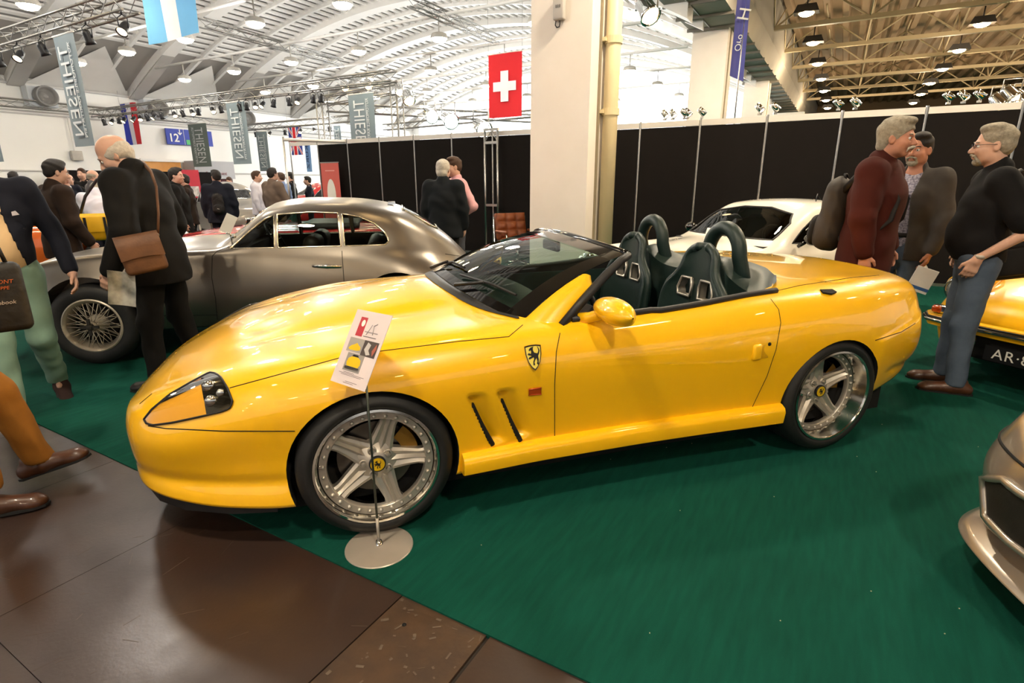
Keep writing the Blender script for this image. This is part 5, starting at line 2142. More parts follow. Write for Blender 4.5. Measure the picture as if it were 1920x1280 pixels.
def hand_prims(w, d, nrm, curl=.5, side=1, sc=1.0):
    """palm, four fingers and a thumb; w wrist, d hand direction, nrm palm normal"""
    d = d / np.linalg.norm(d)
    nrm = nrm - d * (nrm @ d); nrm /= np.linalg.norm(nrm)
    ac = np.cross(d, nrm) * side
    P = [C(w, w + d * .02, .026, .028, .015, (1, 1, 1))]
    for q in (-.024, -.008, .008, .024):
        P.append(C(w + d * .02 + ac * q * .7, w + d * .085 + ac * q * 1.15, .0145, .012, .012))
    for q, L in ((-.027, .068), (-.0095, .078), (.0085, .072), (.0265, .056)):
        b = w + d * .088 + ac * q * 1.12
        a1, a2 = curl * .7, curl * 1.7
        d1 = d * math.cos(a1) + nrm * math.sin(a1); d2 = d * math.cos(a2) + nrm * math.sin(a2)
        m = b + d1 * L * .52
        P += [C(b, m, .0098, .009, .006), C(m, m + d2 * L * .5, .009, .0075, .004)]
    b = w + d * .03 - ac * .026
    dt = (d * .75 - ac * .55 + nrm * .35); dt /= np.linalg.norm(dt)
    m = b + dt * .045
    dt2 = (d * .9 - ac * .1 + nrm * .35); dt2 /= np.linalg.norm(dt2)
    P += [C(b, m, .0135, .011, .012), C(m, m + dt2 * .034, .0105, .0085, .004)]
    return P


m_skin = M('skin', 'caa28d', .5, noise=(14, .5), col2='bb8a74', spec=.35)
m_skin2 = M('skin_ruddy', 'bd866d', .5, noise=(14, .5), col2='aa6f58', spec=.35)
m_eye = M('eye_white', 'd8d3cb', .25)
m_iris = M('iris_dark', '1f1a16', .2)
HAIRM = {'white': M('white_hair', 'c9c2b6', .75, noise=(60, .7), col2='9b9286', bump=(180, .6, .006)),
         'grey': M('grey_hair', 'a39a88', .75, noise=(60, .7), col2='6e6658', bump=(180, .6, .006)),
         'dark': M('dark_hair', '1c1512', .65, noise=(60, .6), col2='0e0b0a', bump=(180, .6, .006)),
         'brown': M('brown_hair', '4a3220', .65, noise=(60, .6), col2='33210f', bump=(180, .6, .006))}


def cloth(name, col, col2=None, rough=.85, scale=9., amt=.5):
    return M('cloth_' + name, col, rough, noise=(scale, amt), col2=col2, bump=(260, .25, .002), spec=.25)


DEF = dict(LE=(.0, .25, 1.17), LW=(.06, .25, .93), RE=(.0, -.25, 1.17), RW=(.06, -.25, .93), LK=(.02, .10, .50), LA=(-.03, .11, .085), RK=(.02, -.10, .50), RA=(-.03, -.11, .085),
           lean=0., side=0., head=(0, 0), belly=0., curl=.55, lpalm=None, rpalm=None, lfoot=0., rfoot=0., lheel=0., rheel=0.)


def person(label, loc, rz, H, top, legs, shoe, hair=('short', 'dark'), pose=None, skin=None, q=1, sleeves='long', hem=.86, top_bulk=.0, shirt=None, open_front=False, beard=None, glasses=False, moustache=None, collar=True, tuck=False, group=None, headcover=None, trouser_hem=.06, extra=None):
    """one figure: continuous skin body with clothes, hair and shoes as its parts. Faces local +X, left is +Y"""
    p = dict(DEF); p.update(pose or {})
    skin = skin or m_skin
    root = empty('person', loc, rz, label, 'person', group)
    s = H / 1.80
    root.scale = (s, s, s)
    V3 = lambda t: np.array(t, float)
    L, sd = p['lean'], p['side']
    hipc = V3((0, 0, .93)); chest = V3((L * .75, sd * .75, 1.30)); nb = V3((L * 1.05 - .01, sd, 1.50)); hc = V3((L * 1.3 + .025 + p.get('hx', 0), sd * 1.15, 1.672 - abs(L) * .12 - p.get('hz', 0)))
    Rm = rotm(*p['head'])
    sh = {1: V3((L * .95 - .01, .185 + sd, 1.445)), -1: V3((L * .95 - .01, -.185 + sd, 1.445))}
    el = {1: V3(p['LE']), -1: V3(p['RE'])}; wr_ = {1: V3(p['LW']), -1: V3(p['RW'])}
    kn = {1: V3(p['LK']), -1: V3(p['RK'])}; an = {1: V3(p['LA']), -1: V3(p['RA'])}
    hp = {1: V3((0, .095, .92)), -1: V3((0, -.095, .92))}
    big = q == 1
    dx = .0066 if big else (.0115 if q == 2 else .014)
    # ---- skin
    P = head_prims(hc, Rm)
    P += [C(hc + Rm @ V3((-.025, 0, -.07)), nb, .055, .062, .03), C(chest, nb - V3((0, 0, .06)), .13, .09, .05, (.75, 1.1, 1)), C(hipc, chest, .125, .14, .05, (.78, 1.05, 1))]
    for m in (1, -1):
        P += [C(sh[m], el[m], .044, .036, .03), C(el[m], wr_[m], .037, .024, .02), C(nb - V3((0, 0, .05)), sh[m], .05, .045, .03)]
        d = wr_[m] - el[m]
        nr = V3((0, -m, 0)) if p['lpalm' if m > 0 else 'rpalm'] is None else V3(p['lpalm' if m > 0 else 'rpalm'])
        hd = p.get('lhand' if m > 0 else 'rhand')
        P += hand_prims(wr_[m], V3(hd) if hd is not None else d, nr, p['curl'], m)
        P += [C(hp[m], kn[m], .078, .052, .03), C(kn[m], an[m], .05, .032, .02), C(an[m] + V3((0, 0, -.02)), an[m] + V3((.09, 0, -.055)), .026, .02, .02)]
    fine = [(hc[2] - .15, hc[2] + .14, .0045 if big else dx), (min(wr_[1][2], wr_[-1][2]) - .2, max(wr_[1][2], wr_[-1][2]) + .02, dx)]
    me = sculpt('body', P, dx, .018, fine)
    mesh_obj('body', me, skin, root)
    if q < 3:
        for m in (-1, 1):
            e = MB().ellip(hc + Rm @ V3((.0815, m * .032, -.005)), (.0115, .0125, .0115), 12, 8)
            eo = e.build('eye', m_eye, root)
            MB().ellip(hc + Rm @ V3((.0905, m * .0325, -.005)), (.0035, .006, .006), 10, 6).build('iris', m_iris, eo)
            MB().tube([hc + Rm @ V3((.094, m * .014, .016)), hc + Rm @ V3((.094, m * .032, .023)), hc + Rm @ V3((.084, m * .052, .018))], [.003, .0042, .0025], 6).build('eyebrow', HAIRM[hair[1]], root)
        MB().tube([hc + Rm @ V3((.0955, -.022, -.0735)), hc + Rm @ V3((.101, 0, -.0725)), hc + Rm @ V3((.0955, .022, -.0735))], .0022, 5).build('mouth', M('mouth_line', '6e3b30', .6), root)
    # ---- hair
    T = lambda c: Rm @ V3(c) + hc
    RL = Rm.tolist()
    hs, hcol = hair
    if hs != 'none':
        if hs == 'fringe':
            HP = [E(T((-.022, 0, .01)), (.099, .088, .075), .01, RL), E(T((.078, 0, .10)), (.115, .055, .075), .015, RL, sub=True), E(T((.115, 0, -.03)), (.085, .13, .088), .01, RL, sub=True), E(T((-.07, 0, -.03)), (.04, .06, .05), .02, RL)]
        elif hs == 'long':
            HP = [E(T((-.02, 0, .035)), (.108, .089, .096), .01, RL), E(T((-.06, 0, -.04)), (.062, .076, .075), .03, RL), E(T((.115, 0, -.035)), (.09, .12, .088), .012, RL, sub=True), E(T((.03, 0, -.09)), (.075, .1, .05), .012, RL, sub=True)]
        elif hs == 'swept':
            HP = [E(T((-.018, 0, .045)), (.111, .088, .097), .01, RL), E(T((.045, 0, .105)), (.055, .06, .03), .02, RL), E(T((-.06, 0, -.035)), (.055, .072, .065), .03, RL), E(T((.112, 0, -.02)), (.072, .12, .075), .012, RL, sub=True), E(T((.03, 0, -.085)), (.075, .1, .05), .012, RL, sub=True)]
        else:
            HP = [E(T((-.018, 0, .042)), (.105, .085, .092), .01, RL), E(T((-.055, 0, -.015)), (.055, .072, .06), .03, RL), E(T((.12, 0, .0)), (.078, .085, .088), .012, RL, sub=True), E(T((.112, 0, -.05)), (.085, .12, .075), .012, RL, sub=True), E(T((.035, 0, -.08)), (.07, .11, .055), .012, RL, sub=True), E(T((.02, .02, .10)), (.07, .06, .035), .02, RL)]
        HM = sculpt('hair', HP, .005 if big else .009, None, (), None, .003, 2.4)
        mesh_obj('hair', HM, HAIRM[hcol], root)
    if moustache:
        mp = [C(T((.106, s_ * .004, -.058)), T((.092, s_ * .034, -.068)), .010, .007, .01) for s_ in (-1, 1)] + [C(T((.092, s_ * .034, -.068)), T((.084, s_ * .039, -.088)), .007, .004, .008) for s_ in (-1, 1)]
        mesh_obj('moustache', sculpt('moustache', mp, .0032, None, (), None, .0008, 4), HAIRM[moustache], root)
    if beard:
        bp2 = [E(T((.062, 0, -.102)), (.033, .036, .028), .015, RL), C(T((.104, .004, -.056)), T((.092, .03, -.068)), .0075, .006, .008), C(T((.104, -.004, -.056)), T((.092, -.03, -.068)), .0075, .006, .008),
               C(T((.092, .032, -.066)), T((.07, .034, -.1)), .007, .009, .008), C(T((.092, -.032, -.066)), T((.07, -.034, -.1)), .007, .009, .008), E(T((.094, 0, -.073)), (.014, .02, .0085), .006, RL, sub=True)]
        mesh_obj('beard', sculpt('beard', bp2, .0035, None, (), None, .0008, 4), HAIRM[beard], root)
    if glasses:
        g = MB()
        for s_ in (-1, 1):
            g.tube([Vector(T((.104, s_ * .033 + .021 * math.cos(a), -.004 + .014 * math.sin(a)))) for a in np.linspace(0, 2 * PI, 13)[:-1]], .0016, 5, closed=True)
            g.tube([Vector(T((.103, s_ * .054, .0))), Vector(T((.06, s_ * .076, .002))), Vector(T((-.005, s_ * .083, .0)))], .0018, 5)
        g.tube([Vector(T((.107, -.012, .0))), Vector(T((.107, .012, .0)))], .0016, 5)
        g.build('glasses', m_black, root)
    # ---- clothes
    tb = top_bulk
    cdx = .0105 if big else .015
    def upper(bulk, arm_end, hemz, armr=.0):
        U_ = [C(V3((0, 0, max(hemz, .86) + .0)), chest, .150 + bulk, .158 + bulk, .06, (.80, 1.12, 1)), C(chest, nb - V3((.0, 0, .085)), .158 + bulk, .105 + bulk * .5, .06, (.78, 1.12, 1))]
        if hemz < .86:
            U_.append(C(V3((0, 0, hemz - .03)), V3((0, 0, .95)), .165 + bulk, .152 + bulk, .05, (.82, 1.1, 1)))
        if p['belly']:
            U_.append(E((L * .4 + .06 + p['belly'] * .6, 0, 1.10), (.10 + p['belly'], .15, .17), .06))
        for m in (1, -1):
            U_.append(C(nb - V3((.0, -m * .05, .055)), sh[m] + V3((0, 0, -.005)), .062 + bulk * .6, .07 + bulk * .5, .05))
            if arm_end == 'short':
                U_.append(C(sh[m], sh[m] + (el[m] - sh[m]) * .8, .072 + bulk * .6, .068 + bulk, .03))
            else:
                U_ += [C(sh[m], el[m], .072 + bulk * .6, .056 + bulk * .6 + armr, .03), C(el[m], wr_[m] - (wr_[m] - el[m]) * .06, .056 + bulk * .6 + armr, .045 + bulk * .4, .02)]
        if collar:
            U_.append(C(nb + V3((-.012, 0, -.005)), nb + V3((-.004, 0, .028)), .072 + bulk * .4, .068 + bulk * .4, .015))
        return U_
    if shirt is not None:
        SP = [C(V3((0, 0, .9)), chest, .146, .153, .06, (.80, 1.10, 1)), C(chest, nb - V3((0, 0, .085)), .153, .10, .06, (.78, 1.1, 1)), C(nb + V3((-.01, 0, -.01)), nb + V3((0, 0, .036)), .07, .064, .015)]
        for m in (1, -1):
            SP.append(C(nb - V3((.0, -m * .05, .06)), sh[m], .058, .06, .05))
        if p['belly']:
            SP.append(E((L * .4 + .055 + p['belly'] * .6, 0, 1.10), (.097 + p['belly'], .147, .17), .06))
        mesh_obj('shirt', sculpt('shirt', SP, cdx, None, (), lambda F, x, y, z: np.maximum(F, (.90 - z)), .0025), shirt, root)
    if top is not None:
        def cut(F, x, y, z):
            F = np.maximum(F, np.where(np.abs(y) < .42, (hem - z), -1) * (1 if True else 1)) if True else F
            if open_front:
                wdt = .018 + .11 * np.clip((1.50 - z) / .5, 0, 1) * open_front + .05 * np.clip((z - 1.30) / .2, 0, 1)
                F = np.maximum(F, np.where(x > L * .75 * np.clip((z - .93) / .4, 0, 1) + .04, wdt - np.abs(y - sd * .5), -1))
            return F
        # keep sleeves below the hem line: only the torso region is cut
        lowarm = min(wr_[1][2], wr_[-1][2]) < hem + .05 and sleeves == 'long'
        if lowarm:
            def cut2(F, x, y, z):
                tor = np.sqrt((x / .30) ** 2 + (y / .24) ** 2) - 1
                F2 = np.maximum(F, np.where(tor < 0, hem - z, -1))
                if open_front:
                    wdt = .018 + .11 * np.clip((1.50 - z) / .5, 0, 1) * open_front + .05 * np.clip((z - 1.30) / .2, 0, 1)
                    F2 = np.maximum(F2, np.where((x > L * .75 * np.clip((z - .93) / .4, 0, 1) + .04) & (np.abs(y) < .2), wdt - np.abs(y - sd * .5), -1))
                return F2
            pf = cut2
        else:
            pf = cut
        mesh_obj(p.get('topname', 'jacket'), sculpt('jacket', upper(tb, sleeves, hem), cdx, None, (), pf, .0045 if big else .006), top, root)
    if legs is not None:
        LP = [C(V3((0, 0, .90)), V3((0, 0, .99)), .15, .148, .05, (.80, 1.08, 1))]
        if p['belly']:
            LP.append(E((.03 + p['belly'] * .4, 0, .97), (.10 + p['belly'] * .5, .15, .07), .05))
        for m in (1, -1):
            LP += [C(hp[m], kn[m], .098, .076, .04), C(kn[m], an[m] + V3((.01, 0, -.03)), .074, .060, .03)]
        def lcut(F, x, y, z):
            return np.maximum(np.maximum(F, z - 1.02), trouser_hem - z)
        mesh_obj('trousers', sculpt('trousers', LP, cdx, None, (), lcut, .005 if big else .006, .8), legs, root)
        MB().lathe([(.148, -.015), (.152, -.015), (.152, .02), (.148, .02)], 28, 'z', (0, 0, 0)).xf(Matrix.Translation((0.0, 0, 1.0)) @ Matrix.Diagonal((.82, 1.1, 1, 1))).build('belt', m_black, root)
    if shoe is not None:
        for m in (1, -1):
            yaw = p['lfoot' if m > 0 else 'rfoot']; hl = p['lheel' if m > 0 else 'rheel']
            a = an[m]
            SPm = [C((-.055, 0, .035), (.03, 0, .042), .042, .045, .03), C((.03, 0, .04), (.165, 0, .028), .046, .036, .03), E((.17, .0, .022), (.055, .044, .03), .03), C((-.03, 0, .05), (-.025, 0, .085), .04, .036, .02)]
            def sole(F, x, y, z):
                return np.maximum(F, -z)
            sm_ = sculpt('shoe', SPm, .006 if big else .01, None, (), sole)
            so_ = mesh_obj('shoe', sm_, shoe, root)
            so_.location = (a[0], a[1], a[2] - .085)
            so_.rotation_euler = (0, hl, yaw)
            so2 = MB().prism([(x_ * 1.02, y_ * 1.04) for x_, y_ in [(-.095, -.02), (-.07, -.038), (.0, -.036), (.1, -.046), (.17, -.046), (.21, -.03), (.225, 0), (.21, .03), (.17, .046), (.1, .046), (0, .036), (-.07, .038), (-.095, .02)]], -.012 + .012, .012, 'z').build('sole', m_rubber, so_)
    return root


def spot(px, py, depth):
    """ground position and standing height of somebody whose head top shows at (px, py), at that distance"""
    d = _ray(px, py)
    return (d[0] * depth, d[1] * depth, 0.006), CAM_H + d[2] * depth


def face(img_deg, px=960):
    """heading for somebody facing a direction seen from the camera: 0 right, 90 away, 180 left, 270 towards us"""
    return math.radians(img_deg + 30.2) - math.atan((px - 960) / 1072.)
# ================================================================== THE PEOPLE
k_black = cloth('black_wool', '0f0d0c', '080706')
k_navy = cloth('navy', '171a26', '0f111b')
k_brown = cloth('brown_wool', '2d2019', '1e1510')
k_tweed = cloth('olive_tweed', '3b2e1d', '2a2014', scale=40)
k_mint = cloth('mint_chino', '7f9c8d', '6a8a7c')
k_shirt = cloth('cream_shirt', 'd3b78e', 'c2a37a')
k_ochre = cloth('ochre_cord', '8a5a1e', '6e4515')
k_maroon = cloth('maroon_wool', '41160f', '32100b')
k_grey = cloth('charcoal_jacket', '45413e', '34302e')
k_jeans = cloth('blue_jeans', '4f5c6e', '3a4656', scale=14)
k_polo = cloth('black_polo', '100f11', '0a0a0b')
k_white = cloth('white_shirt', 'd6d3dc', 'c0bccb')
k_pink = cloth('pink_shirt', 'd9a7ab', 'cc9499')
k_dkjk = cloth('dark_teal_jacket', '15191d', '0d1013')
k_gjean = cloth('grey_jeans', '4c4d54', '3a3b42')
k_blue = cloth('pale_blue_shirt', '8fa3cc', '7c91bd')
k_tan = cloth('taupe_suit', '6a5b50', '574a41')
k_lthr = cloth('grey_leather', '4d4a4c', '393638', rough=.5)
s_brown = M('brown_shoe_leather', '4a2a18', .4, noise=(12, .5), col2='2e190e', coat=.2)
s_black = M('black_shoe_leather', '141212', .4, noise=(12, .4))
s_suede = M('dark_brown_suede', '2a1714', .9, noise=(30, .4))

# black-clad man with the leather bag, seen from behind-left, head bowed
OM = person('white-haired man all in black with a brown leather shoulder bag, head bowed', (-4.24, 2.17, .006), face(146, 250), 1.86, k_black, k_black, s_black, ('fringe', 'white'),
            dict(head=(.5, .55), lean=.07, hx=.05, hz=.035, LE=(-.03, .32, 1.16), LW=(.10, .34, .90), RE=(.02, -.29, 1.16), RW=(.10, -.24, .95), LK=(.06, .12, .5), LA=(.05, .14, .085), RK=(.0, -.13, .5), RA=(-.12, -.14, .085)), top_bulk=.045, hem=.78)
# walker in blazer and mint trousers, coming towards us
WK = person('walking man in navy blazer and cream shirt with mint green trousers, left edge', (-4.58, 1.40, .006), face(268, 40), 1.82, k_navy, k_mint, s_suede, ('short', 'dark'),
            dict(lean=.02, LE=(-.04, .29, 1.16), LW=(.05, .33, .92), RE=(.05, -.28, 1.17), RW=(.16, -.22, .96), LK=(.0, .10, .50), LA=(-.28, .12, .14), RK=(.15, -.10, .52), RA=(.22, -.10, .085), lheel=.7, lfoot=.2, belly=.03), shirt=k_shirt, open_front=.9, hem=.86, trouser_hem=.10)
# pocket square
MB().add([(.0, 0, 0), (.0, .035, .006), (.005, .02, .03), (.004, .0, .024)], [(0, 1, 2, 3)]).build('pocket_square', k_white, WK).location = (.155, .11, 1.29)
# legs and bag entering at the left edge
LG = person('figure at the left edge with ochre trousers and brown lace-up shoes', (-3.42, .62, .006), face(-10, -60), 1.80, k_black, k_ochre, s_brown, ('short', 'dark'),
            dict(LE=(.0, .29, 1.17), LW=(.08, .30, .95), RE=(.05, -.3, 1.15), RW=(.2, -.28, .95), LK=(.25, .10, .53), LA=(.34, .11, .15), RK=(.17, -.10, .50), RA=(.16, -.12, .09), lheel=-.25, lfoot=-.2, rfoot=-.1), top_bulk=.03, hem=.70, trouser_hem=.13, q=2)
# people behind the fastback's nose
BJ = person('dark-haired man in a brown jacket with grey shoulder strap by the fastback', (-7.15, 2.72, .006), face(20, 80), 1.74, k_brown, k_navy, s_black, ('short', 'dark'), dict(head=(-.2, .15), lean=.05, RE=(.02, -.29, 1.15), RW=(.16, -.26, .92), LE=(-.03, .29, 1.15), LW=(.05, .28, .9)), top_bulk=.035, hem=.76)
TW = person('figure in an olive tweed coat cut off by the left edge', (-6.35, 1.52, .006), face(70), 1.84, k_tweed, k_black, s_black, ('short', 'grey'), dict(), top_bulk=.04, hem=.7, q=2)
pl_, H_ = spot(118, 320, 11.0)
person('man in a navy pullover and glasses with arms folded, far left', pl_, face(330), H_, k_navy, k_grey, s_black, ('short', 'brown'), dict(LE=(.03, .27, 1.18), LW=(.2, .02, 1.17), RE=(.03, -.27, 1.18), RW=(.2, -.03, 1.14)), q=2, shirt=k_white, open_front=.15, hem=.9)
pl_, H_ = spot(128, 327, 12.2)
person('bald man in black beside the navy pullover man', pl_, face(300), H_, k_black, k_black, s_black, ('fringe', 'brown'), dict(), q=3)
pl_, H_ = spot(152, 316, 13.0)
person('clean-shaven man just above the grey leather jacket', pl_, face(280), H_, k_black, k_black, s_black, ('short', 'brown'), dict(), q=3)
pl_, H_ = spot(170, 319, 11.0)
person('balding man in a grey leather jacket seen from behind', pl_, face(50), H_, k_lthr, k_brown, s_black, ('fringe', 'grey'), dict(head=(-.3, .1)), q=2, top_bulk=.05, hem=.85)
pl_, H_ = spot(22, 322, 12.0)
person('distant dark-haired head between the tweed coat and brown jacket', pl_, face(80), H_, k_black, k_black, s_black, ('short', 'dark'), dict(), q=3)
pl_, H_ = spot(178, 330, 7.7)
BD = person('man in a white shirt stooping over the orange car', (pl_[0] - .1, pl_[1], .006), face(120), 1.62, k_white, k_navy, s_black, ('short', 'grey'), dict(lean=.16, hx=.10, hz=.10, head=(0, .6), LE=(.18, .26, 1.16), LW=(.38, .22, 1.0), RE=(.12, -.29, 1.12), RW=(.3, -.25, .95)), q=2, top_bulk=.02, hem=.92)
# far aisle
pl_, H_ = spot(325, 315, 8.6)
person('man in a black suit with cropped black hair, back to us', pl_, face(20), H_, k_black, k_black, s_black, ('short', 'dark'), dict(head=(-.3, 0)), q=2, top_bulk=.03, hem=.74)
pl_, H_ = spot(345, 327, 10.8)
person('dark-suited companion half hidden behind the black suit', pl_, face(200), max(H_, 1.62), k_brown, k_black, s_black, ('short', 'dark'), dict(), q=2, top_bulk=.02, hem=.75, shirt=k_white)
pl_, H_ = spot(403, 319, 10.2)
BPK = person('man in a navy anorak with a small black rucksack, far aisle', pl_, face(110), H_, k_navy, k_navy, s_black, ('short', 'dark'), dict(head=(.4, 0)), q=2, top_bulk=.05, hem=.80)
pl_, H_ = spot(430, 332, 18.5)
person('man in a blue-grey shirt looking down beside the red saloon', pl_, face(250), max(1.62, H_), k_blue, k_navy, s_black, ('short', 'brown'), dict(head=(0, .4)), q=3, hem=.9)
pl_, H_ = spot(478, 321, 12.3)
person('fair man in a white jacket facing right in the far aisle', pl_, face(10), H_, k_white, k_brown, s_black, ('short', 'brown'), dict(LE=(.08, .26, 1.16), LW=(.28, .2, 1.12)), q=2, hem=.82, top_bulk=.02)
pl_, H_ = spot(508, 315, 11.0)
person('man in a taupe suit jacket with his back to us, far aisle', pl_, face(60), H_, k_tan, k_tan, s_black, ('short', 'dark'), dict(RE=(.06, -.28, 1.15), RW=(.24, -.2, 1.08)), q=2, hem=.76, top_bulk=.035)
pl_, H_ = spot(527, 324, 14.2)
person('man in a pale blue shirt between the taupe suit and black polo', pl_, face(160), H_, k_blue, k_navy, s_black, ('short', 'brown'), dict(), q=2, hem=.9)
pl_, H_ = spot(544, 323, 15.2)
person('dark-haired man in a black polo with folded arms, far aisle', pl_, face(190), H_, k_polo, k_navy, s_black, ('short', 'dark'), dict(LE=(.03, .27, 1.18), LW=(.2, .02, 1.17), RE=(.03, -.27, 1.18), RW=(.2, -.03, 1.14)), q=2, sleeves='short', hem=.9)
pl_, H_ = spot(577, 331, 15.6)
person('young man in a navy jumper beside the red roll-up banner', pl_, face(200), max(1.63, H_), k_navy, k_navy, s_black, ('short', 'dark'), dict(), q=2, hem=.9)
# pair by the black panels
pl_, H_ = spot(830, 299, 7.1)
person('white-haired man in a dark jacket talking by the black panels', pl_, face(75, 830), H_, k_dkjk, k_black, s_black, ('long', 'white'), dict(head=(-.15, .05)), q=1, top_bulk=.045, hem=.80)
pl_, H_ = spot(853, 295, 7.5)
person('man in a pink shirt and grey jeans, hand on hip, by the black panels', pl_, face(205), H_, k_pink, k_gjean, s_brown, ('short', 'brown'), dict(head=(0, .1), LE=(-.10, .37, 1.17), LW=(.06, .20, 1.02), lhand=(.6, -.5, -.5), RE=(.05, -.27, 1.17), RW=(.2, -.2, 1.0)), q=1, top_bulk=.01, hem=.93)
# three men at right
RCX, RCH = (.215, 5.10, .006), 1.94
RC = person('grey-haired man with a white moustache in a maroon coat, rucksack on his back', RCX, face(-14, 1650), RCH, k_maroon, k_jeans, s_brown, ('swept', 'grey'), dict(head=(-.05, .03), lean=.02, hx=.02, RE=(.02, -.28, 1.16), RW=(.06, -.26, .92), LE=(.02, .28, 1.16), LW=(.08, .26, .92)), skin=m_skin2, top_bulk=.045, hem=.66, moustache='white')
pl_, H_ = spot(1730, 251, 4.62)
GT = person('man with a goatee in a charcoal jacket holding a white folder', pl_, face(258, 1730), H_, k_grey, k_jeans, s_brown, ('short', 'dark'), dict(head=(-.2, 0), RE=(.0, -.28, 1.15), RW=(.14, -.24, .90), LE=(.0, .25, 1.15), LW=(.06, .22, .88)), skin=m_skin2, shirt=cloth('check_shirt', 'b9b6c6', '3c3a52', scale=70, amt=.9), open_front=.35, top_bulk=.03, hem=.80, beard='grey')
PO = person('bearded man in glasses and black polo shirt, hand in his jeans pocket', (.90, 5.03, .006), face(192, 1840), 1.865, k_polo, k_jeans, s_brown, ('short', 'grey'), dict(head=(0, .02), lean=.02, hx=.01, LE=(-.16, .27, 1.15), LW=(.055, .215, .96), lhand=(.25, -.15, -.95), RE=(-.12, -.27, 1.15), RW=(.05, -.2, .98), rhand=(.3, .2, -.9), LK=(.02, .10, .5), LA=(-.01, .13, .085), RK=(.03, -.10, .5), RA=(.02, -.13, .085), belly=.03), skin=m_skin, sleeves='short', top_bulk=.02, hem=.93, beard='grey', glasses=True)
# ================================================================== THINGS CARRIED, SIGNS, FLAGS, TRUSSES
def ptd(px, py, depth):
    d = _ray(px, py)
    return Vector((d[0] * depth, d[1] * depth, CAM_H + d[2] * depth))


CAMQ = Matrix(((_R[0], _U[0], -_F[0]), (_R[1], _U[1], -_F[1]), (_R[2], _U[2], -_F[2])))


def yawm(deg, px=960):
    return Matrix.Rotation(face(deg, px), 3, 'Z')


def R4(R, t):
    return Matrix.Translation(t) @ R.to_4x4()


# ---- placard on a stand beside the front wheel
pst = empty('placard_stand', (-1.505, 1.455, .006), label='information placard on a thin pole with round steel base by the front wheel', cat='sign')
m_steel = M('satin_steel', 'b5aca0', .38, .45, noise=(8, .4), col2='a0978b')
MB().lathe([(0, .012), (.012, .012), (.14, .005), (.143, .002), (.143, 0), (0, 0)], 48).build('base_disc', m_steel, pst, sharp=30)
MB().lathe([(0, .03), (.012, .03), (.014, .012), (.02, .008)], 16).build('collar', m_chrome, pst)
MB().tube([(0, 0, .01), (.0, .0, .14)], .0065, 8).build('pole_foot', m_steel, pst)
MB().tube([(0, 0, .14), (-.004, .004, .80)], .0048, 8).build('pole', M('dark_steel_pole', '4d524a', .35, .8), pst)
Rs = Matrix(((.990, .059, -.125), (-.137, .518, -.844), (.015, .854, .521)))
ps = MB().bbox((-.105, -.1485, -.002), (.105, .1485, .0))
po = ps.build('placard', M('placard_paper', 'dccfcf', .25, coat=.8, noise=(4, .15), col2='d2c5c6'), pst)
po.matrix_local = R4(Rs, Vector((-1.496, 1.434, .897)) - Vector((-1.505, 1.455, .006)))
def card(name, x0, y0, x1, y1, col, z=.0006, mat=None):
    o = MB().bbox((x0, y0, z * .3), (x1, y1, z)).build(name, mat or M('print_' + col, col, .4), po)
    return o
card('red_logo_block', -.062, .045, -.022, .122, 'b5343f')
MB().lathe([(0, .0009), (.0105, .0009)], 20).xf(Matrix.Translation((-.038, .098, 0)) @ Matrix.Diagonal((1, 1.3, 1, 1))).build('logo_oval', m_white, po)
g = MB()
g.tube([(.0, .055, .0007), (.018, .098, .0007)], .0022, 4, flat=.3).tube([(.028, .095, .0007), (.045, .105, .0007)], .002, 4).tube([(.028, .095, .0007), (.036, .06, .0007)], .0022, 4)
g.build('monogram', M('print_grey', 'a39b9d', .4), po)
card('printed_line', -.014, .0655, .062, .0695, '8f8487')
card('printed_line', -.014, .0475, .062, .0505, '5d5356')
card('photo_side_view', -.081, -.020, .006, .036, '9c9690')
gg = MB(); gg.prism([(-.072, -.008), (-.06, .004), (-.045, .01), (-.03, .018), (-.018, .01), (-.004, .004), (-.002, -.008), (-.02, -.012), (-.06, -.013)], .0007, .0011, 'z'); gg.build('photo_yellow_car', m_cap_y, po)
card('photo_cockpit', .007, -.025, .090, .036, '4a403d')
gg = MB(); gg.prism([(.02, .0), (.03, .03), (.05, .022), (.045, .0), (.06, -.015), (.04, -.02)], .0007, .001, 'z'); gg.build('photo_seat_shape', M('print_pale', 'b9b3b0', .5), po)
gg = MB(); gg.prism([(.065, .0), (.08, .03), (.086, .012), (.075, -.02)], .0007, .001, 'z'); gg.build('photo_trim_shape', M('print_brick', 'a55a49', .5), po)
card('photo_front_view', -.062, -.094, .038, -.024, '8f8985')
gg = MB(); gg.prism([(-.052, -.062), (-.048, -.045), (-.03, -.036), (.006, -.036), (.024, -.045), (.029, -.062), (.022, -.075), (-.045, -.075)], .0007, .0011, 'z'); gg.build('photo_yellow_nose', m_cap_y, po)
gg = MB(); gg.prism([(-.032, -.036), (-.026, -.028), (.002, -.028), (.008, -.036)], .0007, .0012, 'z'); gg.build('photo_windscreen', m_black, po)
card('photo_shadow', -.055, -.088, .03, -.076, '3a3634')
for k, (x0, x1) in enumerate(((-.05, .015), (-.075, .075), (-.06, .06))):
    card('printed_line', x0, -.1005 - .005 * k, x1, -.0988 - .005 * k, '6b6064')
card('printed_line', -.02, -.1335, .05, -.1318, '6b6064'); card('printed_line', -.03, -.1395, .03, -.1378, '6b6064')

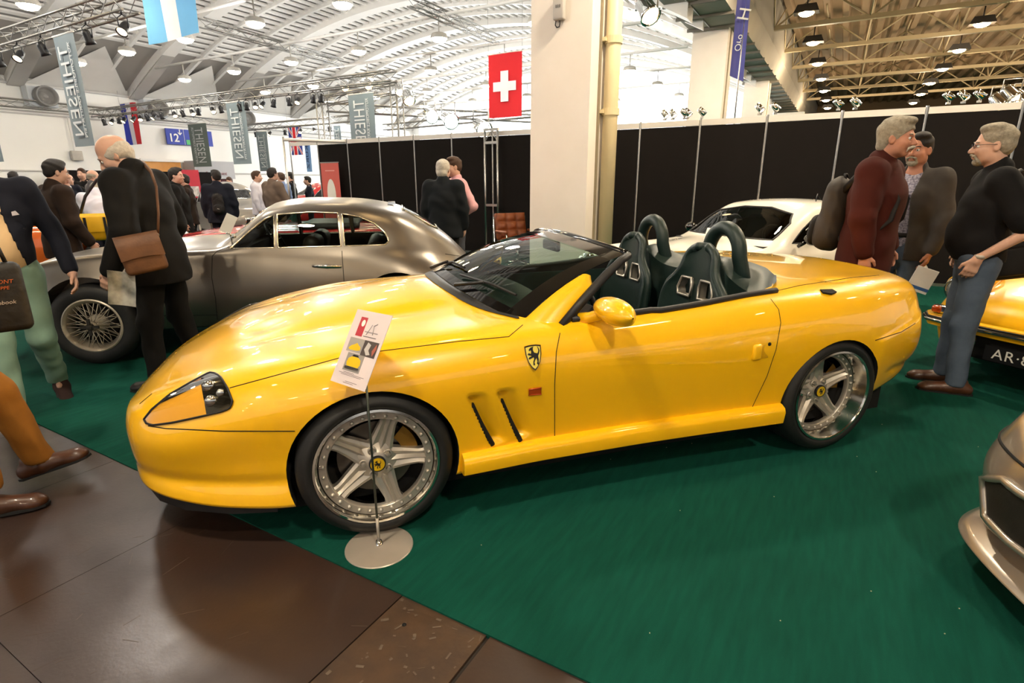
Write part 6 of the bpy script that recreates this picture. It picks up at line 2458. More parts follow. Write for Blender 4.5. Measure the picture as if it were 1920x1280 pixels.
# ---- black-clad man: shoulder bag and brochure
m_bag = M('worn_tan_leather', '6e4a2f', .6, noise=(9, .8), col2='4c301e', bump=(70, .4, .004))
bgo = empty('shoulder_bag', ptd(277, 512, 3.66), label='worn brown leather shoulder bag at the hip of the black-clad man', cat='bag')
RB = Matrix.Rotation(-.16, 3, 'Y')
Rv = Matrix.Rotation(CAM_YAW + .62, 3, 'Z')
RR = Rv @ RB
MB().rbox((.01, 0, .125), (.245, .085, .24), .03).xf(RR.to_4x4()).build('bag_body', m_bag, bgo)
fb = []
for x in np.linspace(-.115, .135, 11):
    fb.append([(x, .045, .235), (x, .0, .262), (x, -.045, .245), (x, -.056, .18), (x, -.057, .105 + .012 * math.cos(x * 12))])
MB().grid(np.array(fb)).xf(RR.to_4x4()).build('flap', m_bag, bgo)
st0 = ptd(296, 440, 3.64) - bgo.location
MB().tube([st0, ptd(297, 400, 3.62) - bgo.location, ptd(293, 350, 3.66) - bgo.location, ptd(283, 322, 3.74) - bgo.location, ptd(268, 305, 3.86) - bgo.location, ptd(252, 300, 4.0) - bgo.location], .014, 8, flat=.35).build('strap', m_bag, bgo)
MB().lathe([(.010, -.003), (.014, -.003), (.014, .003), (.010, .003)], 12, 'y', tuple(st0), closed=True).build('buckle', m_dullchr, bgo)
br = empty('brochure', ptd(232, 545, 3.60), label='folded glossy brochure in the hand of the black-clad man', cat='brochure')
bq = []
for i in range(9):
    t = i / 8
    bq.append([(-.075 + .15 * t, .02 * math.sin(PI * t), -.10), (-.085 + .15 * t, .03 * math.sin(PI * t), .02), (-.10 + .15 * t, .02 * math.sin(PI * t), .12)])
MB().grid(np.array(bq)).xf((Rv @ Matrix.Rotation(.25, 3, 'Y')).to_4x4()).build('cover', M('brochure_cover', '39403f', .25, coat=.6, noise=(9, .9), col2='b9bab3'), br)
bq2 = np.array(bq); bq2[:, :, 1] += .004
MB().grid(bq2, flip=True).xf((Rv @ Matrix.Rotation(.25, 3, 'Y')).to_4x4()).build('back_page', m_white, br)
# ---- carrier bag at the left edge
cbg = empty('carrier_bag', ptd(8, 622, 2.72), label='black carrier bag with orange lettering at the left edge', cat='bag')
Rc = Matrix.Rotation(CAM_YAW + .75, 3, 'Z')
m_bagk = M('black_bag_cloth', '17140f', .6, noise=(6, .6), col2='2c2722', bump=(9, .8, .02))
MB().rbox((0, 0, .17), (.24, .09, .34), .035, seg=4).xf(Rc.to_4x4()).build('bag_body', m_bagk, cbg)
MB().tube([(-.07, 0, .33), (-.05, 0, .45), (.05, 0, .45), (.07, 0, .33)], .01, 6).xf(Rc.to_4x4()).build('handle', m_bagk, cbg)
for txt, z, sz, col in (('FINMONT', .25, .026, 'c8622a'), ('GRUPPE', .22, .022, 'c8622a'), ('Facebook', .15, .026, 'c9b7a4')):
    tm = text_mesh(txt, sz, .0008, shear=.2); tm.materials.append(M('print_bag_' + col, col, .5))
    o = mesh_obj('bag_lettering', tm, None, cbg)
    o.matrix_local = Rc.to_4x4() @ Matrix.Translation((.02, -.0475, z)) @ Matrix.Rotation(PI / 2, 4, 'X')
# ---- rucksack of the maroon-coated man
def backpack(name, label, person_root, sc, mat, mat2, off=(-.27, 0, 1.18)):
    R = Matrix.Rotation(person_root.rotation_euler.z, 3, 'Z')
    s = person_root.scale[0]
    b = empty(name, Vector(person_root.location) + R @ (Vector(off) * s), label=label, cat='rucksack')
    b.rotation_euler = (0, 0, person_root.rotation_euler.z)
    k = s * sc
    mesh_obj('bag_body', sculpt('bag', [C((0, 0, -.16), (.02, 0, .14), .125, .115, .05, (.75, 1.15, 1)), C((-.05, 0, -.17), (-.05, 0, -.10), .09, .08, .03, (.75, 1.2, 1))], .008, None, (), None, .003), mat, b)
    mesh_obj('front_pocket', sculpt('pocket', [C((-.105, 0, -.17), (-.095, 0, -.09), .075, .07, .02, (.6, 1.3, 1))], .007, None, (), None, .002), mat2, b)
    for s_ in (-1, 1):
        MB().tube([(.07, s_ * .09, .15), (.14, s_ * .10, .245), (.24, s_ * .115, .285), (.34, s_ * .12, .24), (.415, s_ * .125, .10), (.40, s_ * .14, -.03), (.30, s_ * .19, -.14), (.1, s_ * .12, -.18)], .022, 8, flat=.35).build('strap', mat2, b)
    MB().tube([(.06, -.03, .23), (.045, -.02, .27), (.045, .02, .27), (.06, .03, .23)], .008, 6).build('grab_loop', mat2, b)
    MB().tube([(-.105, -.07, .08), (-.125, 0, .13), (-.105, .07, .08)], .004, 5).build('zip', m_black, b)
    MB().box((-.158, -.01, -.13), (.004, .05, .006), rot=Matrix.Rotation(.3, 3, 'X')).build('reflector', m_white, b)
    b.scale = (k, k, k)
    return b


k_rs = cloth('grey_nylon', '3f3a36', '2a2624', rough=.6)
k_rs2 = cloth('dark_nylon', '1d1a19', '121010', rough=.6)
backpack('rucksack', 'grey and black rucksack worn by the man in the maroon coat', RC, 1.0, k_rs, k_rs2, (-.25, 0, 1.17))
backpack('rucksack', 'small black rucksack on the navy anorak in the far aisle', BPK, .75, k_rs2, k_rs2, (-.24, 0, 1.18))
# ---- black laptop bag behind the polo man
lb = empty('laptop_bag', ptd(1896, 522, 3.92), label='black laptop bag slung behind the man in the black polo', cat='bag')
Rl = Matrix.Rotation(CAM_YAW - .5, 3, 'Z') @ Matrix.Rotation(-.22, 3, 'Y')
MB().rbox((.0, 0, .16), (.42, .13, .32), .04).xf(Rl.to_4x4()).build('bag_body', k_rs2, lb)
MB().rbox((.02, -.075, .13), (.34, .04, .2), .02).xf(Rl.to_4x4()).build('front_pocket', k_rs2, lb)
MB().tube([(-.1, -.07, .30), (.12, -.07, .30)], .005, 5).xf(Rl.to_4x4()).build('zip', m_dullchr, lb)
MB().tube([(-.18, 0, .30), (-.14, .0, .52), (-.02, .02, .70), (.10, .1, .74), (.2, .16, .6)], .018, 8, flat=.3).xf(Rl.to_4x4()).build('strap', k_rs2, lb)
# polo details: chest emblem, wrist watch
Rp = Matrix.Rotation(PO.rotation_euler.z, 3, 'Z')
pw_ = empty('wrist_watch', Vector(PO.location) + Rp @ (Vector((.045, .217, .972)) * PO.scale[0]), label='steel watch on the polo man\'s wrist', cat='watch')
MB().lathe([(.030, -.012), (.034, -.010), (.034, .010), (.030, .012)], 18).build('watch_band', m_steel, pw_)
MB().lathe([(0, -.006), (.016, -.006), (.018, .002)], 14, 'y', (0, .034, 0)).xf(Matrix.Rotation(0.2, 4, 'Z')).build('watch_case', m_black, pw_)
# white folder held by the goatee man
fd = empty('document_folder', ptd(1716, 546, 4.5), label='white folder with a blue stripe held by the man in charcoal', cat='folder')
Rf = Matrix.Rotation(CAM_YAW - .55, 3, 'Z') @ Matrix.Rotation(.3, 3, 'Y')
MB().bbox((-.075, -.006, 0), (.075, .006, .20)).xf(Rf.to_4x4()).build('folder_sheet', m_white, fd)
MB().bbox((-.076, -.0075, .02), (.076, .0075, .045)).xf(Rf.to_4x4()).build('blue_stripe', M('folder_blue', '2f5f9a', .5), fd)
# yellow messenger bag
ym = empty('messenger_bag', ptd(186, 452, 7.0), label='yellow messenger bag with black straps beside the black-clad man', cat='bag')
Ry = Matrix.Rotation(CAM_YAW + .6, 3, 'Z')
m_yb = cloth('yellow_tarpaulin', 'd5a416', 'c0900f', rough=.5)
MB().rbox((0, 0, .17), (.36, .14, .32), .05).xf(Ry.to_4x4()).build('bag_body', m_yb, ym)
fb = []
for x in np.linspace(-.185, .185, 9):
    fb.append([(x, .06, .32), (x, -.03, .345), (x, -.08, .30), (x, -.084, .12)])
MB().grid(np.array(fb)).xf(Ry.to_4x4()).build('flap', m_yb, ym)
for x in (-.1, .1):
    MB().box((x, -.088, .16), (.03, .008, .28)).xf(Ry.to_4x4()).build('strap', m_black, ym)
MB().tube([(-.15, 0, .3), (-.05, .08, .55), (.1, .12, .75), (.2, .16, .8)], .02, 6, flat=.3).xf(Ry.to_4x4()).build('shoulder_strap', m_black, ym)

# ---- cloth flags and banners hung in the vault
def hang(name, label, x0, x1, z0, z1, Y, stripes, cat='flag', vertical=True, wires=True, wave=.05, dy=0.):
    f = empty(name, ((x0 + x1) / 2, Y, z0), label=label, cat=cat)
    w, h = x1 - x0, z1 - z0
    def yy(u, t):
        return wave * math.sin(u * 5.2 + t * 1.3) * (1 - t * .6) + dy * u
    a = 0.
    for nm, fr, mat in stripes:
        g = []
        n = 7
        for i in range(n):
            row = []
            for j in range(13):
                if vertical:
                    u, t = a + fr * i / (n - 1), j / 12
                else:
                    u, t = j / 12, a + fr * i / (n - 1)
                row.append((-w / 2 + u * w, yy(u, t), t * h))
            g.append(row)
        g = np.array(g)
        mb = MB(); mb.grid(g, flip=vertical)
        o = mb.build(nm, mat, f)
        a += fr
    MB().tube([(-w / 2 - .02, yy(0, 1), h), (w / 2 + .02, yy(1, 1), h)], .018, 6).build('rod', m_white, f)
    if wires:
        for s in (-1, 1):
            MB().tube([(s * w / 2, 0, h), (s * w / 2, 0, min(2.0, max(.2, arch_z(x0) - z1 - .3)) + h)], .006, 4).build('wire', m_alu, f)
    return f


def fcol(n, c):
    return M('flag_' + n, c, .8, noise=(3, .15), spec=.15)


q0, q1 = at(279, 84, 'y', 8.0), at(377, 62, 'y', 8.0)
sky = fcol('sky_blue', '6fb0e2'); wh = fcol('white', 'e9e4ee')
hang('flag', 'large light blue and white striped flag hanging at the top left', q0.x, q1.x, (q0.z + q1.z) / 2, 6.1, 8.0, [('blue_stripe', .34, sky), ('white_stripe', .32, wh), ('blue_stripe', .34, sky)])
q0, q1 = at(917, 222, 'y', 16.0), at(979, 98, 'y', 16.0)
rd_ = fcol('red', 'cf2f36')
sf = hang('flag', 'red flag with a white cross beside the white pillar', q0.x, q1.x, q0.z, q1.z + .05, 16.0, [('red_field', 1., rd_)], wave=.02)
w_, h_ = q1.x - q0.x, q1.z - q0.z
for (a, b, c_, d_) in ((-.34, -.1151, -.075, .075), (.1151, .34, -.075, .075), (-.115, .115, -.245, .245)):
    MB().bbox((a * w_, -.045, h_ * .5 + c_ * h_), (b * w_, -.035, h_ * .5 + d_ * h_)).build('cross_arm', wh, sf)
    MB().bbox((a * w_, .035, h_ * .5 + c_ * h_), (b * w_, .045, h_ * .5 + d_ * h_)).build('cross_arm', wh, sf)
q0, q1 = at(238, 272, 'y', 14.6), at(262, 190, 'y', 14.6)
q2 = at(268, 270, 'y', 14.6)
hang('flag', 'blue white and red tricolour flag behind the lighting truss', q0.x, q2.x, q0.z, q1.z, 14.6, [('blue_stripe', .33, fcol('royal', '3b46b8')), ('white_stripe', .34, wh), ('red_stripe', .33, fcol('scarlet', 'd33a43'))])
q0, q1 = at(1112, 231, 'y', 18.5), at(1156, 182, 'y', 18.5)
hang('flag', 'yellow and red flag half hidden behind the white pillar', q0.x - .5, q1.x, q0.z, q1.z, 18.5, [('red_stripe', .3, rd_), ('yellow_stripe', .42, fcol('yellow', 'e8c21d')), ('red_stripe', .28, rd_)])
q0, q1 = at(545, 291, 'y', 20.5), at(566, 234, 'y', 20.5); q2 = at(569, 291, 'y', 20.5)
uf = hang('flag', 'blue flag with red and white crosses above the far aisle', q0.x, q2.x, q0.z, q1.z, 20.5, [('blue_field', 1., fcol('navy', '3c4a9a'))], wave=.02)
w_, h_ = q2.x - q0.x, q1.z - q0.z
for (ang, wd_, mt, off) in ((1, .17, wh, .03), (-1, .17, wh, .03), (1, .06, rd_, .036), (-1, .06, rd_, .036)):
    L_ = math.hypot(w_, h_)
    mb = MB(); mb.box((0, -off, h_ / 2), (wd_ * .7, .004, L_ * .98), rot=Matrix.Rotation(ang * math.atan2(w_, h_), 3, 'Y')); mb.build('diagonal', mt, uf)
for (sx, sz, mt, off) in ((.36 * w_, h_, wh, .04), (w_, .30 * w_, wh, .04), (.2 * w_, h_, rd_, .046), (w_, .17 * w_, rd_, .046)):
    MB().box((0, -off, h_ / 2), (sx, .004, sz)).build('cross_bar', mt, uf)

m_ban = M('banner_slate', '74838a', .7, noise=(2, .15), col2='69797f')
m_ban2 = M('banner_green_grey', '66746f', .7, noise=(2, .15), col2='5a6863')
m_let = M('banner_lettering', 'cfd6d8', .6)


def banner(label, x0, x1, z0, z1, Y, mirrored=True, mat=None, txt='THIESEN', sub='AUTOMOBILE RARIT\u00c4TEN', tcol=None):
    f = hang('banner', label, x0, x1, z0, z1, Y, [('banner_cloth', 1., mat or m_ban)], 'banner', wires=False, wave=.015)
    w, h = x1 - x0, z1 - z0
    sg = -1 if mirrored else 1
    for t_, fr, sz in ((txt, -.0, h * .80), (sub, .31, h * .84)):
        if not t_:
            continue
        tm = text_mesh(t_, .5, .002, spacing=1.05)
        xs_ = [v.co.x for v in tm.vertices]; ys_ = [v.co.y for v in tm.vertices]
        L_, Hh = max(xs_) - min(xs_), max(ys_) - min(ys_)
        kx = sz / L_; ky = (w * (.42 if t_ == txt else .13)) / Hh
        cx, cyy = (max(xs_) + min(xs_)) / 2, (max(ys_) + min(ys_)) / 2
        for v in tm.vertices:
            a, b = (v.co.x - cx) * kx, (v.co.y - cyy) * ky
            # letters run downwards, their tops to the right on the front face
            v.co = (sg * (b - fr * w * 1.0 + .075 * w), -.03 + v.co.z, h * .5 - a)
        if mirrored:
            tm.flip_normals()
        tm.materials.append(tcol or m_let)
        mesh_obj('lettering' if t_ == txt else 'small_lettering', tm, None, f)
    if sub:
        MB().bbox((sg * (-.20 * w) - .006, -.03, h * .08), (sg * (-.20 * w) + .006, -.026, h * .92)).build('rule_line', tcol or m_let, f)
    return f


q = [at(97, 66, 'y', 5.5), at(138, 62, 'y', 5.5), at(143, 278, 'y', 5.5), at(178, 270, 'y', 5.5)]
banner('tall slate banner on the near truss, top left, lettering mirrored', (q[0].x + q[2].x) / 2, (q[1].x + q[3].x) / 2, (q[2].z + q[3].z) / 2, (q[0].z + q[1].z) / 2, 5.5)
q = [at(-30, 240, 'y', 5.5), at(9, 303, 'y', 5.5)]
banner('slate banner cut off by the left edge above the tweed coat', q[1].x - 1.0, q[1].x, q[1].z, 4.05, 5.5)
q = [at(423, 193, 'y', 12.4), at(461, 190, 'y', 12.4), at(438, 308, 'y', 12.4), at(470, 307, 'y', 12.4)]
banner('slate banner under the long truss right of the blue number sign', (q[0].x + q[2].x) / 2, (q[1].x + q[3].x) / 2, q[2].z, q[0].z, 12.4)
q = [at(352, 233, 'y', 17.0), at(388, 235, 'y', 17.0), at(363, 313, 'y', 17.0), at(397, 315, 'y', 17.0)]
banner('green-grey banner hanging in front of the blue number sign', (q[0].x + q[2].x) / 2, (q[1].x + q[3].x) / 2, q[2].z, q[0].z, 17.0, False, m_ban2)
q = [at(480, 247, 'y', 19.0), at(501, 245, 'y', 19.0), at(487, 321, 'y', 19.0), at(507, 321, 'y', 19.0)]
banner('smaller slate banner farther along, left of the crossed flag', (q[0].x + q[2].x) / 2, (q[1].x + q[3].x) / 2, q[2].z, q[0].z, 19.0)
q = [at(652, 178, 'y', 15.5), at(700, 176, 'y', 15.5)]
banner('slate banner rising above the black panels inside the square truss', q[0].x, q[1].x, 2.4, q[0].z, 15.5)
q = [at(625, 236, 'y', 19.5), at(638, 236, 'y', 19.5)]
banner('distant slate banner just left of the square truss', q[0].x, q[1].x, 2.6, q[0].z, 19.5)
q = [at(569, 268, 'y', 21.5), at(579, 268, 'y', 21.5), at(577, 322, 'y', 21.5), at(588, 322, 'y', 21.5)]
banner('narrow pale blue banner with dark letters beside the crossed flag', (q[0].x + q[2].x) / 2, (q[1].x + q[3].x) / 2, q[2].z, q[0].z, 21.5, True, fcol('pale_blue', '8fb7dc'), 'KURZ', None, M('banner_dark_letters', '2c3f6a', .6))
# purple beach flag on a pole beyond the panels
pf = empty('pole_banner', at(1379, 215, 'y', 12.0), label='violet-blue pole banner beside the second pillar', cat='banner')
b0 = pf.location
def rel(x, y):
    return at(x, y, 'y', 12.0) - b0
zt = rel(1400, 0).z
g = [[tuple(rel(1368 + (1386 - 1368) * t, 142 + (-40 - 142) * t) * (1 - u) + rel(1394 + (1411 - 1394) * t, 153 + (-40 - 153) * t) * u) for u in np.linspace(0, 1, 5)] for t in np.linspace(0, 1, 9)]
g = np.array(g); g[:, :, 1] += .04 * np.sin(np.linspace(0, 5, 5))[None, :]
MB().grid(g).build('banner_cloth', M('banner_violet', '4b4f9c', .6, noise=(2, .2)), pf)
MB().tube([(0, 0, -1.7), rel(1384, 153), rel(1405, -40)], .016, 8).build('pole', m_alu, pf)
for t_, xx, yy_, sz in (('H', 1395, 28, .30), ('Oro', 1387, 82, .16)):
    tm = text_mesh(t_, sz, .002); tm.materials.append(m_let)
    o = mesh_obj('lettering', tm, None, pf)
    o.location = rel(xx, yy_) + Vector((0, -.08, 0)); o.rotation_euler = (PI / 2, .25 - PI / 2, 0)
    o.scale = (1, -1, 1)

# ---- lighting trusses
m_truss = M('truss_tube', '9a9893', .42, .75, noise=(12, .3))


def truss(name, label, p0, p1, sz=.24, seg=.36, cat='truss'):
    p0, p1 = Vector(p0), Vector(p1)
    d = p1 - p0; L_ = d.length; d.normalize()
    up = Vector((0, 0, 1)) if abs(d.z) < .9 else Vector((1, 0, 0))
    a = d.cross(up).normalized(); b = a.cross(d).normalized()
    t = empty(name, p0, label=label, cat=cat)
    offs = [(-1, -1), (1, -1), (1, 1), (-1, 1)]
    O = [a * (x * sz / 2) + b * (y * sz / 2) for x, y in offs]
    for o in O:
        MB().tube([o, o + d * L_], .024, 6).build('chord', m_truss, t)
    n = max(2, int(L_ / seg))
    wb_ = MB()
    for f in range(4):
        A, B = O[f], O[(f + 1) % 4]
        for i in range(n):
            q0_ = (A if i % 2 == 0 else B) + d * (L_ * i / n); q1_ = (B if i % 2 == 0 else A) + d * (L_ * (i + 1) / n)
            wb_.tube([q0_, q1_], .009, 4, cap=False)
    w_ = wb_.build('lattice', m_truss, t)
    w_['kind'] = 'stuff'
    return t


truss('lighting_truss', 'near lighting truss crossing the top left corner', (-17.5, 5.6, 4.32), (-10.4, 5.6, 4.32), .26, .34)
truss('lighting_truss', 'long lighting truss carrying the row of black spotlights', (-27.2, 12.45, 4.26), (-11.0, 12.55, 4.30), .26, .40)
truss('lighting_truss', 'short distant lighting truss beside the crossed flag', (-27.4, 19.3, 4.25), (-19.0, 19.0, 4.25), .26, .5)
truss('lighting_truss', 'cable truss running along the white left wall', (-29.3, 3, 4.62), (-29.3, 33, 4.62), .3, .6)
truss('lighting_truss', 'thin truss high under the vault right of the striped flag', at(378, 42, 'z', 6.2), at(640, 118, 'z', 6.2), .24, .4)
truss('lighting_truss', 'thin truss high under the vault near the pillar', at(770, 2, 'z', 6.2), at(930, 74, 'z', 6.2), .24, .4)
truss('lighting_truss', 'distant truss above the panels left of the cross flag', (-20.5, 22.5, 4.2), (-9.5, 21.0, 4.2), .26, .6)
# square goal truss above the panels
for nm, lb_, a_, b_ in (('truss_post', 'left upright of the square truss above the panels', (-17.7, 16.0, 0), (-17.7, 16.0, 4.62)), ('truss_post', 'right upright of the square truss above the panels', (-13.95, 16.0, 0), (-13.95, 16.0, 4.9)),
                        ('truss_beam', 'cross beam of the square truss above the panels', (-17.6, 16.0, 4.5), (-14.05, 16.0, 4.66)), ('truss_beam', 'receding side beam of the square truss above the panels', (-17.6, 16.1, 4.3), (-11.5, 24, 4.2))):
    truss(nm, lb_, a_, b_, .3, .4)

# ---- stage spotlights
m_spotlens = M('spot_lens_lit', 'fff3dd', .3, emit=('ffdca6', 9))
m_spotlens.cycles.emission_sampling = 'NONE'
m_spotdim = M('spot_lens_dim', 'c9a37c', .2, emit=('ff9a50', .8))
m_spotdim.cycles.emission_sampling = 'NONE'
def spot_proto(lit):
    r = empty('stage_spotlight', (0, 0, 0))
    R = Matrix.Rotation(-.75 if lit else .4, 4, 'X')
    MB().lathe([(0, .17), (.06, .16), (.085, .10), (.09, -.06), (.115, -.13), (.105, -.13), (.08, -.07)], 14).xf(R).build('housing', m_black, r)
    MB().lathe([(0, -.10), (.10, -.105)], 14).xf(R).build('lens', m_spotlens if lit else m_spotdim, r)
    MB().tube([(-.10, 0, 0), (-.11, 0, .2), (0, 0, .26), (.11, 0, .2), (.10, 0, 0)], .012, 6).build('yoke', m_black, r)
    MB().tube([(0, 0, .26), (0, 0, .36)], .02, 6).build('clamp', m_black, r)
    return r
sp_l, sp_d = spot_proto(True), spot_proto(False)
used = {0: False, 1: False}
def place_spot(x, y, z, lit, rz, label, group):
    src = sp_l if lit else sp_d
    if used[int(lit)]:
        o = copy_tree(src)
    else:
        o = src; used[int(lit)] = True
    o.location = (x, y, z + .36 * .22); o.rotation_euler = (0, 0, rz); o.scale = (.78, .78, .78)
    tag(o, label, 'spotlight', group)
for si, (px_, lit) in enumerate(((12, 0), (50, 1), (95, 0), (180, 0), (247, 1))):
    q = at(px_, 115 - .27 * px_, 'y', 5.6)
    place_spot(q.x, 5.47, 3.84, lit, CAM_YAW + random.uniform(-.5, .8), 'black spotlight under the near truss, top left, %s from the left' % ORD[si], 'spotlights on the near truss')
for si, (px_, lit) in enumerate(zip((203, 217, 231, 240, 257, 270, 283, 295, 310, 334, 349, 367, 378, 405, 420, 455, 468, 484, 497, 518, 547, 563, 592, 606), (0, 1, 0, 1, 1, 1, 0, 1, 0, 1, 0, 1, 0, 1, 0, 0, 0, 1, 1, 0, 0, 1, 0, 0))):
    q = at(px_, 226 - .11 * (px_ - 180), 'y', 12.5)
    place_spot(q.x, 12.45 + .1 * (q.x + 27.2) / 16.2 - .13, 4.26 + .04 * (q.x + 27.2) / 16.2 - .13 - .335, lit, CAM_YAW + random.uniform(-.6, .9), 'black spotlight under the long truss, %s from the left' % ORD[si], 'spotlights on the long truss')
for si, (px_, lit) in enumerate(((478, 0), (505, 1), (536, 0), (566, 1), (594, 1), (624, 0))):
    q = at(px_, 243, 'y', 19.1)
    place_spot(q.x, 19.3 - .3 * (q.x + 27.4) / 8.4 - .13, 3.785, lit, CAM_YAW + random.uniform(-.6, .9), 'black spotlight under the short distant truss, %s from the left' % ORD[si], 'spotlights on the distant truss')
# chrome floodlights around the square truss and the glaring ones
m_glare = M('glaring_lens', 'ffffff', .3, emit=('fff8ea', 60))
m_glare.cycles.emission_sampling = 'NONE'
def flood(px_, py_, Y, lit, label, sc=1.0):
    q = at(px_, py_, 'y', Y)
    r = empty('floodlight_can', q, label=label, cat='floodlight')
    R = Matrix.Rotation(CAM_YAW + .5, 4, 'Z') @ Matrix.Rotation(-1.25 if lit else -.75, 4, 'X')
    MB().lathe([(0, .22), (.08, .21), (.13, .12), (.14, -.10), (.16, -.16), (.14, -.16)], 16).xf(R).build('can', m_chrome, r)
    MB().lathe([(0, -.12), (.135, -.12)], 16).xf(R).build('lens', m_glare if lit else m_spotlens, r)
    MB().tube([(-.16, 0, 0), (-.16, 0, .3), (.16, 0, .3), (.16, 0, 0)], .014, 6).build('bracket', m_alu, r)
    r.scale = (sc,) * 3
for args in ((646, 160, 15.8, 0, 'chrome floodlight at the left of the square truss'), (690, 157, 15.8, 0, 'black-lensed chrome floodlight on the square truss middle'), (748, 168, 15.8, 0, 'chrome floodlight at the right corner of the square truss'),
             (806, 216, 15.0, 1, 'glaring floodlight right of the square truss', 1.4), (841, 224, 15.0, 1, 'second glaring floodlight nearer the cross flag', 1.6), (902, 240, 13.0, 1, 'glaring floodlight just above the ladder upright', 1.5), (765, 182, 15.4, 0, 'white barn-door floodlight beside the right truss post', 1.3), (1212, 18, 11.5, 0, 'floodlight high right of the white pillar', 1.3)):
    flood(*args)
# ---- silver clip spotlights on top of the panel wall
def clip_proto():
    r = empty('clip_spotlight', (0, 0, 0))
    R = Matrix.Rotation(-.8, 4, 'Y')
    MB().lathe([(0, .10), (.05, .095), (.055, .05), (.06, -.07), (.052, -.07), (.045, .0)], 14).xf(Matrix.Translation((0, 0, .1)) @ R).build('can', m_chrome, r)
    MB().lathe([(0, -.055), (.05, -.055)], 12).xf(Matrix.Translation((0, 0, .1)) @ R).build('lens', m_spotlens, r)
    MB().tube([(0, 0, 0), (0, 0, .1)], .012, 6).build('stem', m_chrome, r)
    MB().box((0, 0, .0), (.06, .05, .03)).build('clip', m_alu, r)
    return r
cpp = None
for si, px_ in enumerate((1247, 1262, 1283, 1290, 1317, 1425, 1454, 1572, 1604, 1778, 1806, 1836)):
    x = at(px_, 212 - (px_ - 1290) * .04, 'y', WY).x
    if cpp is None:
        cpp = clip_proto(); o = cpp
    else:
        o = copy_tree(cpp)
    o.scale = (.85, .85, .85); o.location = (x, WY, PZ + .045); o.rotation_euler = (0, 0, random.uniform(-.6, .6))
    tag(o, 'silver clip spotlight on the black panel wall, %s right of the pillar' % ORD[si], 'spotlight', 'clip spotlights on the panel wall')
for px_, py_, lit, lb_ in ((1873, 190, 0, 'lowest chrome can of the cluster above the right end of the panels'), (1895, 176, 0, 'middle chrome can of the cluster above the right end of the panels'), (1915, 184, 0, 'rightmost chrome can of the cluster above the panels')):
    flood(px_, py_, 10.4, lit, lb_, .62)

# ---- left wall fittings
for k, (px_, py_) in enumerate(((88, 180), (300, 203), (466, 222))):
    q = at(px_, py_, 'x', -29.0)
    nz = empty('air_nozzle', (WX + .12, q.y, q.z), label=('round grey air nozzle on the left wall, nearest one', 'round grey air nozzle behind the tricolour flag', 'round grey air nozzle far along the left wall')[k], cat='air vent')
    MB().bbox((0, -.5, -.38), (.5, .5, .38)).build('duct_box', M('pale_duct', 'c9ced2', .5, noise=(2, .2)), nz)
    MB().lathe([(.36, .5), (.40, .62), (.40, .95), (.36, .97), (.30, .8), (.22, .72), (.22, .80), (.12, .72), (.10, .80), (0, .78)], 26, 'x').build('nozzle', M('grey_nozzle', '7f7d7a', .5, noise=(3, .3)), nz)
sg = empty('number_sign', (WX + .1, 0, 0), label='blue hall sign with a white 12 and arrow on the left wall', cat='sign')
q0, q1, q2 = at(308, 240, 'x', WX + .12), at(396, 255, 'x', WX + .12), at(312, 270, 'x', WX + .12)
sg.location = (WX + .12, q0.y, q2.z)
wS, hS = q1.y - q0.y, q0.z - q2.z
MB().bbox((0, 0, 0), (.06, wS, hS)).build('board', M('sign_blue', '20369c', .5), sg)
tm = text_mesh('12', hS * .72, .005, bold=True); tm.materials.append(m_white)
o = mesh_obj('numerals', tm, None, sg); o.rotation_euler = (PI / 2, 0, PI / 2); o.location = (.07, hS * .48, hS * .40)
ar = MB(); ar.prism([(-.02, .18), (.02, .18), (.02, -.02), (.10, .05), (.10, 0), (0, -.1), (-.10, 0), (-.10, .05), (-.02, -.02)], .06, .07, 'x')
o = ar.build('arrow', m_white, sg); o.location = (0, hS * .93, hS * .74)
MB().bbox((.06, hS * 1.30, .02), (.068, hS * 1.58, .26)).build('exit_pictogram', M('sign_green', '4fb36b', .5), sg)
MB().bbox((.06, hS * 1.18, 0), (.066, hS * 1.2, hS)).build('divider', m_white, sg)
kx = WX + 1.2
q0, q1, q2 = at(363, 301, 'x', kx), at(441, 330, 'x', kx), at(372, 335, 'x', kx)
sk_ = empty('snack_kiosk', (kx, q0.y, 0), label='grey snack kiosk fascia with dark red lettering on the left wall', cat='kiosk')
wK = q1.y - q0.y
MB().bbox((-1.0, 0, q2.z), (0, wK, q0.z)).build('fascia', M('kiosk_grey', 'a9a9ac', .5, noise=(2, .15)), sk_)
MB().bbox((-1.0, .05, 0), (-.2, wK - .05, q2.z)).build('counter', M('kiosk_red', '5a1a1c', .6, noise=(4, .5)), sk_)
tm = text_mesh('Snack Point', .25, .004); tm.materials.append(M('kiosk_letters', '7a3038', .5))
o = mesh_obj('lettering', tm, None, sk_); o.rotation_euler = (PI / 2, 0, PI / 2); o.location = (.01, wK * .52, q2.z + (q0.z - q2.z) * .30)
q0, q1 = at(266, 299, 'x', WX + .3), at(345, 340, 'x', WX + .3)
dw = empty('kiosk_opening', (WX + .05, q0.y, 0), label='warm lit wooden kiosk opening left of the grey snack fascia', cat='kiosk')
MB().bbox((0, 0, 0), (.2, q1.y - q0.y, q0.z)).build('wooden_wall', M('glowing_wood', 'b9854a', .5, noise=(3, .5), col2='8a5a2c', emit=('c98a45', .35)), dw)  # wood glows faintly by itself, standing in for the kiosk's warm lighting
MB().bbox((.2, -.1, q0.z - .08), (.35, q1.y - q0.y + .1, q0.z + .05)).build('lintel', m_wall, dw)
MB().bbox((.2, .3, 0), (.6, q1.y - q0.y - .3, 1.1)).build('counter', m_wall, dw)
sc_ = empty('dark_screen', (WX + 1.5, at(95, 330, 'x', WX + 1.5).y, 0), label='long black screen standing against the left wall', cat='screen')
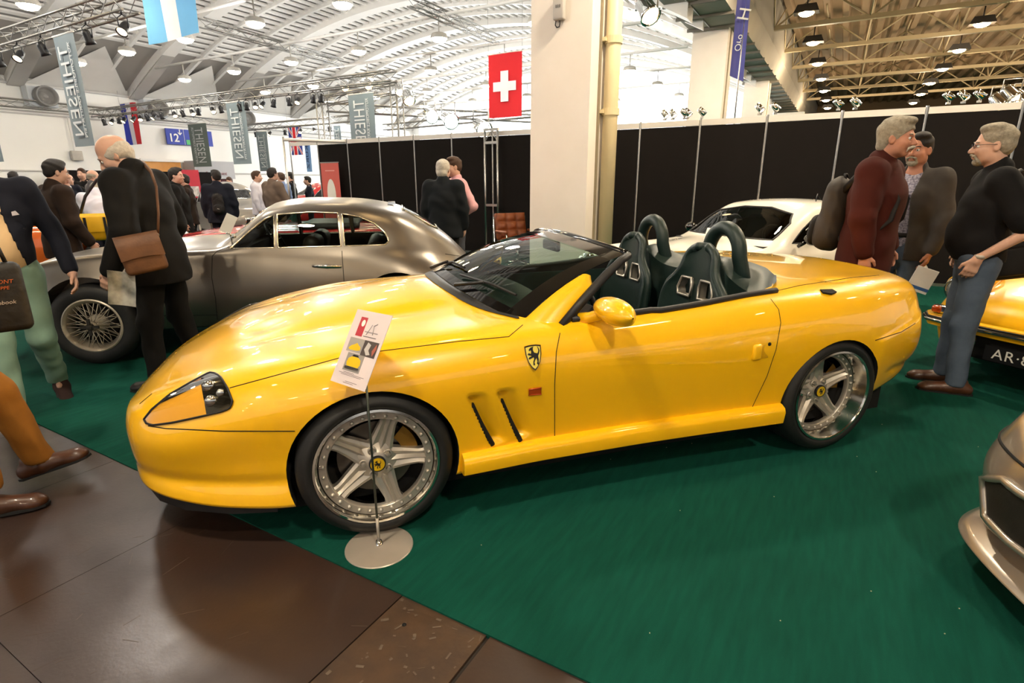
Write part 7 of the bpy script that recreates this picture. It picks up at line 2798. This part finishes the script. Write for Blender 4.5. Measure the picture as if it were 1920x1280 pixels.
MB().bbox((0, 0, .1), (.08, 7.2, 2.05)).build('screen_panel', m_panel, sc_)
for y in (0, 2.4, 4.8, 7.2):
    MB().tube([(.04, y, 0), (.04, y, 2.1)], .03, 6).build('screen_post', m_alu, sc_)
sb_ = empty('wall_box', at(142, 292, 'x', WX + .1), label='small grey electrical box on the left wall', cat='box')
MB().rbox((.1, 0, 0), (.2, .42, .42), .03).build('casing', m_hous, sb_)
MB().bbox((0, -.03, .2), (.05, .0, 1.6)).build('conduit', m_white, sb_)
# red poster board behind the suits
rp = empty('poster_board', at(357, 372, 'x', -20.0), label='red and white poster board behind the black suits', cat='poster')
q0, q1 = at(338, 318, 'x', -20.0), at(374, 341, 'x', -20.0)
rp.location = (-20, q0.y, 0)
MB().bbox((0, 0, 1.0), (.04, q1.y - q0.y, q0.z)).build('board', M('poster_red', 'b8283a', .5, noise=(6, .3)), rp)
MB().bbox((.04, .08, 1.05), (.05, q1.y - q0.y - .08, 1.4)).build('photo_strip', M('poster_photos', '8d8a88', .5, noise=(8, .9), col2='d8d4d0'), rp)
for y in (.05, q1.y - q0.y - .05):
    MB().tube([(.02, y, 0), (.02, y, 1.02)], .02, 6).build('leg', m_alu, rp)

# ---- red roll-up banner and leather lounge chair by the panels
x0, x1 = at(604, 340, 'y', 9.9).x, at(637, 340, 'y', 9.9).x
zt = at(620, 306, 'y', 9.9).z
ru = empty('roll_up_banner', ((x0 + x1) / 2, 9.9, .006), label='red roll-up banner with a white dome before the black panels', cat='banner')
w = (x1 - x0)
MB().bbox((-w / 2, -.004, .06), (w / 2, .004, zt)).build('banner_sheet', M('rollup_red', 'cf6258', .5, noise=(2, .15)), ru)
MB().bbox((-w / 2 - .02, -.08, 0), (w / 2 + .02, .08, .07)).build('cassette', m_alu, ru)
MB().bbox((-w / 2 - .01, -.01, zt), (w / 2 + .01, .01, zt + .025)).build('top_bar', m_alu, ru)
dm = MB(); dm.prism([(.24 * w * math.cos(a), .60 * w * math.sin(a)) for a in np.linspace(0, 2 * PI, 29)[:-1]], -.007, -.004, 'y'); o = dm.build('white_oval', m_white, ru); o.location = (0, 0, zt - .74)
MB().bbox((-.26 * w, -.006, zt - .19), (.26 * w, -.004, zt - .165)).build('printed_line', M('rollup_pale', 'e0a39c', .5), ru)
m_tuft = M('cognac_leather', '8d4a22', .4, noise=(10, .5), col2='6e3517', coat=.15)
ch = empty('lounge_chair', (at(970, 445, 'y', 9.1).x, 9.1, .006), face(300), 'cognac tufted leather lounge chair on a chrome frame beside the pillar', 'chair')
def tufted(w_, h_, t_, nx=3, nz=3):
    g = []
    for i in range(25):
        r_ = []
        for j in range(25):
            u, v = i / 24, j / 24
            b = abs(math.sin(u * PI * nx)) ** .5 * abs(math.sin(v * PI * nz)) ** .5
            r_.append((t_ * (.45 + .55 * b), (u - .5) * w_, (v - .5) * h_))
        g.append(r_)
    return np.array(g)
bk = MB(); bk.grid(tufted(.62, .48, .10)); bk.rbox((-.02, 0, 0), (.08, .64, .5), .035)
o = bk.build('backrest', m_tuft, ch); o.location = (-.25, 0, .70); o.rotation_euler = (0, -.22, 0)
stt = MB(); stt.grid(tufted(.62, .56, .10)); stt.rbox((-.02, 0, 0), (.08, .64, .58), .035)
o = stt.build('seat', m_tuft, ch); o.location = (.05, 0, .42); o.rotation_euler = (0, -PI / 2 - .08, 0)
for s in (-1, 1):
    o = MB().tube([(-.30, s * .34, .88), (-.26, s * .34, .40), (.30, s * .34, .43)], .016, 8).build('frame_rail', m_chrome, ch)
    o = MB().rbox((.02, s * .35, .62), (.42, .06, .05), .02).build('armrest', m_tuft, ch)
    MB().tube([(.2, s * .35, .60), (.22, s * .34, .43)], .012, 6).build('arm_post', m_chrome, ch)
MB().tube([(0, 0, .02), (0, 0, .40)], .03, 10).build('pedestal', m_chrome, ch)
for k in range(4):
    a = k * PI / 2 + .4
    MB().tube([(0, 0, .06), (.3 * math.cos(a), .3 * math.sin(a), .015)], [.022, .014], 8).build('leg', m_chrome, ch)
# side frame at the left end of the panel wall
sf_ = empty('panel_side_frame', (-11.27, 8.95, 0), label='aluminium corner frame at the left end of the black panels', cat='frame')
MB().tube([(0, 0, 0), (0, 0, 2.52)], .024, 8).build('post', m_alu, sf_)
MB().tube([(0, 0, 2.46), (.72, 1.2, 2.46)], .035, 6).build('rail', rail_me.materials[0], sf_)
# card stand on the red roadster's scuttle
cs = empty('price_card', ptd(421, 436, 6.9), label='white price card propped on the red roadster', cat='sign')
MB().bbox((-.065, -.004, 0), (.065, .004, .24)).xf((Matrix.Rotation(CAM_YAW + .4, 3, 'Z') @ Matrix.Rotation(.5, 3, 'Y')).to_4x4()).build('card', m_white, cs)
